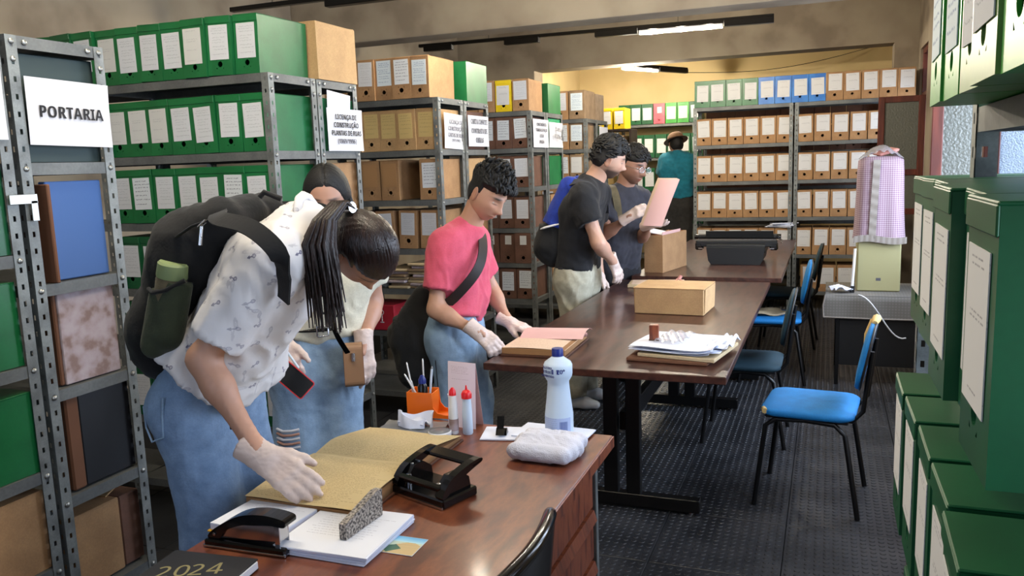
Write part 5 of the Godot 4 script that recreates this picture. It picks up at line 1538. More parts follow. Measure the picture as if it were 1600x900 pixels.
# ---------------------------------------------------------------- soft bodies: tapered capsules blended on a grid, meshed as surface nets
# bone: [a, b, ra, rb, ends] ends: 1 = cut flat at a, 2 = cut flat at b, 3 = both
func net(bones: Array, h: float, k: float, disp = null, tint = null) -> Array:
	var lo := Vector3(1e9, 1e9, 1e9)
	var hi := -lo
	for b in bones:
		var r := maxf(b[2], b[3]) + 2.5 * h + k
		lo = lo.min((b[0] as Vector3).min(b[1]) - Vector3(r, r, r))
		hi = hi.max((b[0] as Vector3).max(b[1]) + Vector3(r, r, r))
	var nx := int((hi.x - lo.x) / h) + 2
	var ny := int((hi.y - lo.y) / h) + 2
	var nzz := int((hi.z - lo.z) / h) + 2
	var S := PackedFloat32Array()
	S.resize(nx * ny * nzz)
	var flag := PackedByteArray()
	flag.resize(nx * ny * nzz)
	var cand := PackedInt32Array()
	var near := 2.2 * h + 1.6 * k
	var ik := 1.0 / k
	var sy := nx
	var sz := nx * ny
	for b in bones:
		var a: Vector3 = b[0]
		var ab: Vector3 = b[1] - a
		var ra: float = b[2]
		var dr: float = b[3] - ra
		var ends: int = b[4] if b.size() > 4 else 0
		var l2 := maxf(ab.length_squared(), 1e-9)
		var len := sqrt(l2)
		var r := maxf(b[2], b[3]) + 3.5 * k + h
		var mn := (a.min(b[1]) - Vector3(r, r, r) - lo) / h
		var mx := (a.max(b[1]) + Vector3(r, r, r) - lo) / h
		var x0 := maxi(0, int(mn.x))
		var x1 := mini(nx - 1, int(mx.x) + 1)
		var y0 := maxi(0, int(mn.y))
		var y1 := mini(ny - 1, int(mx.y) + 1)
		var z0 := maxi(0, int(mn.z))
		var z1 := mini(nzz - 1, int(mx.z) + 1)
		for z in range(z0, z1 + 1):
			for y in range(y0, y1 + 1):
				var p := Vector3(lo.x + x0 * h, lo.y + y * h, lo.z + z * h) - a
				var i := z * sz + y * sy + x0
				for x in range(x0, x1 + 1):
					var t := p.dot(ab) / l2
					var u := clampf(t, 0.0, 1.0)
					var d := (p - ab * u).length() - ra - dr * u
					if ends:
						if (ends & 2) and t > 1.0: d = maxf((p - ab * t).length() - ra - dr, (t - 1.0) * len)
						elif (ends & 1) and t < 0.0: d = maxf((p - ab * t).length() - ra, -t * len)
						elif (ends & 2): d = maxf(d, (t - 1.0) * len)
						elif (ends & 1): d = maxf(d, -t * len)
					var q := d * ik
					if q < 3.5:
						S[i] += exp(-maxf(q, -40.0))
						if d < near and d > -near and flag[i] == 0:
							flag[i] = 1
							cand.append(i)
					p.x += h
					i += 1
	var vid := PackedInt32Array()
	vid.resize(S.size())
	vid.fill(-1)
	var V := PackedVector3Array()
	var off := [0, 1, sy, sy + 1, sz, sz + 1, sz + sy, sz + sy + 1]
	var offs := PackedInt32Array(off)
	var e0 := PackedInt32Array([0, 2, 4, 6, 0, 1, 4, 5, 0, 1, 2, 3])
	var e1 := PackedInt32Array([1, 3, 5, 7, 2, 3, 6, 7, 4, 5, 6, 7])
	var corner := PackedVector3Array()
	for c in 8: corner.append(Vector3(c & 1, (c >> 1) & 1, c >> 2))
	var f := PackedFloat32Array()
	f.resize(8)
	for i in cand:
		var x := i % nx
		var y := (i / sy) % ny
		var z := i / sz
		if x >= nx - 1 or y >= ny - 1 or z >= nzz - 1: continue
		var inside := 0
		for c in 8:
			var s := S[i + offs[c]]
			if s > 1.0: inside += 1
			f[c] = s
		if inside == 0 or inside == 8: continue
		for c in 8: f[c] = -log(maxf(f[c], 1e-8))
		var sum := Vector3.ZERO
		var n := 0
		for e in 12:
			var fa := f[e0[e]]
			var fb := f[e1[e]]
			if (fa < 0.0) != (fb < 0.0):
				sum += corner[e0[e]].lerp(corner[e1[e]], clampf(fa / (fa - fb), 0.0, 1.0))
				n += 1
		vid[i] = V.size()
		V.append(lo + (Vector3(x, y, z) + sum / n) * h)
	var I := PackedInt32Array()
	var ax := [1, sy, sz]
	for i in cand:
		if vid[i] < 0: continue
		var a := S[i] > 1.0
		for d in 3:
			var st: int = ax[d]
			if a == (S[i + st] > 1.0): continue
			var u: int = ax[(d + 1) % 3]
			var v: int = ax[(d + 2) % 3]
			if i - u - v < 0: continue
			var q0 := vid[i]
			var q1 := vid[i - u]
			var q2 := vid[i - u - v]
			var q3 := vid[i - v]
			if q1 < 0 or q2 < 0 or q3 < 0: continue
			if a: I.append_array([q0, q2, q1, q0, q3, q2])
			else: I.append_array([q0, q1, q2, q0, q2, q3])
	var N := normals_of(V, I)
	if disp != null:
		for i in V.size(): V[i] += N[i] * float(disp.call(V[i], N[i]))
		N = normals_of(V, I)
	var out := []
	out.resize(Mesh.ARRAY_MAX)
	out[Mesh.ARRAY_VERTEX] = V
	out[Mesh.ARRAY_NORMAL] = N
	out[Mesh.ARRAY_INDEX] = I
	if tint != null:
		var C := PackedColorArray()
		C.resize(V.size())
		for i in V.size(): C[i] = tint.call(V[i])
		out[Mesh.ARRAY_COLOR] = C
	return out

func normals_of(V: PackedVector3Array, I: PackedInt32Array) -> PackedVector3Array:
	var N := PackedVector3Array()
	N.resize(V.size())
	for i in range(0, I.size(), 3):
		var a := V[I[i]]
		var n := (V[I[i + 2]] - a).cross(V[I[i + 1]] - a)
		N[I[i]] += n
		N[I[i + 1]] += n
		N[I[i + 2]] += n
	for i in N.size(): N[i] = N[i].normalized()
	return N

func soft(called: String, arrays: Array, m: Material, parent: Node, shift := Vector3.ZERO, more: Array = []) -> MeshInstance3D:
	# one surface; `more` holds further array sets that join the same mesh
	var V := PackedVector3Array()
	var N := PackedVector3Array()
	var C := PackedColorArray()
	var I := PackedInt32Array()
	for a in [arrays] + more:
		var base := V.size()
		for v in a[Mesh.ARRAY_VERTEX]: V.append(v - shift)
		N.append_array(a[Mesh.ARRAY_NORMAL])
		if a[Mesh.ARRAY_COLOR] != null: C.append_array(a[Mesh.ARRAY_COLOR])
		else:
			var w := PackedColorArray()
			w.resize(a[Mesh.ARRAY_VERTEX].size())
			w.fill(Color.WHITE)
			C.append_array(w)
		for i in a[Mesh.ARRAY_INDEX]: I.append(i + base)
	var out := []
	out.resize(Mesh.ARRAY_MAX)
	out[Mesh.ARRAY_VERTEX] = V
	out[Mesh.ARRAY_NORMAL] = N
	out[Mesh.ARRAY_COLOR] = C
	out[Mesh.ARRAY_INDEX] = I
	var me := ArrayMesh.new()
	me.add_surface_from_arrays(Mesh.PRIMITIVE_TRIANGLES, out)
	return mi(called, me, m, parent)

# closed latitude-longitude surface about the local origin; f(direction) gives the local point
func globe(xf: Transform3D, nu: int, nv: int, f: Callable, tint = null) -> Array:
	var V := PackedVector3Array()
	var C := PackedColorArray()
	for j in nv + 1:
		var th := PI * j / nv
		for i in nu:
			var ph := TAU * i / nu
			var d := Vector3(sin(th) * sin(ph), cos(th), sin(th) * cos(ph))
			var p: Vector3 = f.call(d)
			if tint != null: C.append(tint.call(p, d))
			V.append(xf * p)
	var I := PackedInt32Array()
	for j in nv:
		for i in nu:
			var a := j * nu + i
			var b := j * nu + (i + 1) % nu
			I.append_array([a, b + nu, a + nu, a, b, b + nu] if true else [])
	var N := normals_of(V, I)
	for j in [0, nv]:
		var s := Vector3.ZERO
		for i in nu: s += N[j * nu + i]
		for i in nu: N[j * nu + i] = s.normalized()
	var out := []
	out.resize(Mesh.ARRAY_MAX)
	out[Mesh.ARRAY_VERTEX] = V
	out[Mesh.ARRAY_NORMAL] = N
	out[Mesh.ARRAY_INDEX] = I
	if tint != null: out[Mesh.ARRAY_COLOR] = C
	return out

func sstep(a: float, b: float, x: float) -> float:
	var t := clampf((x - a) / (b - a), 0.0, 1.0)
	return t * t * (3.0 - 2.0 * t)

func bump(x: float, y: float, x0: float, y0: float, sx: float, sy: float) -> float:
	var u := (x - x0) / sx
	var v := (y - y0) / sy
	return exp(-u * u - v * v)

# head: local +z is the way the face looks, y up; centre between the ears
func head_point(d: Vector3) -> Vector3:
	var p := Vector3(d.x * 0.074, d.y * 0.112, d.z * 0.096)
	if p.y > 0.0: p.z *= 1.0 + 0.05 * (p.y / 0.112)
	var low := clampf((-p.y - 0.01) / 0.10, 0.0, 1.0)
	p.x *= 1.0 - 0.30 * low * low
	if d.z < 0.0: p.z *= 1.0 - 0.42 * low
	else:
		p.z *= 1.0 + 0.10 * low
		p.z -= 0.006 * (1.0 - low)
	if d.z > 0.05:
		var w := sstep(0.05, 0.45, d.z)
		var x := p.x
		var y := p.y
		var ax := absf(x)
		var o := 0.0
		o += 0.022 * bump(x, y, 0, -0.030, 0.0125, 0.014) + 0.012 * bump(x, y, 0, -0.008, 0.0095, 0.026) + 0.006 * bump(ax, y, 0.012, -0.034, 0.007, 0.008)
		o -= 0.010 * bump(ax, y, 0.032, 0.004, 0.017, 0.012)
		o += 0.0045 * bump(ax, y, 0.031, 0.002, 0.011, 0.008)
		o += 0.005 * bump(ax, y, 0.026, 0.024, 0.022, 0.008)
		o += 0.007 * bump(x, y, 0, -0.062, 0.021, 0.0055) + 0.0075 * bump(x, y, 0, -0.073, 0.017, 0.006) - 0.004 * bump(x, y, 0, -0.0675, 0.022, 0.0022)
		o += 0.010 * bump(x, y, 0, -0.098, 0.022, 0.014)
		o += 0.004 * bump(ax, y, 0.045, -0.022, 0.018, 0.02)
		p.z += o * w
	return p

func ear_arrays(xf: Transform3D, s: float) -> Array:
	return globe(xf * T(s * 0.074, -0.006, -0.012, s * 0.35, 0.0, s * -0.12), 16, 12, func(d: Vector3):
		var q := Vector3(d.x * 0.008, d.y * 0.033, d.z * 0.019)
		q.z += 0.003 * d.y
		q.y -= 0.004 * absf(d.z) * (1.0 if d.y < 0.0 else 0.0)
		if d.x * s > 0.2: q.x -= s * 0.006 * bump(q.z, q.y, 0.002, 0.004, 0.010, 0.018)
		return q)

func frame_from(at: Vector3, face: Vector3, up: Vector3, scale := 1.0) -> Transform3D:
	var z := face.normalized()
	var x := up.cross(z).normalized()
	var y := z.cross(x)
	return Transform3D(Basis(x, y, z).scaled_local(Vector3(scale, scale, scale)), at)

# hand in its own axes: wrist at the origin, fingers along +x, back of the hand +y, thumb on the +z side (mirror with zs)
func hand_bones(zs: float, curl: Array, thumb: Array, spread := 1.0, cuff := 0.05) -> Array:
	var B := []
	var roots := [0.030, 0.010, -0.010, -0.028]
	var lens := [0.074, 0.082, 0.076, 0.060]
	for i in 4:
		var z: float = roots[i]
		var base := Vector3(0.0, 0.0, z * 0.62)
		var kn := Vector3(0.088 - 0.005 * absf(i - 1), 0.002, z)
		B.append([Vector3(base.x, base.y, base.z * zs), Vector3(kn.x, kn.y, kn.z * zs), 0.0145, 0.0115])
		var p := kn
		var ang := 0.0
		var fan := (0.10 * (1.2 - i)) * spread
		for j in 3:
			ang += float(curl[i]) * [0.75, 1.0, 0.6][j]
			var l: float = lens[i] * [0.47, 0.30, 0.23][j]
			var q := p + Vector3(cos(ang) * cos(fan), -sin(ang), cos(ang) * sin(fan)) * l
			B.append([Vector3(p.x, p.y, p.z * zs), Vector3(q.x, q.y, q.z * zs), [0.0098, 0.0088, 0.0080][j], [0.0090, 0.0082, 0.0068][j]])
			p = q
	# thumb: [away from the palm, downwards, bend]
	var t0 := Vector3(0.012, -0.006, 0.022)
	var dir := Vector3(cos(thumb[0]), -sin(thumb[1]), sin(thumb[0])).normalized()
	var t1 := t0 + dir * 0.045
	var d2 := (dir + Vector3(thumb[2], -0.15, -0.25 * thumb[2])).normalized()
	var t2 := t1 + d2 * 0.034
	var t3 := t2 + (d2 + Vector3(0.3 * thumb[2], -0.05, -0.1)).normalized() * 0.026
	var pts := [t0, t1, t2, t3]
	var rr := [0.015, 0.0125, 0.0105, 0.0085]
	for j in 3:
		var a: Vector3 = pts[j]
		var b: Vector3 = pts[j + 1]
		B.append([Vector3(a.x, a.y, a.z * zs), Vector3(b.x, b.y, b.z * zs), rr[j], rr[j + 1]])
	if cuff > 0.0:
		B.append([Vector3(-cuff, 0, -0.006 * zs), Vector3(0.02, 0, -0.006 * zs), 0.0315, 0.024, 1])
		B.append([Vector3(-cuff, 0, 0.008 * zs), Vector3(0.02, 0, 0.008 * zs), 0.0315, 0.024, 1])
	return B

# wrist, the way the fingers point, the way the back of the hand faces
func hand_frame(wrist: Vector3, along: Vector3, back: Vector3) -> Transform3D:
	var x := along.normalized()
	var z := x.cross(back).normalized()
	return Transform3D(Basis(x, z.cross(x), z), wrist)

func glove(parent: Node3D, shift: Vector3, xf: Transform3D, zs: float, curl: Array, thumb: Array, cell := 0.0036, spread := 1.0, size := 1.0) -> void:
	var B := []
	for b in hand_bones(zs, curl, thumb, spread):
		var c := [xf * ((b[0] as Vector3) * size), xf * ((b[1] as Vector3) * size), b[2] * size, b[3] * size]
		if b.size() > 4: c.append(b[4])
		B.append(c)
	var nn := FastNoiseLite.new()
	nn.seed = 5
	nn.frequency = 45.0
	var a := net(B, cell, 0.0045, func(p: Vector3, n: Vector3): return 0.0016 * nn.get_noise_3d(p.x * 1.0, p.y * 2.2, p.z * 1.0))
	soft("glove", a, M.latex, parent, shift)

# ---------------------------------------------------------------- people
func torso_bones(J: Dictionary, g: float, hem := -1.0, wide := 1.0, flare := 0.0) -> Array:
	var lat: Vector3 = (J.shR - J.shL).normalized()
	var hl: Vector3 = J.get("hip_lat", lat)
	var mid: Vector3 = J.pelvis.lerp(J.chest, 0.5) + J.get("belly", Vector3.ZERO)
	var B := []
	var fl := 0
	var p: Vector3 = J.pelvis
	var low: Vector3 = p
	if hem > -1.0:
		low = p + (p - mid).normalized() * hem
		fl = 1
	for s in [-1.0, 1.0]:
		B.append([low + hl * s * 0.075 * wide, mid + lat * s * 0.058 * wide, 0.096 * wide + g + flare, 0.089 * wide + g, fl])
		B.append([mid + lat * s * 0.058 * wide, J.chest + lat * s * 0.085 * wide, 0.092 * wide + g, 0.098 * wide + g])
	B.append([J.shR.lerp(J.shL, 0.16), J.shL.lerp(J.shR, 0.16), 0.056 + g, 0.056 + g])
	B.append([J.chest, J.neck.lerp(J.chest, 0.25), 0.085 + g, 0.06 + g])
	for q in [J.shR, J.shL]: B.append([q.lerp(J.neck, 0.25), J.neck.lerp(J.chest, 0.12), 0.048 + g, 0.045 + g])
	return B

func arm_bones(J: Dictionary, side: String, g: float, s := 1.0) -> Array:
	var sh: Vector3 = J["sh" + side]
	var el: Vector3 = J["el" + side]
	var wr: Vector3 = J["wr" + side]
	return [[sh, el, 0.044 * s + g, 0.033 * s + g], [el, el.lerp(wr, 0.3), 0.031 * s + g, 0.033 * s + g], [el.lerp(wr, 0.3), wr, 0.033 * s + g, 0.022 * s + g]]

func leg_bones(J: Dictionary, side: String, g: float, thigh := 0.085, calf := 0.055, ankle := 0.04, flat := 0) -> Array:
	var lat: Vector3 = J.get("hip_lat", (J.shR - J.shL).normalized())
	var hp: Vector3 = J.pelvis + lat * (0.082 if side == "R" else -0.082) - Vector3(0, 0.03, 0)
	var kn: Vector3 = J["kn" + side]
	var an: Vector3 = J["an" + side]
	return [[hp, kn, thigh + g, calf + 0.006 + g], [kn, kn.lerp(an, 0.35), calf + 0.004 + g, calf + 0.004 + g], [kn.lerp(an, 0.35), an, calf + g, ankle + g, flat]]

func cloth_folds(amp: float, fr: float, sd: int) -> Callable:
	var a := FastNoiseLite.new()
	a.seed = sd
	a.frequency = fr
	a.fractal_octaves = 2
	a.noise_type = FastNoiseLite.TYPE_SIMPLEX_SMOOTH
	return func(p: Vector3, n: Vector3):
		var w := a.get_noise_3d(p.x * 0.6, p.y * 0.6 + 9.0, p.z * 0.6)
		var v := a.get_noise_3d(p.x * 1.5 + p.y * 0.6 + w * 0.12, p.y * 0.55 - p.x * 0.25, p.z * 1.3 + p.y * 0.3)
		return amp * (0.8 - 2.6 * absf(v)) + amp * 0.35 * a.get_noise_3d(p.y * 2.2, p.x * 1.4, p.z * 1.4)

func clothes_mat(key: String, a: Color, b: Color, scale: float, weave := 0.06) -> void:
	var m := mat(key, Color.WHITE, 0.92)
	m.albedo_texture = ramp_tex(128, 0.03, hash(key) % 900, [a, b], 4, 0.05)
	triplanar(m, Vector3(scale, scale, scale))
	relief(m, 128, 0.2, 91, weave, 2)
	m.rim_enabled = true
	m.rim = 0.15

func people_materials() -> void:
	var m := mat("skin", Color.WHITE, 0.5)
	m.vertex_color_use_as_albedo = true
	m.subsurf_scatter_enabled = true
	m.subsurf_scatter_strength = 0.06
	m = mat("latex", Color(0.80, 0.72, 0.68), 0.42)
	m.backlight_enabled = true
	m.backlight = Color(0.10, 0.06, 0.05)
	m = mat("hair_black", Color(0.03, 0.025, 0.024), 0.6)
	relief(m, 128, 0.25, 92, 0.25, 3)
	triplanar(m, Vector3(9, 9, 9))
	m = mat("hair_brown", Color.WHITE, 0.36)
	m.albedo_texture = ramp_tex(128, 0.05, 93, [Color(0.085, 0.052, 0.046), Color(0.17, 0.10, 0.082)], 4)
	triplanar(m, Vector3(14, 1.5, 14))
	relief(m, 128, 0.25, 92, 0.2, 3)
	clothes_mat("denim", Color(0.43, 0.53, 0.65), Color(0.50, 0.60, 0.72), 4.0)
	clothes_mat("denim_pale", Color(0.50, 0.60, 0.70), Color(0.56, 0.66, 0.76), 4.0)
	clothes_mat("black_cloth", Color(0.025, 0.025, 0.03), Color(0.045, 0.045, 0.05), 4.0)
	clothes_mat("navy_tee", Color(0.03, 0.033, 0.05), Color(0.055, 0.06, 0.085), 4.0)
	clothes_mat("grey_tee", Color(0.14, 0.14, 0.17), Color(0.20, 0.20, 0.24), 4.0)
	clothes_mat("pink_tee", Color(0.77, 0.30, 0.38), Color(0.80, 0.33, 0.42), 4.0)
	clothes_mat("white_tee", Color(0.80, 0.78, 0.70), Color(0.84, 0.82, 0.74), 4.0)
	clothes_mat("teal_shirt", Color(0.07, 0.40, 0.48), Color(0.09, 0.46, 0.55), 4.0)
	clothes_mat("grey_trousers", Color(0.15, 0.145, 0.14), Color(0.19, 0.185, 0.18), 4.0)
	clothes_mat("offwhite_trousers", Color(0.62, 0.60, 0.52), Color(0.70, 0.68, 0.60), 4.0)
	clothes_mat("blue_pack", Color(0.06, 0.16, 0.50), Color(0.09, 0.21, 0.60), 4.0)
	clothes_mat("dark_trousers", Color(0.05, 0.055, 0.075), Color(0.075, 0.08, 0.10), 4.0)
	clothes_mat("hat_felt", Color(0.45, 0.34, 0.25), Color(0.52, 0.40, 0.30), 4.0)
	clothes_mat("olive", Color(0.16, 0.19, 0.12), Color(0.21, 0.24, 0.16), 4.0)
	clothes_mat("khaki_strap", Color(0.30, 0.27, 0.19), Color(0.38, 0.34, 0.25), 4.0)
	m = mat("printed_shirt", Color.WHITE, 0.9)
	var im := Image.create(256, 256, false, Image.FORMAT_RGB8)
	im.fill(Color(0.84, 0.83, 0.83))
	var r := RandomNumberGenerator.new()
	r.seed = 31
	for q in [[40, 35, 0.5], [125, 50, -0.3], [210, 30, 0.3], [75, 105, 0.2], [165, 120, -0.6], [235, 110, 0.6], [30, 170, -0.4], [115, 190, 0.9], [200, 195, -0.2], [70, 240, 0.1]]:
		var c := cos(q[2])
		var s := sin(q[2])
		for t in range(-13, 14):
			for w in range(-5, 6):
				var ring := absf(Vector2(t - 7, w).length() - 4.0) < 1.5 or Vector2(t - 7, w).length() < 1.2
				var on := ring or (absi(w) < 2 and t < 4) or (t > -13 and t < -5 and absi(absi(w) - (t + 13) / 2) < 2)
				if on: im.set_pixel(posmod(int(q[0] + t * c - w * s), 256), posmod(int(q[1] + t * s + w * c), 256), Color(0.13, 0.13, 0.32))
	m.albedo_texture = ImageTexture.create_from_image(im)
	triplanar(m, Vector3(4.2, 4.2, 4.2))
	m.rim_enabled = true
	m.rim = 0.1
	mat("rip_skin", Color(0.72, 0.55, 0.48), 0.8)
	mat("bag_leather", Color(0.58, 0.44, 0.32), 0.55)
	mat("strap_brown", Color(0.10, 0.055, 0.055), 0.6)
	mat("bottle_green", Color(0.50, 0.56, 0.38), 0.5)
	mat("white_eye", Color(0.62, 0.58, 0.55), 0.3)
	mat("dark_iris", Color(0.05, 0.03, 0.02), 0.15)

# skin tint at a local head point
func face_tint(skin: Color, brow: Color, beard: float) -> Callable:
	var lip := Color(skin.r * 0.85, skin.g * 0.52, skin.b * 0.5)
	return func(p: Vector3, d: Vector3):
		var c := skin
		if d.z > 0.1:
			var ax := absf(p.x)
			c = c.lerp(lip, clampf(1.3 * maxf(bump(p.x, p.y, 0, -0.063, 0.020, 0.0045), bump(p.x, p.y, 0, -0.0725, 0.017, 0.005)), 0.0, 0.9))
			c = c.lerp(brow, clampf(1.6 * bump(ax, p.y - 0.1 * (0.028 - ax), 0.030, 0.026, 0.017, 0.0042), 0.0, 0.95))
			c = c.lerp(brow, clampf(1.1 * bump(ax, p.y, 0.031, -0.0015, 0.012, 0.0022), 0.0, 0.85))
			c = c.lerp(Color(skin.r * 0.8, skin.g * 0.6, skin.b * 0.55), 0.35 * bump(ax, p.y, 0.040, -0.025, 0.018, 0.016))
		if beard > 0.0:
			var b := sstep(-0.035, -0.06, p.y) * sstep(-0.35, 0.1, d.z)
			b = maxf(b, 0.8 * sstep(-0.02, -0.05, p.y) * sstep(0.06, 0.068, absf(p.x)) * sstep(-0.3, 0.0, d.z))
			b *= 1.0 - bump(p.x, p.y, 0, -0.068, 0.016, 0.011)
			c = c.lerp(brow, b * beard)
		return c

func head_on(J: Dictionary, body: Array, skin: Color, hair: Color, beard := 0.0, res := 1.0, scale := 1.0) -> Transform3D:
	var xf := frame_from(J.head, J.face, J.up, scale)
	body.append(globe(xf, int(80 * res), int(64 * res), head_point, face_tint(skin, hair, beard)))
	for s in [-1.0, 1.0]:
		var e := ear_arrays(xf, s)
		var C := PackedColorArray()
		C.resize(e[Mesh.ARRAY_VERTEX].size())
		C.fill(Color(skin.r, skin.g * 0.9, skin.b * 0.88))
		e[Mesh.ARRAY_COLOR] = C
		body.append(e)
	return xf

# cap of hair: `line` (height of the hairline for a direction), thickness, curl
func hair_cap(xf: Transform3D, thick: Callable, nu := 72, nv := 54) -> Array:
	return globe(xf, nu, nv, func(d: Vector3):
		var p := head_point(d)
		var t: float = thick.call(d)
		return p * (1.0 + (t - 0.004) / maxf(p.length(), 0.02)))

func eyes_on(parent: Node3D, shift: Vector3, xf: Transform3D, look: Vector2) -> void:
	for s in [-1.0, 1.0]:
		var c := Vector3(s * 0.031, 0.001, 0.0632)
		var w := soft("eye", globe(xf * T(c.x, c.y, c.z), 14, 10, func(d: Vector3): return d * 0.0118), M.white_eye, parent, shift)
		var g := Basis.from_euler(Vector3(-look.y, look.x, 0))
		soft("iris", globe(xf * Transform3D(g, c) * T(0, 0, 0.0085), 12, 8, func(d: Vector3): return Vector3(d.x * 0.0068, d.y * 0.0068, d.z * 0.0042)), M.dark_iris, w, shift)

func person(label: String, at: Vector3) -> Node3D:
	return thing("person", label, "person", Vector3(at.x, 0, at.z), 0, "people working in the archive")

func shoes(t: Node3D, shift: Vector3, J: Dictionary, fwd: Vector3, m: Material) -> void:
	for s in ["R", "L"]:
		var an: Vector3 = J["an" + s]
		var g := Vector3(an.x, 0.04, an.z)
		soft("shoe", net([[g - fwd * 0.05, g + fwd * 0.09, 0.038, 0.036], [g + fwd * 0.09, g + fwd * 0.16 - Vector3(0, 0.008, 0), 0.036, 0.028], [g, g + Vector3(0, 0.05, 0), 0.038, 0.042]], 0.011, 0.01), m, t, shift)

func flat_strap(called: String, pts: Array, w: float, m: Material, parent: Node, shift := Vector3.ZERO, facing := Vector3.BACK) -> MeshInstance3D:
	# a webbing band through the points, its flat side toward `facing`
	var c := Curve3D.new()
	for i in pts.size():
		var tan: Vector3 = (pts[mini(i + 1, pts.size() - 1)] - pts[maxi(i - 1, 0)]) * 0.18
		c.add_point(pts[i] - shift, -tan, tan)
	var n := 26
	var L := c.get_baked_length()
	var st := nst()
	sheet(st, func(u: float, v: float):
		var p := c.sample_baked(u * L, true)
		var t := (c.sample_baked(minf(u * L + 0.01, L), true) - c.sample_baked(maxf(u * L - 0.01, 0.0), true)).normalized()
		return p + facing.cross(t).normalized() * (v - 0.5) * w, n, 3, 0.006)
	return obj(called, st, m, parent)

func strands(called: String, paths: Array, r0: float, m: Material, parent: Node, shift: Vector3) -> void:
	var st := nst()
	for p in paths:
		var q := []
		var rr := []
		for i in (p as Array).size():
			q.append(p[i] - shift)
			var u: float = float(i) / (p.size() - 1)
			rr.append(r0 * (0.55 + 0.9 * sin(PI * clampf(u * 0.9 + 0.1, 0.0, 1.0))) * (1.0 if u < 0.8 else 0.6))
		tube(st, q, rr, 8)
	obj(called, st, m, parent)

# short clumps of hair lying on the scalp, swept along `sweep` in head axes
func tufts(t: Node3D, o: Vector3, hx: Transform3D, n: int, base: float, ymin: float, sweep: Vector3, sd: int, size := 0.007, length := 0.034) -> void:
	var r := RandomNumberGenerator.new()
	r.seed = sd
	var st := nst()
	for i in n:
		var d := Vector3(r.randf_range(-1, 1), r.randf_range(ymin, 1.0), r.randf_range(-1, 0.95)).normalized()
		if (d.z > 0.30 and d.y < 0.52) or (d.z > -0.05 and d.y < 0.22) or (d.y < 0.12 and absf(d.x) > 0.45): continue
		var p := head_point(d)
		var l := p.length()
		var s := (sweep + Vector3(r.randf_range(-0.6, 0.6), r.randf_range(-0.2, 0.4), r.randf_range(-0.5, 0.5)))
		s = (s - d * s.dot(d)).normalized()
		var k := (base * (0.45 + 0.55 * sstep(0.1, 0.7, d.y)))
		var a := p * ((l + k * 0.5) / l)
		var b := p * ((l + k) / l) + s * length * 0.5
		var c := p * ((l + k * 1.05) / l) + s * length - d * 0.004
		tube(st, [hx * a - o, hx * b - o, hx * c - o], [size * 0.9, size, size * 0.25], 6)
	obj("hair_clumps", st, M.hair_black, t)

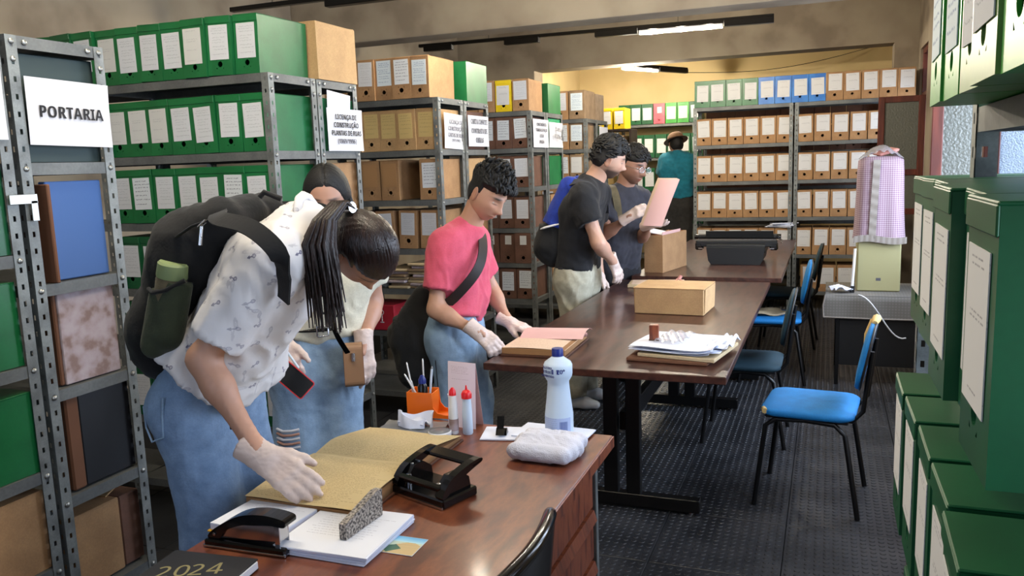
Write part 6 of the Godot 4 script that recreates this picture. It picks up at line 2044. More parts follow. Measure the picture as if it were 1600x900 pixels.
func build_people() -> void:
	var f_denim := cloth_folds(0.003, 7.0, 3)
	var f_tee := cloth_folds(0.0045, 6.0, 4)
	var f_big := cloth_folds(0.006, 5.5, 6)
	# ---------------- woman in the printed white shirt, bent over the desk
	var sk := Color(0.50, 0.27, 0.18)
	var J := {"pelvis": Vector3(-1.657, 0.972, -1.80), "chest": Vector3(-1.415, 1.318, -1.82), "neck": Vector3(-1.305, 1.435, -1.85), "head": Vector3(-1.160, 1.372, -1.87), "shR": Vector3(-1.300, 1.365, -1.665), "shL": Vector3(-1.440, 1.355, -2.0), "elR": Vector3(-1.470, 1.122, -1.585), "wrR": Vector3(-1.310, 0.900, -1.570), "elL": Vector3(-1.63, 1.12, -2.07), "wrL": Vector3(-1.72, 0.97, -2.02), "knR": Vector3(-1.600, 0.53, -1.72), "knL": Vector3(-1.590, 0.52, -1.90), "anR": Vector3(-1.62, 0.09, -1.71), "anL": Vector3(-1.61, 0.09, -1.92), "face": Vector3(0.22, -0.95, -0.2), "up": Vector3(0.86, 0.15, 0.42), "hip_lat": Vector3(0.08, 0, 1).normalized()}
	var t := person("woman in a white printed shirt bending over the open ledger with a black backpack", J.pelvis)
	var o := t.position
	var B := torso_bones(J, -0.004)
	for s in ["R", "L"]:
		B += arm_bones(J, s, 0.0, 1.0)
		B += leg_bones(J, s, -0.004)
		B.append([J["wr" + s], J["wr" + s] + (J["wr" + s] - J["el" + s]).normalized() * 0.05, 0.014, 0.012])
	B.append([J.neck.lerp(J.chest, 0.15), J.head - J.up * 0.05 + Vector3(-0.05, 0.01, 0), 0.054, 0.052])
	var ex := []
	var hx := head_on(J, ex, sk, Color(0.03, 0.018, 0.015), 0.0, 0.8)
	soft("body", net(B, 0.013, 0.015, null, func(p: Vector3): return sk), M.skin, t, o, ex)
	B = []
	for s in ["R", "L"]: B += leg_bones(J, s, 0.010, 0.086, 0.070, 0.080, 2)
	for s in [-1.0, 1.0]: B.append([J.pelvis + J.hip_lat * s * 0.07 - Vector3(0.015, 0.03, 0), J.pelvis + J.hip_lat * s * 0.06 + Vector3(0.05, 0.075, 0), 0.106, 0.096, 2])
	soft("jeans", net(B, 0.011, 0.022, f_denim), M.denim, t, o)
	var st := nst()
	tube(st, [Vector3(-1.640, 1.00, -1.612), Vector3(-1.645, 0.95, -1.609), Vector3(-1.650, 0.89, -1.610), Vector3(-1.695, 0.872, -1.614), Vector3(-1.738, 0.90, -1.640), Vector3(-1.742, 0.96, -1.642)], 0.003, 6)
	obj("pocket_seam", st, M.denim_pale, t, Transform3D(Basis(), -o))
	B = torso_bones(J, 0.016, -0.085, 1.03, 0.034)
	for s in ["R", "L"]:
		var sh: Vector3 = J["sh" + s]
		var el: Vector3 = J["el" + s]
		B.append([sh, sh.lerp(el, 0.80), 0.060, 0.070, 2])
	B.append([J.chest + Vector3(0.06, -0.09, 0.02), J.pelvis + Vector3(0.14, 0.13, 0.02), 0.065, 0.07, 2])
	soft("shirt", net(B, 0.010, 0.02, f_big), M.printed_shirt, t, o)
	st = nst()
	var cp := []
	for i in 13:
		var a := TAU * i / 12.0
		var ctr: Vector3 = J.neck + Vector3(0.004, 0.012, 0)
		var along: Vector3 = (J.head - J.chest).normalized()
		var s1 := along.cross(Vector3.UP).normalized()
		var s2 := s1.cross(along)
		cp.append(ctr + s1 * cos(a) * 0.072 + s2 * sin(a) * 0.072)
	tube(st, cp, 0.014, 8, 0.7)
	obj("collar", st, M.printed_shirt, t, Transform3D(Basis(), -o))
	# hair: cap, tie, ponytail
	soft("hair", hair_cap(hx, func(d: Vector3):
		var line := 0.42 if d.z > 0.0 else lerpf(0.42, -0.75, sstep(0.0, 0.5, -d.z))
		return 0.016 * sstep(line - 0.12, line + 0.12, d.y - 0.25 * d.z * 0.0 + (0.12 if absf(d.x) > 0.9 else 0.0)) + 0.0015 * sin(d.x * 60.0)), M.hair_brown, t, o)
	var root: Vector3 = hx * Vector3(-0.002, 0.03, -0.108)
	st = nst()
	tube(st, [root + Vector3(-0.02, 0.005, 0.012), root + Vector3(0.012, 0.008, 0.018)], [0.013, 0.015], 12)
	obj("hair_clip", st, M.chrome, t, Transform3D(Basis(), -o))
	var r := RandomNumberGenerator.new()
	r.seed = 12
	var P := []
	for i in 120:
		var a := r.randf() * TAU
		var q := sqrt(r.randf())
		var w := Vector3(cos(a), 0, sin(a)) * q
		var e := Vector3(-1.19 + w.x * 0.055, 1.20 + r.randf_range(-0.03, 0.10), -1.735 + w.z * 0.035)
		var m1 := Vector3(-1.195 + w.x * 0.045, 1.40, -1.725 + w.z * 0.035)
		P.append([root + w * 0.012, root + Vector3(-0.015, 0.022, 0.035) + w * 0.022, root + Vector3(-0.03, -0.02, 0.085) + w * 0.028, m1, m1.lerp(e, 0.45) + Vector3(r.randf_range(-0.006, 0.006), 0, 0), e])
	strands("ponytail", P, 0.0046, M.hair_brown, t, o)
	glove(t, o, hand_frame(J.wrR + Vector3(0.008, -0.012, 0), Vector3(0.14, -0.085, -0.01), Vector3(0.35, 0.65, 0.68)), -1.0, [0.10, 0.13, 0.17, 0.24], [0.5, 0.05, 0.3], 0.0038, 0.35, 1.06)
	glove(t, o, hand_frame(J.wrL, Vector3(-0.06, -0.12, 0.02), Vector3(-0.4, 0.2, -0.9)), 1.0, [0.3, 0.3, 0.35, 0.4], [0.5, 0.25, 0.3], 0.005)
	shoes(t, o, J, Vector3(1, 0, 0), M.black_plastic)
	# her backpack
	var k := thing("backpack", "black backpack with an olive bottle pocket on the white-shirted woman's back", "backpack", Vector3(-1.62, 1.0, -1.8))
	var ko := k.position
	B = []
	for z in [-1.72, -1.80, -1.89]:
		B.append([Vector3(-1.475, 1.470, z), Vector3(-1.600, 1.385, z), 0.055, 0.098])
		B.append([Vector3(-1.595, 1.385, z), Vector3(-1.715, 1.165, z), 0.092, 0.088])
		B.append([Vector3(-1.715, 1.165, z), Vector3(-1.735, 1.10, z), 0.088, 0.078])
	B.append([Vector3(-1.685, 1.34, -1.80), Vector3(-1.775, 1.14, -1.80), 0.085, 0.08])
	soft("main_bag", net(B, 0.011, 0.02, cloth_folds(0.005, 6.0, 8)), M.black_cloth, k, ko)
	flat_strap("shoulder_strap", [Vector3(-1.46, 1.485, -1.68), Vector3(-1.385, 1.475, -1.595), Vector3(-1.28, 1.455, -1.575), Vector3(-1.215, 1.40, -1.582), Vector3(-1.222, 1.335, -1.612), Vector3(-1.245, 1.27, -1.635)], 0.046, M.black_cloth, k, ko, Vector3(0.15, 0.75, 0.65))
	flat_strap("shoulder_strap", [Vector3(-1.46, 1.485, -1.93), Vector3(-1.37, 1.475, -2.0), Vector3(-1.31, 1.42, -2.03), Vector3(-1.34, 1.3, -2.05)], 0.06, M.black_cloth, k, ko, Vector3(0.15, 0.75, -0.65))
	flat_strap("webbing", [Vector3(-1.66, 1.10, -1.655), Vector3(-1.53, 1.155, -1.645), Vector3(-1.44, 1.18, -1.625)], 0.035, M.black_cloth, k, ko, Vector3(0, 0.2, 1))
	flat_strap("loose_webbing", [Vector3(-1.45, 1.12, -1.60), Vector3(-1.42, 1.04, -1.61), Vector3(-1.415, 0.93, -1.62)], 0.03, M.black_cloth, k, ko, Vector3(0, 0, 1))
	tube_part("haul_loop", [Vector3(-1.46, 1.50, -1.82) - ko, Vector3(-1.43, 1.53, -1.83) - ko, Vector3(-1.39, 1.51, -1.85) - ko], 0.008, M.black_cloth, k, 8)
	for q in [[Vector3(-1.476, 1.452, -1.623), Vector3(-1.452, 1.468, -1.622)], [Vector3(-1.464, 1.455, -1.618), Vector3(-1.467, 1.408, -1.612)]]:
		tube_part("zip_pull", [q[0] - ko, q[1] - ko], 0.0055, M.chrome, k, 6)
	tube_part("zip_line", [Vector3(-1.43, 1.475, -1.63) - ko, Vector3(-1.50, 1.455, -1.625) - ko, Vector3(-1.59, 1.41, -1.628) - ko, Vector3(-1.67, 1.31, -1.638) - ko], 0.004, M.black_plastic, k, 6)
	B = []
	for w in [-0.025, 0.025]: B.append([Vector3(-1.585 + w, 1.30 + w * 0.5, -1.625), Vector3(-1.625 + w, 1.155 + w * 0.5, -1.615), 0.036, 0.037, 1])
	soft("bottle_pocket", net(B, 0.008, 0.012), M.olive, k, ko)
	tube_part("pocket_hem", [Vector3(-1.648, 1.293, -1.61) - ko, Vector3(-1.61, 1.288, -1.584) - ko, Vector3(-1.565, 1.296, -1.584) - ko, Vector3(-1.525, 1.318, -1.61) - ko], 0.006, M.black_cloth, k, 8)
	k = thing("drink_bottle", "pale green drink bottle sticking out of the black backpack pocket", "bottle", Vector3(-1.622, 1.158, -1.622))
	st = nst()
	lathe(st, Transform3D(Basis(Vector3.FORWARD, 0.26), Vector3.ZERO), [Vector2(0.0, 0.0), Vector2(0.036, 0.0), Vector2(0.039, 0.02), Vector2(0.039, 0.165), Vector2(0.036, 0.175)], 20)
	obj("body", st, M.khaki_strap, k)
	st = nst()
	lathe(st, Transform3D(Basis(Vector3.FORWARD, 0.26), Vector3.ZERO), [Vector2(0.0385, 0.172), Vector2(0.0395, 0.176), Vector2(0.0385, 0.208), Vector2(0.034, 0.213), Vector2(0.0, 0.214)], 20)
	obj("cap", st, M.bottle_green, k)

	# ---------------- woman with black hair behind her
	sk = Color(0.46, 0.25, 0.17)
	J = {"pelvis": Vector3(-1.860, 0.875, -2.62), "chest": Vector3(-1.785, 1.19, -2.62), "neck": Vector3(-1.772, 1.365, -2.62), "head": Vector3(-1.738, 1.488, -2.585), "shR": Vector3(-1.905, 1.290, -2.52), "shL": Vector3(-1.648, 1.275, -2.725), "elR": Vector3(-1.985, 1.055, -2.50), "wrR": Vector3(-1.825, 0.985, -2.36), "elL": Vector3(-1.690, 1.060, -2.79), "wrL": Vector3(-1.640, 0.925, -2.62), "knR": Vector3(-1.930, 0.50, -2.545), "knL": Vector3(-1.800, 0.49, -2.66), "anR": Vector3(-1.93, 0.09, -2.57), "anL": Vector3(-1.80, 0.09, -2.70), "face": Vector3(0.42, -0.40, 0.80), "up": Vector3(0.22, 0.9, 0.38), "hip_lat": Vector3(-0.80, 0, 0.6).normalized()}
	t = person("woman with long black hair and ripped jeans holding a phone, behind the bent woman", J.pelvis)
	o = t.position
	B = torso_bones(J, -0.008, -1.0, 0.92)
	for s in ["R", "L"]:
		B += arm_bones(J, s, 0.0, 0.95)
		B += leg_bones(J, s, -0.006)
		B.append([J["wr" + s], J["wr" + s] + (J["wr" + s] - J["el" + s]).normalized() * 0.05, 0.014, 0.012])
	B.append([J.neck.lerp(J.chest, 0.15), J.head - J.up * 0.05, 0.052, 0.05])
	ex = []
	hx = head_on(J, ex, sk, Color(0.02, 0.015, 0.013), 0.0, 0.9)
	soft("body", net(B, 0.013, 0.015, null, func(p: Vector3): return sk), M.skin, t, o, ex)
	eyes_on(t, o, hx, Vector2(0, -0.6))
	B = []
	for s in ["R", "L"]: B += leg_bones(J, s, 0.010, 0.088, 0.066, 0.066, 2)
	for s in [-1.0, 1.0]: B.append([J.pelvis + J.hip_lat * s * 0.07 - Vector3(0, 0.05, 0), J.pelvis + J.hip_lat * s * 0.055 + Vector3(0.02, 0.125, 0), 0.112, 0.098, 2])
	soft("jeans", net(B, 0.011, 0.022, f_denim), M.denim_pale, t, o)
	# rip over the knee: threads and skin
	for i in 5:
		var y := 0.615 - i * 0.017
		tube_part("rip_threads", [Vector3(-1.945, y, -2.452) - o, Vector3(-1.91, y - 0.004, -2.441) - o, Vector3(-1.875, y - 0.001, -2.446) - o, Vector3(-1.850, y + 0.003, -2.462) - o], 0.0055, M.paper if i % 2 == 0 else M.rip_skin, t, 6)
	B = torso_bones(J, 0.014, -0.10, 0.93)
	for s in ["R", "L"]: B.append([J["sh" + s], J["sh" + s].lerp(J["el" + s], 0.55), 0.062, 0.066, 2])
	soft("tee_shirt", net(B, 0.012, 0.02, f_tee), M.white_tee, t, o)
	for q in [[Vector3(-1.700, 1.16, -2.487), 0.05, 0.0], [Vector3(-1.664, 1.135, -2.497), 0.045, 0.6], [Vector3(-1.720, 1.10, -2.487), 0.05, 1.4], [Vector3(-1.672, 1.09, -2.492), 0.05, 2.2]]:
		st = nst()
		var ring := []
		for i in 9:
			var a: float = q[2] + i * 0.6
			ring.append(Vector3(cos(a) * q[1] * 0.5, sin(a) * q[1] * 0.7, 0.004))
		tube(st, ring, 0.0055, 6)
		obj("shirt_print", st, M.ink, t, frame_from(q[0] - o, Vector3(0.55, 0, 0.83), Vector3.UP))
	cp = []
	for i in 25:
		var a := TAU * i / 24.0
		var c: Vector3 = J.pelvis + Vector3(0.02, 0.118, 0)
		cp.append(c + J.hip_lat * cos(a) * 0.162 + J.hip_lat.cross(Vector3.UP) * sin(a) * 0.116)
	st = nst()
	tube(st, cp, 0.017, 8, 0.45)
	obj("belt", st, M.black_gloss, t, Transform3D(Basis(), -o))
	st = nst()
	tube(st, [Vector3(-0.02, -0.018, 0), Vector3(0.02, -0.018, 0), Vector3(0.02, 0.018, 0), Vector3(-0.02, 0.018, 0), Vector3(-0.02, -0.018, 0)], 0.004, 6)
	obj("buckle", st, M.chrome, t, frame_from(Vector3(-1.752, 0.99, -2.517) - o, Vector3(0.6, 0, 0.8), Vector3.UP))
	soft("hair", hair_cap(hx, func(d: Vector3):
		var line := 0.64 - 0.1 * absf(d.x) - 0.9 * pow(absf(d.x), 4.0) if d.z > 0.0 else lerpf(-0.38, -0.95, sstep(0.0, 0.3, -d.z))
		return (0.007 * sstep(line - 0.04, line + 0.06, d.y) + 0.012 * sstep(line, line + 0.4, d.y)) * (1.0 - 0.3 * bump(d.x, 0, 0, 0, 0.05, 1.0)) + 0.001 * sin(d.z * 50.0)), M.hair_black, t, o)
	P = []
	for i in 40:
		var a := r.randf_range(-1.0, 1.0)
		var s0 := hx * Vector3(a * 0.082, 0.035 - absf(a) * 0.02, -0.075 + absf(a) * 0.085)
		P.append([s0, s0 + Vector3(a * 0.004, -0.05, -0.012), s0 + Vector3(a * 0.01, -0.13, -0.03), s0 + Vector3(r.randf_range(-0.02, 0.02), -0.24, -0.035)])
	strands("hair_lengths", P, 0.0095, M.hair_black, t, o)
	glove(t, o, hand_frame(J.wrR, Vector3(0.06, -0.125, 0.02), Vector3(0.55, 0.30, 0.70)), -1.0, [0.55, 0.5, 0.5, 0.5], [0.55, -0.35, 0.2], 0.0042, 1.0, 1.02)
	glove(t, o, hand_frame(J.wrL, Vector3(0.03, -0.16, 0.05), Vector3(0.75, 0.1, 0.6)), 1.0, [0.3, 0.35, 0.42, 0.5], [0.35, 0.2, 0.4], 0.0042, 0.7, 1.02)
	shoes(t, o, J, Vector3(0.6, 0, 0.8), M.white_plastic)
	k = thing("phone", "black phone in a red case held by the woman in ripped jeans", "phone", Vector3(-1.756, 0.862, -2.318))
	k.transform = frame_from(Vector3(-1.756, 0.862, -2.318), Vector3(0.62, 0.35, 0.74), Vector3(0.25, 0.93, -0.3)) * T(0, 0, 0, 0, 0, -0.42)
	st = nst()
	prism(st, Transform3D(), round_poly(0.150, 0.076, 0.009, 4), 0.010)
	obj("case", st, M.red_plastic, k)
	st = nst()
	prism(st, T(0, 0, 0.0045), round_poly(0.143, 0.069, 0.006, 4), 0.003)
	obj("screen", st, M.black_gloss, k)
	k = thing("pen", "white pen with a blue cap held over the phone", "pen", Vector3(-1.757, 0.965, -2.30))
	var da := Vector3(0.62, -0.78, 0.0).normalized()
	tube_part("barrel", [-da * 0.01, da * 0.075], 0.0042, M.milky, k, 8)
	tube_part("cap", [-da * 0.055, -da * 0.01], 0.0048, M.blue_plastic, k, 8)
	k = thing("shoulder_bag", "small tan clutch bag on a black strap beside her gloved hand", "handbag", Vector3(-1.652, 0.86, -2.555))
	k.rotation.y = 0.6
	st = nst()
	prism(st, T(0, 0, 0, PI / 2), round_poly(0.055, 0.165, 0.02, 4), 0.07)
	obj("body", st, M.bag_leather, k)
	for q in [-0.02, 0.0, 0.02]: bx("seam", M.tan_spine, k, Vector3(0.001, 0.0, q * 0.9), Vector3(0.073, 0.158, 0.003), 0.001)
	tube_part("clasp", [Vector3(0.0, 0.05, 0.03), Vector3(0.0, 0.02, 0.033)], 0.008, M.chrome, k, 8)
	flat_strap("strap", [Vector3(-1.735, 1.30, -2.50), Vector3(-1.692, 1.12, -2.478), Vector3(-1.675, 1.0, -2.485), Vector3(-1.650, 0.90, -2.53)], 0.018, M.black_gloss, k, Vector3.ZERO, Vector3(0.5, 0, 0.85))
	var ls: Node3D = k.get_node("strap")
	ls.transform = k.transform.affine_inverse()

	# ---------------- woman in the pink shirt
	sk = Color(0.47, 0.255, 0.17)
	J = {"pelvis": Vector3(-1.628, 0.835, -3.42), "chest": Vector3(-1.605, 1.150, -3.42), "neck": Vector3(-1.548, 1.305, -3.42), "head": Vector3(-1.436, 1.452, -3.40), "shR": Vector3(-1.605, 1.228, -3.255), "shL": Vector3(-1.588, 1.222, -3.585), "elR": Vector3(-1.632, 0.950, -3.215), "wrR": Vector3(-1.432, 0.862, -3.205), "elL": Vector3(-1.55, 0.975, -3.67), "wrL": Vector3(-1.438, 0.832, -3.60), "knR": Vector3(-1.600, 0.46, -3.33), "knL": Vector3(-1.605, 0.46, -3.51), "anR": Vector3(-1.64, 0.09, -3.33), "anL": Vector3(-1.64, 0.09, -3.52), "face": Vector3(0.80, -0.55, 0.26), "up": Vector3(0.52, 0.83, 0.05), "hip_lat": Vector3(0.15, 0, 1).normalized(), "belly": Vector3(0.02, 0, 0)}
	t = person("woman in a pink T-shirt with short curly hair reading the book at the table corner", J.pelvis)
	o = t.position
	B = torso_bones(J, -0.006)
	for s in ["R", "L"]:
		B += arm_bones(J, s, 0.0, 0.98)
		B += leg_bones(J, s, -0.004)
		B.append([J["wr" + s], J["wr" + s] + (J["wr" + s] - J["el" + s]).normalized() * 0.04, 0.014, 0.012])
	B.append([J.neck.lerp(J.chest, 0.2), J.head - J.up * 0.055 - J.face * 0.02, 0.055, 0.053])
	ex = []
	hx = head_on(J, ex, sk, Color(0.02, 0.016, 0.015), 0.0, 1.3, 1.02)
	soft("body", net(B, 0.012, 0.015, null, func(p: Vector3): return sk), M.skin, t, o, ex)
	eyes_on(t, o, hx, Vector2(0, -0.55))
	B = []
	for s in ["R", "L"]: B += leg_bones(J, s, 0.012, 0.092, 0.076, 0.07, 2)
	for s in [-1.0, 1.0]: B.append([J.pelvis + J.hip_lat * s * 0.07 - Vector3(0.02, 0.05, 0), J.pelvis + J.hip_lat * s * 0.055 + Vector3(0.012, 0.14, 0), 0.110, 0.088, 2])
	soft("jeans", net(B, 0.011, 0.022, f_denim), M.denim_pale, t, o)
	st = nst()
	tube(st, [Vector3(-1.60, 0.93, -3.285), Vector3(-1.57, 0.87, -3.278), Vector3(-1.53, 0.855, -3.30), Vector3(-1.505, 0.88, -3.33)], 0.002, 6)
	tube(st, [Vector3(-1.66, 0.90, -3.268), Vector3(-1.655, 0.7, -3.235), Vector3(-1.65, 0.5, -3.245)], 0.002, 6)
	obj("seams", st, M.navy_tee, t, Transform3D(Basis(), -o))
	B = torso_bones(J, 0.012, -0.075, 0.96, 0.008)
	B.append([J.chest + Vector3(0.05, -0.02, 0.06), J.chest + Vector3(0.045, -0.03, -0.06), 0.062, 0.062])
	for s in ["R", "L"]: B.append([J["sh" + s], J["sh" + s].lerp(J["el" + s], 0.66), 0.056, 0.070, 2])
	soft("tee_shirt", net(B, 0.010, 0.02, f_tee), M.pink_tee, t, o)
	cp = []
	for i in 17:
		var a := TAU * i / 16.0
		var al: Vector3 = (J.head - J.chest).normalized()
		var s1 := al.cross(Vector3.UP).normalized()
		cp.append(J.neck + Vector3(0.0, -0.012, 0) + s1 * cos(a) * 0.07 + s1.cross(al) * sin(a) * 0.07)
	st = nst()
	tube(st, cp, 0.008, 8)
	obj("neck_band", st, M.pink_tee, t, Transform3D(Basis(), -o))
	var cn := FastNoiseLite.new()
	cn.seed = 8
	cn.frequency = 26.0
	soft("hair", hair_cap(hx, func(d: Vector3):
		var line := 0.50 - 0.15 * absf(d.x) if d.z > 0.15 else lerpf(0.05 if d.z > -0.2 else -0.05, -0.55, sstep(0.1, 0.6, -d.z))
		var top := sstep(0.15, 0.65, d.y + 0.35 * maxf(d.z, 0.0))
		return (0.008 + 0.034 * top) * sstep(line - 0.02, line + 0.07, d.y) * (1.0 + 0.45 * top * cn.get_noise_3d(d.x, d.y, d.z)), 110, 84), M.hair_black, t, o)
	st = nst()
	for i in 90:
		var a := r.randf_range(0, TAU)
		var d := Vector3(sin(a) * r.randf_range(0.1, 0.75), r.randf_range(0.35, 1.0), r.randf_range(-0.25, 1.0)).normalized()
		if d.z > 0.8 and d.y < 0.45: d.y = 0.5
		d = d.normalized()
		var c: Vector3 = hx * (head_point(d) * 1.32)
		var ring := []
		var u: Vector3 = d.cross(Vector3(r.randf(), r.randf(), r.randf())).normalized()
		var v: Vector3 = d.cross(u)
		for j in 7: ring.append(c - o + (u * cos(j * 0.95) + v * sin(j * 0.95)) * 0.011 + d * 0.004 * j)
		tube(st, ring, 0.0055, 6)
	obj("hair_curls", st, M.hair_black, t)
	glove(t, o, hand_frame(J.wrR, Vector3(0.10, -0.085, -0.02), Vector3(0.45, 0.55, 0.65)), -1.0, [0.45, 0.5, 0.55, 0.6], [0.4, 0.25, 0.4], 0.004)
	glove(t, o, hand_frame(J.wrL, Vector3(0.13, -0.045, 0.02), Vector3(0.25, 0.95, 0.1)), 1.0, [0.12, 0.15, 0.18, 0.2], [0.5, 0.2, 0.3], 0.004)
	shoes(t, o, J, Vector3(1, 0, 0), M.white_plastic)
	k = thing("shoulder_bag", "large black shoulder bag hanging behind the woman in pink", "bag", Vector3(-1.80, 0.78, -3.40))
	ko = k.position
	B = [[Vector3(-1.765, 0.985, -3.36), Vector3(-1.85, 0.80, -3.36), 0.05, 0.085], [Vector3(-1.765, 0.985, -3.50), Vector3(-1.85, 0.80, -3.50), 0.05, 0.085], [Vector3(-1.85, 0.80, -3.36), Vector3(-1.82, 0.62, -3.36), 0.085, 0.085], [Vector3(-1.85, 0.80, -3.50), Vector3(-1.82, 0.62, -3.50), 0.085, 0.085], [Vector3(-1.77, 0.85, -3.34), Vector3(-1.78, 0.66, -3.36), 0.05, 0.07]]
	soft("bag", net(B, 0.012, 0.025, cloth_folds(0.009, 6.0, 9)), M.black_cloth, k, ko)
	flat_strap("strap", [Vector3(-1.60, 1.31, -3.53), Vector3(-1.50, 1.285, -3.45), Vector3(-1.452, 1.20, -3.36), Vector3(-1.452, 1.12, -3.285), Vector3(-1.52, 1.03, -3.245), Vector3(-1.60, 0.97, -3.245), Vector3(-1.72, 0.96, -3.31)], 0.045, M.strap_brown, k, ko, Vector3(0.75, 0.1, 0.65))

	# ---------------- man with the blue backpack
	sk = Color(0.50, 0.29, 0.20)
	J = {"pelvis": Vector3(-1.500, 0.890, -5.0), "chest": Vector3(-1.468, 1.275, -5.0), "neck": Vector3(-1.395, 1.460, -5.0), "head": Vector3(-1.285, 1.600, -5.0), "shR": Vector3(-1.408, 1.365, -4.825), "shL": Vector3(-1.400, 1.370, -5.18), "elR": Vector3(-1.305, 1.090, -4.80), "wrR": Vector3(-1.270, 0.950, -5.01), "elL": Vector3(-1.45, 1.07, -5.25), "wrL": Vector3(-1.42, 0.84, -5.24), "knR": Vector3(-1.495, 0.49, -4.91), "knL": Vector3(-1.49, 0.49, -5.09), "anR": Vector3(-1.53, 0.09, -4.91), "anL": Vector3(-1.51, 0.09, -5.13), "face": Vector3(0.80, -0.32, -0.42), "up": Vector3(0.32, 0.94, 0.05), "hip_lat": Vector3(-0.1, 0, 1).normalized()}
	t = person("bearded man in a dark T-shirt and off-white trousers, blue backpack on", J.pelvis)
	o = t.position
	B = torso_bones(J, 0.004, -1.0, 1.05)
	for s in ["R", "L"]:
		B += arm_bones(J, s, 0.004, 1.1)
		B += leg_bones(J, s, 0.0)
		B.append([J["wr" + s], J["wr" + s] + (J["wr" + s] - J["el" + s]).normalized() * 0.04, 0.014, 0.012])
	B.append([J.neck.lerp(J.chest, 0.2), J.head - J.up * 0.05 - J.face * 0.02, 0.062, 0.062])
	ex = []
	hx = head_on(J, ex, sk, Color(0.02, 0.016, 0.015), 0.92, 1.1, 1.12)
	soft("body", net(B, 0.014, 0.015, null, func(p: Vector3): return sk), M.skin, t, o, ex)
	eyes_on(t, o, hx, Vector2(0, -0.4))
	B = []
	for s in ["R", "L"]: B += leg_bones(J, s, 0.016, 0.092, 0.074, 0.075, 2)
	for s in [-1.0, 1.0]: B.append([J.pelvis + J.hip_lat * s * 0.075 - Vector3(0.01, 0.05, 0), J.pelvis + J.hip_lat * s * 0.065 + Vector3(0.012, 0.10, 0), 0.116, 0.105, 2])
	soft("trousers", net(B, 0.012, 0.022, f_big), M.offwhite_trousers, t, o)
	bx("pocket_tab", M.ink, t, Vector3(-1.555, 0.93, -4.805) - o, Vector3(0.03, 0.012, 0.004), 0.0, Vector3(0, -0.2, 0))
	B = torso_bones(J, 0.020, -0.02, 1.06)
	for s in ["R", "L"]: B.append([J["sh" + s], J["sh" + s].lerp(J["el" + s], 0.55), 0.074, 0.080, 2])
	soft("tee_shirt", net(B, 0.012, 0.02, f_tee), M.navy_tee, t, o)
	soft("hair", hair_cap(hx, func(d: Vector3):
		var line := 0.50 - 0.2 * absf(d.x) if d.z > 0.1 else lerpf(0.1, -0.5, sstep(0.0, 0.6, -d.z))
		var top := sstep(0.2, 0.7, d.y)
		return (0.010 + 0.020 * top) * sstep(line - 0.03, line + 0.06, d.y) * (1.0 + 0.2 * cn.get_noise_3d(d.x * 1.5, d.y * 1.5, d.z * 1.5))), M.hair_black, t, o)
	tufts(t, o, hx, 420, 0.028, -0.25, Vector3(0, 0.1, 0.7), 41)
	glove(t, o, hand_frame(J.wrR, Vector3(0.04, -0.145, -0.06), Vector3(0.75, 0.3, 0.55)), -1.0, [0.3, 0.3, 0.35, 0.4], [0.4, 0.25, 0.3], 0.0048, 0.8, 1.06)
	glove(t, o, hand_frame(J.wrL, Vector3(0.08, -0.14, -0.02), Vector3(0.6, 0.5, -0.3)), 1.0, [0.3, 0.3, 0.35, 0.4], [0.4, 0.25, 0.3], 0.006)
	shoes(t, o, J, Vector3(1, 0, 0), M.white_plastic)
	k = thing("backpack", "blue and black backpack with a pale reflective stripe on the bearded man", "backpack", Vector3(-1.63, 1.2, -5.0))
	ko = k.position
	B = []
	for z in [-4.92, -5.08]:
		B.append([Vector3(-1.515, 1.43, z), Vector3(-1.61, 1.19, z), 0.068, 0.092, 2])
	soft("upper_bag", net(B, 0.012, 0.025, cloth_folds(0.004, 6.0, 5)), M.blue_pack, k, ko)
	B = []
	for z in [-4.92, -5.08]:
		B.append([Vector3(-1.630, 1.185, z), Vector3(-1.655, 1.05, z), 0.090, 0.092, 1])
		B.append([Vector3(-1.655, 1.05, z), Vector3(-1.64, 1.0, z), 0.092, 0.07])
	soft("lower_bag", net(B, 0.012, 0.025, cloth_folds(0.004, 6.0, 5)), M.black_cloth, k, ko)
	cp = []
	for i in 25:
		var a := TAU * i / 24.0
		cp.append(Vector3(-1.627 + cos(a) * 0.102, 1.192 + 0.025 * cos(a), -5.0 + sin(a) * 0.178) - ko)
	st = nst()
	tube(st, cp, 0.013, 8, 0.5)
	obj("reflective_stripe", st, M.paper, k)
	flat_strap("shoulder_strap", [Vector3(-1.51, 1.455, -4.88), Vector3(-1.43, 1.462, -4.86), Vector3(-1.355, 1.40, -4.86), Vector3(-1.33, 1.29, -4.87), Vector3(-1.40, 1.10, -4.85)], 0.05, M.grey_tee, k, ko, Vector3(0.3, 0.7, 0.6))
	flat_strap("shoulder_strap", [Vector3(-1.51, 1.455, -5.12), Vector3(-1.43, 1.462, -5.14), Vector3(-1.355, 1.40, -5.14), Vector3(-1.34, 1.25, -5.14)], 0.05, M.grey_tee, k, ko, Vector3(0.3, 0.7, -0.6))
	flat_strap("loose_webbing", [Vector3(-1.42, 1.08, -4.85), Vector3(-1.43, 0.98, -4.84), Vector3(-1.44, 0.86, -4.855)], 0.02, M.black_cloth, k, ko, Vector3(0, 0, 1))

	# ---------------- man with glasses
	sk = Color(0.30, 0.155, 0.105)
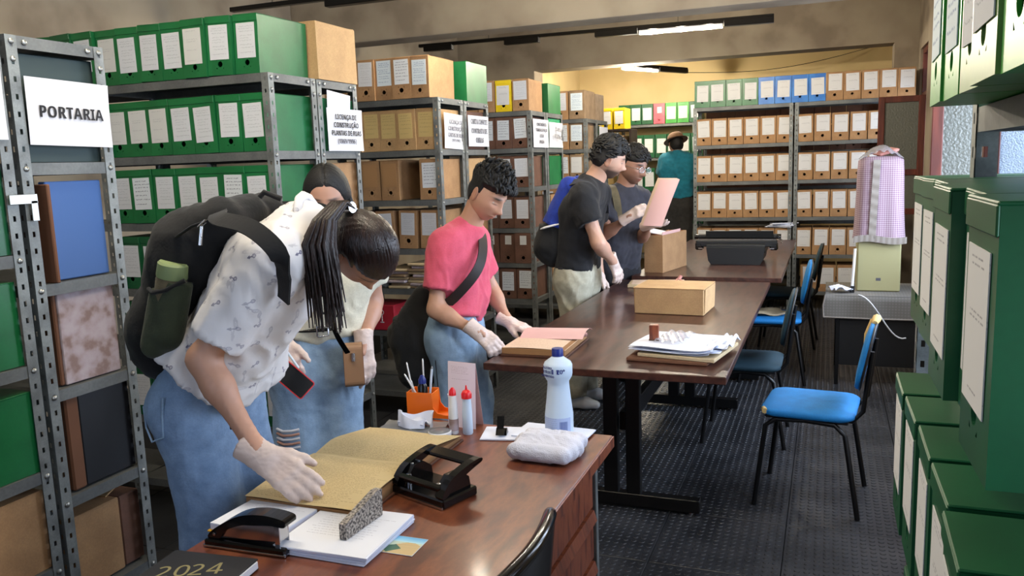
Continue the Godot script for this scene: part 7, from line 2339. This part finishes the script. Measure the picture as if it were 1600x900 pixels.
	J = {"pelvis": Vector3(-1.425, 0.80, -5.72), "chest": Vector3(-1.345, 1.200, -5.60), "neck": Vector3(-1.325, 1.395, -5.56), "head": Vector3(-1.250, 1.548, -5.52), "shR": Vector3(-1.425, 1.312, -5.455), "shL": Vector3(-1.230, 1.305, -5.72), "elR": Vector3(-1.400, 1.095, -5.32), "wrR": Vector3(-1.215, 1.215, -5.20), "elL": Vector3(-1.215, 1.045, -5.66), "wrL": Vector3(-1.125, 1.145, -5.41), "knR": Vector3(-1.44, 0.44, -5.66), "knL": Vector3(-1.40, 0.44, -5.80), "anR": Vector3(-1.45, 0.09, -5.68), "anL": Vector3(-1.40, 0.09, -5.84), "face": Vector3(0.84, -0.30, 0.44), "up": Vector3(0.28, 0.95, 0.1), "hip_lat": Vector3(-0.6, 0, 0.8).normalized()}
	t = person("man with glasses and a grey T-shirt reading a sheaf of pink papers", J.pelvis)
	o = t.position
	B = torso_bones(J, 0.0)
	for s in ["R", "L"]:
		B += arm_bones(J, s, 0.0, 1.02)
		B += leg_bones(J, s, -0.004)
		B.append([J["wr" + s], J["wr" + s] + (J["wr" + s] - J["el" + s]).normalized() * 0.04, 0.014, 0.012])
	B.append([J.neck.lerp(J.chest, 0.2), J.head - J.up * 0.05 - J.face * 0.02, 0.06, 0.06])
	ex = []
	hx = head_on(J, ex, sk, Color(0.016, 0.012, 0.01), 0.25, 1.3, 1.12)
	soft("body", net(B, 0.014, 0.015, null, func(p: Vector3): return sk), M.skin, t, o, ex)
	eyes_on(t, o, hx, Vector2(0, -0.35))
	B = []
	for s in ["R", "L"]: B += leg_bones(J, s, 0.012, 0.088, 0.066, 0.06, 2)
	for s in [-1.0, 1.0]: B.append([J.pelvis + J.hip_lat * s * 0.07 - Vector3(0, 0.05, 0), J.pelvis + J.hip_lat * s * 0.06 + Vector3(0.02, 0.10, 0.02), 0.112, 0.10, 2])
	soft("trousers", net(B, 0.013, 0.022, f_denim), M.dark_trousers, t, o)
	B = torso_bones(J, 0.018, -0.02)
	for s in ["R", "L"]: B.append([J["sh" + s], J["sh" + s].lerp(J["el" + s], 0.6), 0.066, 0.074, 2])
	soft("tee_shirt", net(B, 0.012, 0.02, f_tee), M.grey_tee, t, o)
	soft("hair", hair_cap(hx, func(d: Vector3):
		var line := 0.42 - 0.15 * absf(d.x) if d.z > 0.1 else lerpf(0.1, -0.5, sstep(0.0, 0.6, -d.z))
		var top := sstep(0.2, 0.7, d.y)
		return (0.009 + 0.018 * top) * sstep(line - 0.03, line + 0.06, d.y) * (1.0 + 0.25 * cn.get_noise_3d(d.x * 1.5, d.y * 1.5, d.z * 1.5))), M.hair_black, t, o)
	tufts(t, o, hx, 420, 0.025, -0.25, Vector3(0.3, 0.1, 0.7), 43)
	var gl := Node3D.new()
	put(gl, "glasses", t)
	gl.transform = Transform3D(hx.basis, hx.origin - o)
	for s in [-1.0, 1.0]:
		var ring := []
		for i in 17:
			var a := TAU * i / 16.0
			ring.append(Vector3(s * 0.033 + cos(a) * 0.023, 0.0 + sin(a) * 0.019, 0.103))
		tube_part("rim", ring, 0.0016, M.chrome, gl, 6)
		st = nst()
		lathe(st, T(s * 0.033, 0, 0.1022, 0, PI / 2), [Vector2(0.0225, 0.0), Vector2(0.0, 0.0004)], 16, 0.83)
		obj("lens", st, M.pane, gl)
		tube_part("temple", [Vector3(s * 0.056, 0.004, 0.101), Vector3(s * 0.075, 0.004, 0.06), Vector3(s * 0.079, 0.002, -0.01)], 0.0016, M.chrome, gl, 6)
	tube_part("bridge", [Vector3(-0.011, 0.004, 0.104), Vector3(0, 0.007, 0.107), Vector3(0.011, 0.004, 0.104)], 0.0016, M.chrome, gl, 6)
	glove(t, o, hand_frame(J.wrR, Vector3(0.10, 0.055, 0.02), Vector3(-0.2, 0.3, 0.93)), -1.0, [0.6, 0.65, 0.7, 0.75], [0.3, 0.3, 0.3], 0.0048, 0.7)
	glove(t, o, hand_frame(J.wrL, Vector3(0.13, 0.02, 0.09), Vector3(0.25, -0.85, 0.35)), 1.0, [0.2, 0.25, 0.3, 0.35], [0.5, 0.2, 0.3], 0.0048, 1.4)
	shoes(t, o, J, Vector3(0.9, 0, 0.4), M.black_plastic)
	k = thing("bag_strap", "khaki bag strap over the shoulder of the man with glasses", "bag strap", Vector3(-1.34, 1.3, -5.5))
	flat_strap("strap", [Vector3(-1.40, 1.42, -5.50), Vector3(-1.365, 1.40, -5.42), Vector3(-1.335, 1.33, -5.395), Vector3(-1.325, 1.20, -5.42)], 0.05, M.khaki_strap, k, k.position, Vector3(0.3, 0.6, 0.7))
	k = thing("paper_sheaf", "sheaf of pink papers held up by the man with glasses", "papers", Vector3(-1.0, 1.31, -5.2))
	for i in 4:
		st = nst()
		var sh := i * 0.006
		var a0 := Vector3(-1.105, 1.168, -5.15)
		var ux := Vector3(0.125, -0.004, 0.01)
		var uy := Vector3(0.098, 0.29, -0.09)
		sheet(st, func(u: float, v: float): return a0 - k.position + ux * u + uy * v + Vector3(-sh * 1.1, sh * 0.4, -sh) + Vector3(0, 0, 0.012 * sin(v * 3.0) + 0.006 * sin(u * 3.0)), 6, 10, 0.0016)
		obj("sheet", st, M.pink_sheet if i == 0 else M.book_page, k)

	# ---------------- man in the hat, seen from behind
	sk = Color(0.40, 0.22, 0.15)
	J = {"pelvis": Vector3(-1.625, 1.10, -9.45), "chest": Vector3(-1.624, 1.455, -9.45), "neck": Vector3(-1.625, 1.625, -9.45), "head": Vector3(-1.640, 1.745, -9.47), "shR": Vector3(-1.475, 1.555, -9.43), "shL": Vector3(-1.770, 1.565, -9.48), "elR": Vector3(-1.43, 1.32, -9.45), "wrR": Vector3(-1.47, 1.18, -9.60), "elL": Vector3(-1.81, 1.36, -9.50), "wrL": Vector3(-1.87, 1.43, -9.75), "knR": Vector3(-1.57, 0.58, -9.44), "knL": Vector3(-1.69, 0.58, -9.46), "anR": Vector3(-1.57, 0.09, -9.42), "anL": Vector3(-1.69, 0.09, -9.44), "face": Vector3(-0.55, -0.15, -0.82), "up": Vector3(0.02, 1, 0.05), "hip_lat": Vector3(1, 0, 0)}
	t = person("man in a teal shirt and brown hat seen from behind at the far rack", J.pelvis)
	o = t.position
	B = torso_bones(J, 0.006, -1.0, 1.08)
	for s in ["R", "L"]:
		B += arm_bones(J, s, 0.0)
		B += leg_bones(J, s, 0.0)
		var w: Vector3 = J["wr" + s]
		var dd: Vector3 = (w - J["el" + s]).normalized()
		for b in hand_bones(1.0 if s == "L" else -1.0, [0.35, 0.4, 0.45, 0.5], [0.4, 0.25, 0.3], 1.0, 0.0):
			var hf := hand_frame(w, dd, Vector3(0, 1, 0.2))
			B.append([hf * (b[0] as Vector3), hf * (b[1] as Vector3), b[2], b[3]])
	B.append([J.neck.lerp(J.chest, 0.2), J.head - J.up * 0.05, 0.058, 0.058])
	ex = []
	hx = head_on(J, ex, sk, Color(0.016, 0.012, 0.01), 0.0, 0.7)
	soft("body", net(B, 0.013, 0.012, null, func(p: Vector3): return sk), M.skin, t, o, ex)
	B = []
	for s in ["R", "L"]: B += leg_bones(J, s, 0.018, 0.092, 0.08, 0.075, 2)
	for s in [-1.0, 1.0]: B.append([J.pelvis + J.hip_lat * s * 0.07 - Vector3(0, 0.05, 0), J.pelvis + J.hip_lat * s * 0.065 + Vector3(0, 0.11, 0), 0.118, 0.105, 2])
	soft("trousers", net(B, 0.015, 0.022, f_big), M.grey_trousers, t, o)
	B = torso_bones(J, 0.020, -0.05, 1.08)
	for s in ["R", "L"]: B.append([J["sh" + s], J["sh" + s].lerp(J["el" + s], 0.75), 0.068, 0.078, 2])
	soft("shirt", net(B, 0.013, 0.02, f_big), M.teal_shirt, t, o)
	soft("hair", hair_cap(hx, func(d: Vector3):
		var line := 0.5 if d.z > 0.1 else lerpf(0.0, -0.55, sstep(-0.1, 0.5, -d.z))
		return 0.012 * sstep(line - 0.12, line + 0.12, d.y), 48, 36), M.hair_black, t, o)
	var ht := Node3D.new()
	put(ht, "hat", t)
	ht.transform = Transform3D(hx.basis * Basis(Vector3.RIGHT, 0.22), hx * Vector3(0, 0.048, -0.004) - o)
	st = nst()
	lathe(st, Transform3D(), [Vector2(0.088, 0.0), Vector2(0.09, 0.025), Vector2(0.084, 0.055), Vector2(0.066, 0.078), Vector2(0.036, 0.09), Vector2(0.0, 0.094)], 28, 1.18)
	obj("crown", st, M.hat_felt, ht)
	st = nst()
	lathe(st, Transform3D(), [Vector2(0.083, 0.0), Vector2(0.11, -0.004), Vector2(0.135, -0.008), Vector2(0.136, -0.004), Vector2(0.11, 0.0), Vector2(0.084, 0.006)], 28, 1.12)
	obj("brim", st, M.hat_felt, ht)
	# towel on the desk
	B = []
	for i in 5:
		var z := -2.06 - i * 0.035
		B.append([Vector3(-0.815 + 0.01 * (i % 2), 0.777, z), Vector3(-0.672 + 0.008 * (i % 3), 0.775, z + 0.005), 0.024, 0.023])
	B.append([Vector3(-0.80, 0.795, -2.12), Vector3(-0.68, 0.79, -2.12), 0.018, 0.018])
	soft("towel", net(B, 0.006, 0.008, cloth_folds(0.0025, 14.0, 15)), M.towel, self)
	tag(get_node("towel"), "thick white folded towel lying beside the milky bottle on the desk", "towel")

func _ready() -> void:
	setup_view()
	make_materials()
	more_materials()
	people_materials()
	build_setting()
	build_racks()
	build_furniture()
	build_small()
	build_people()
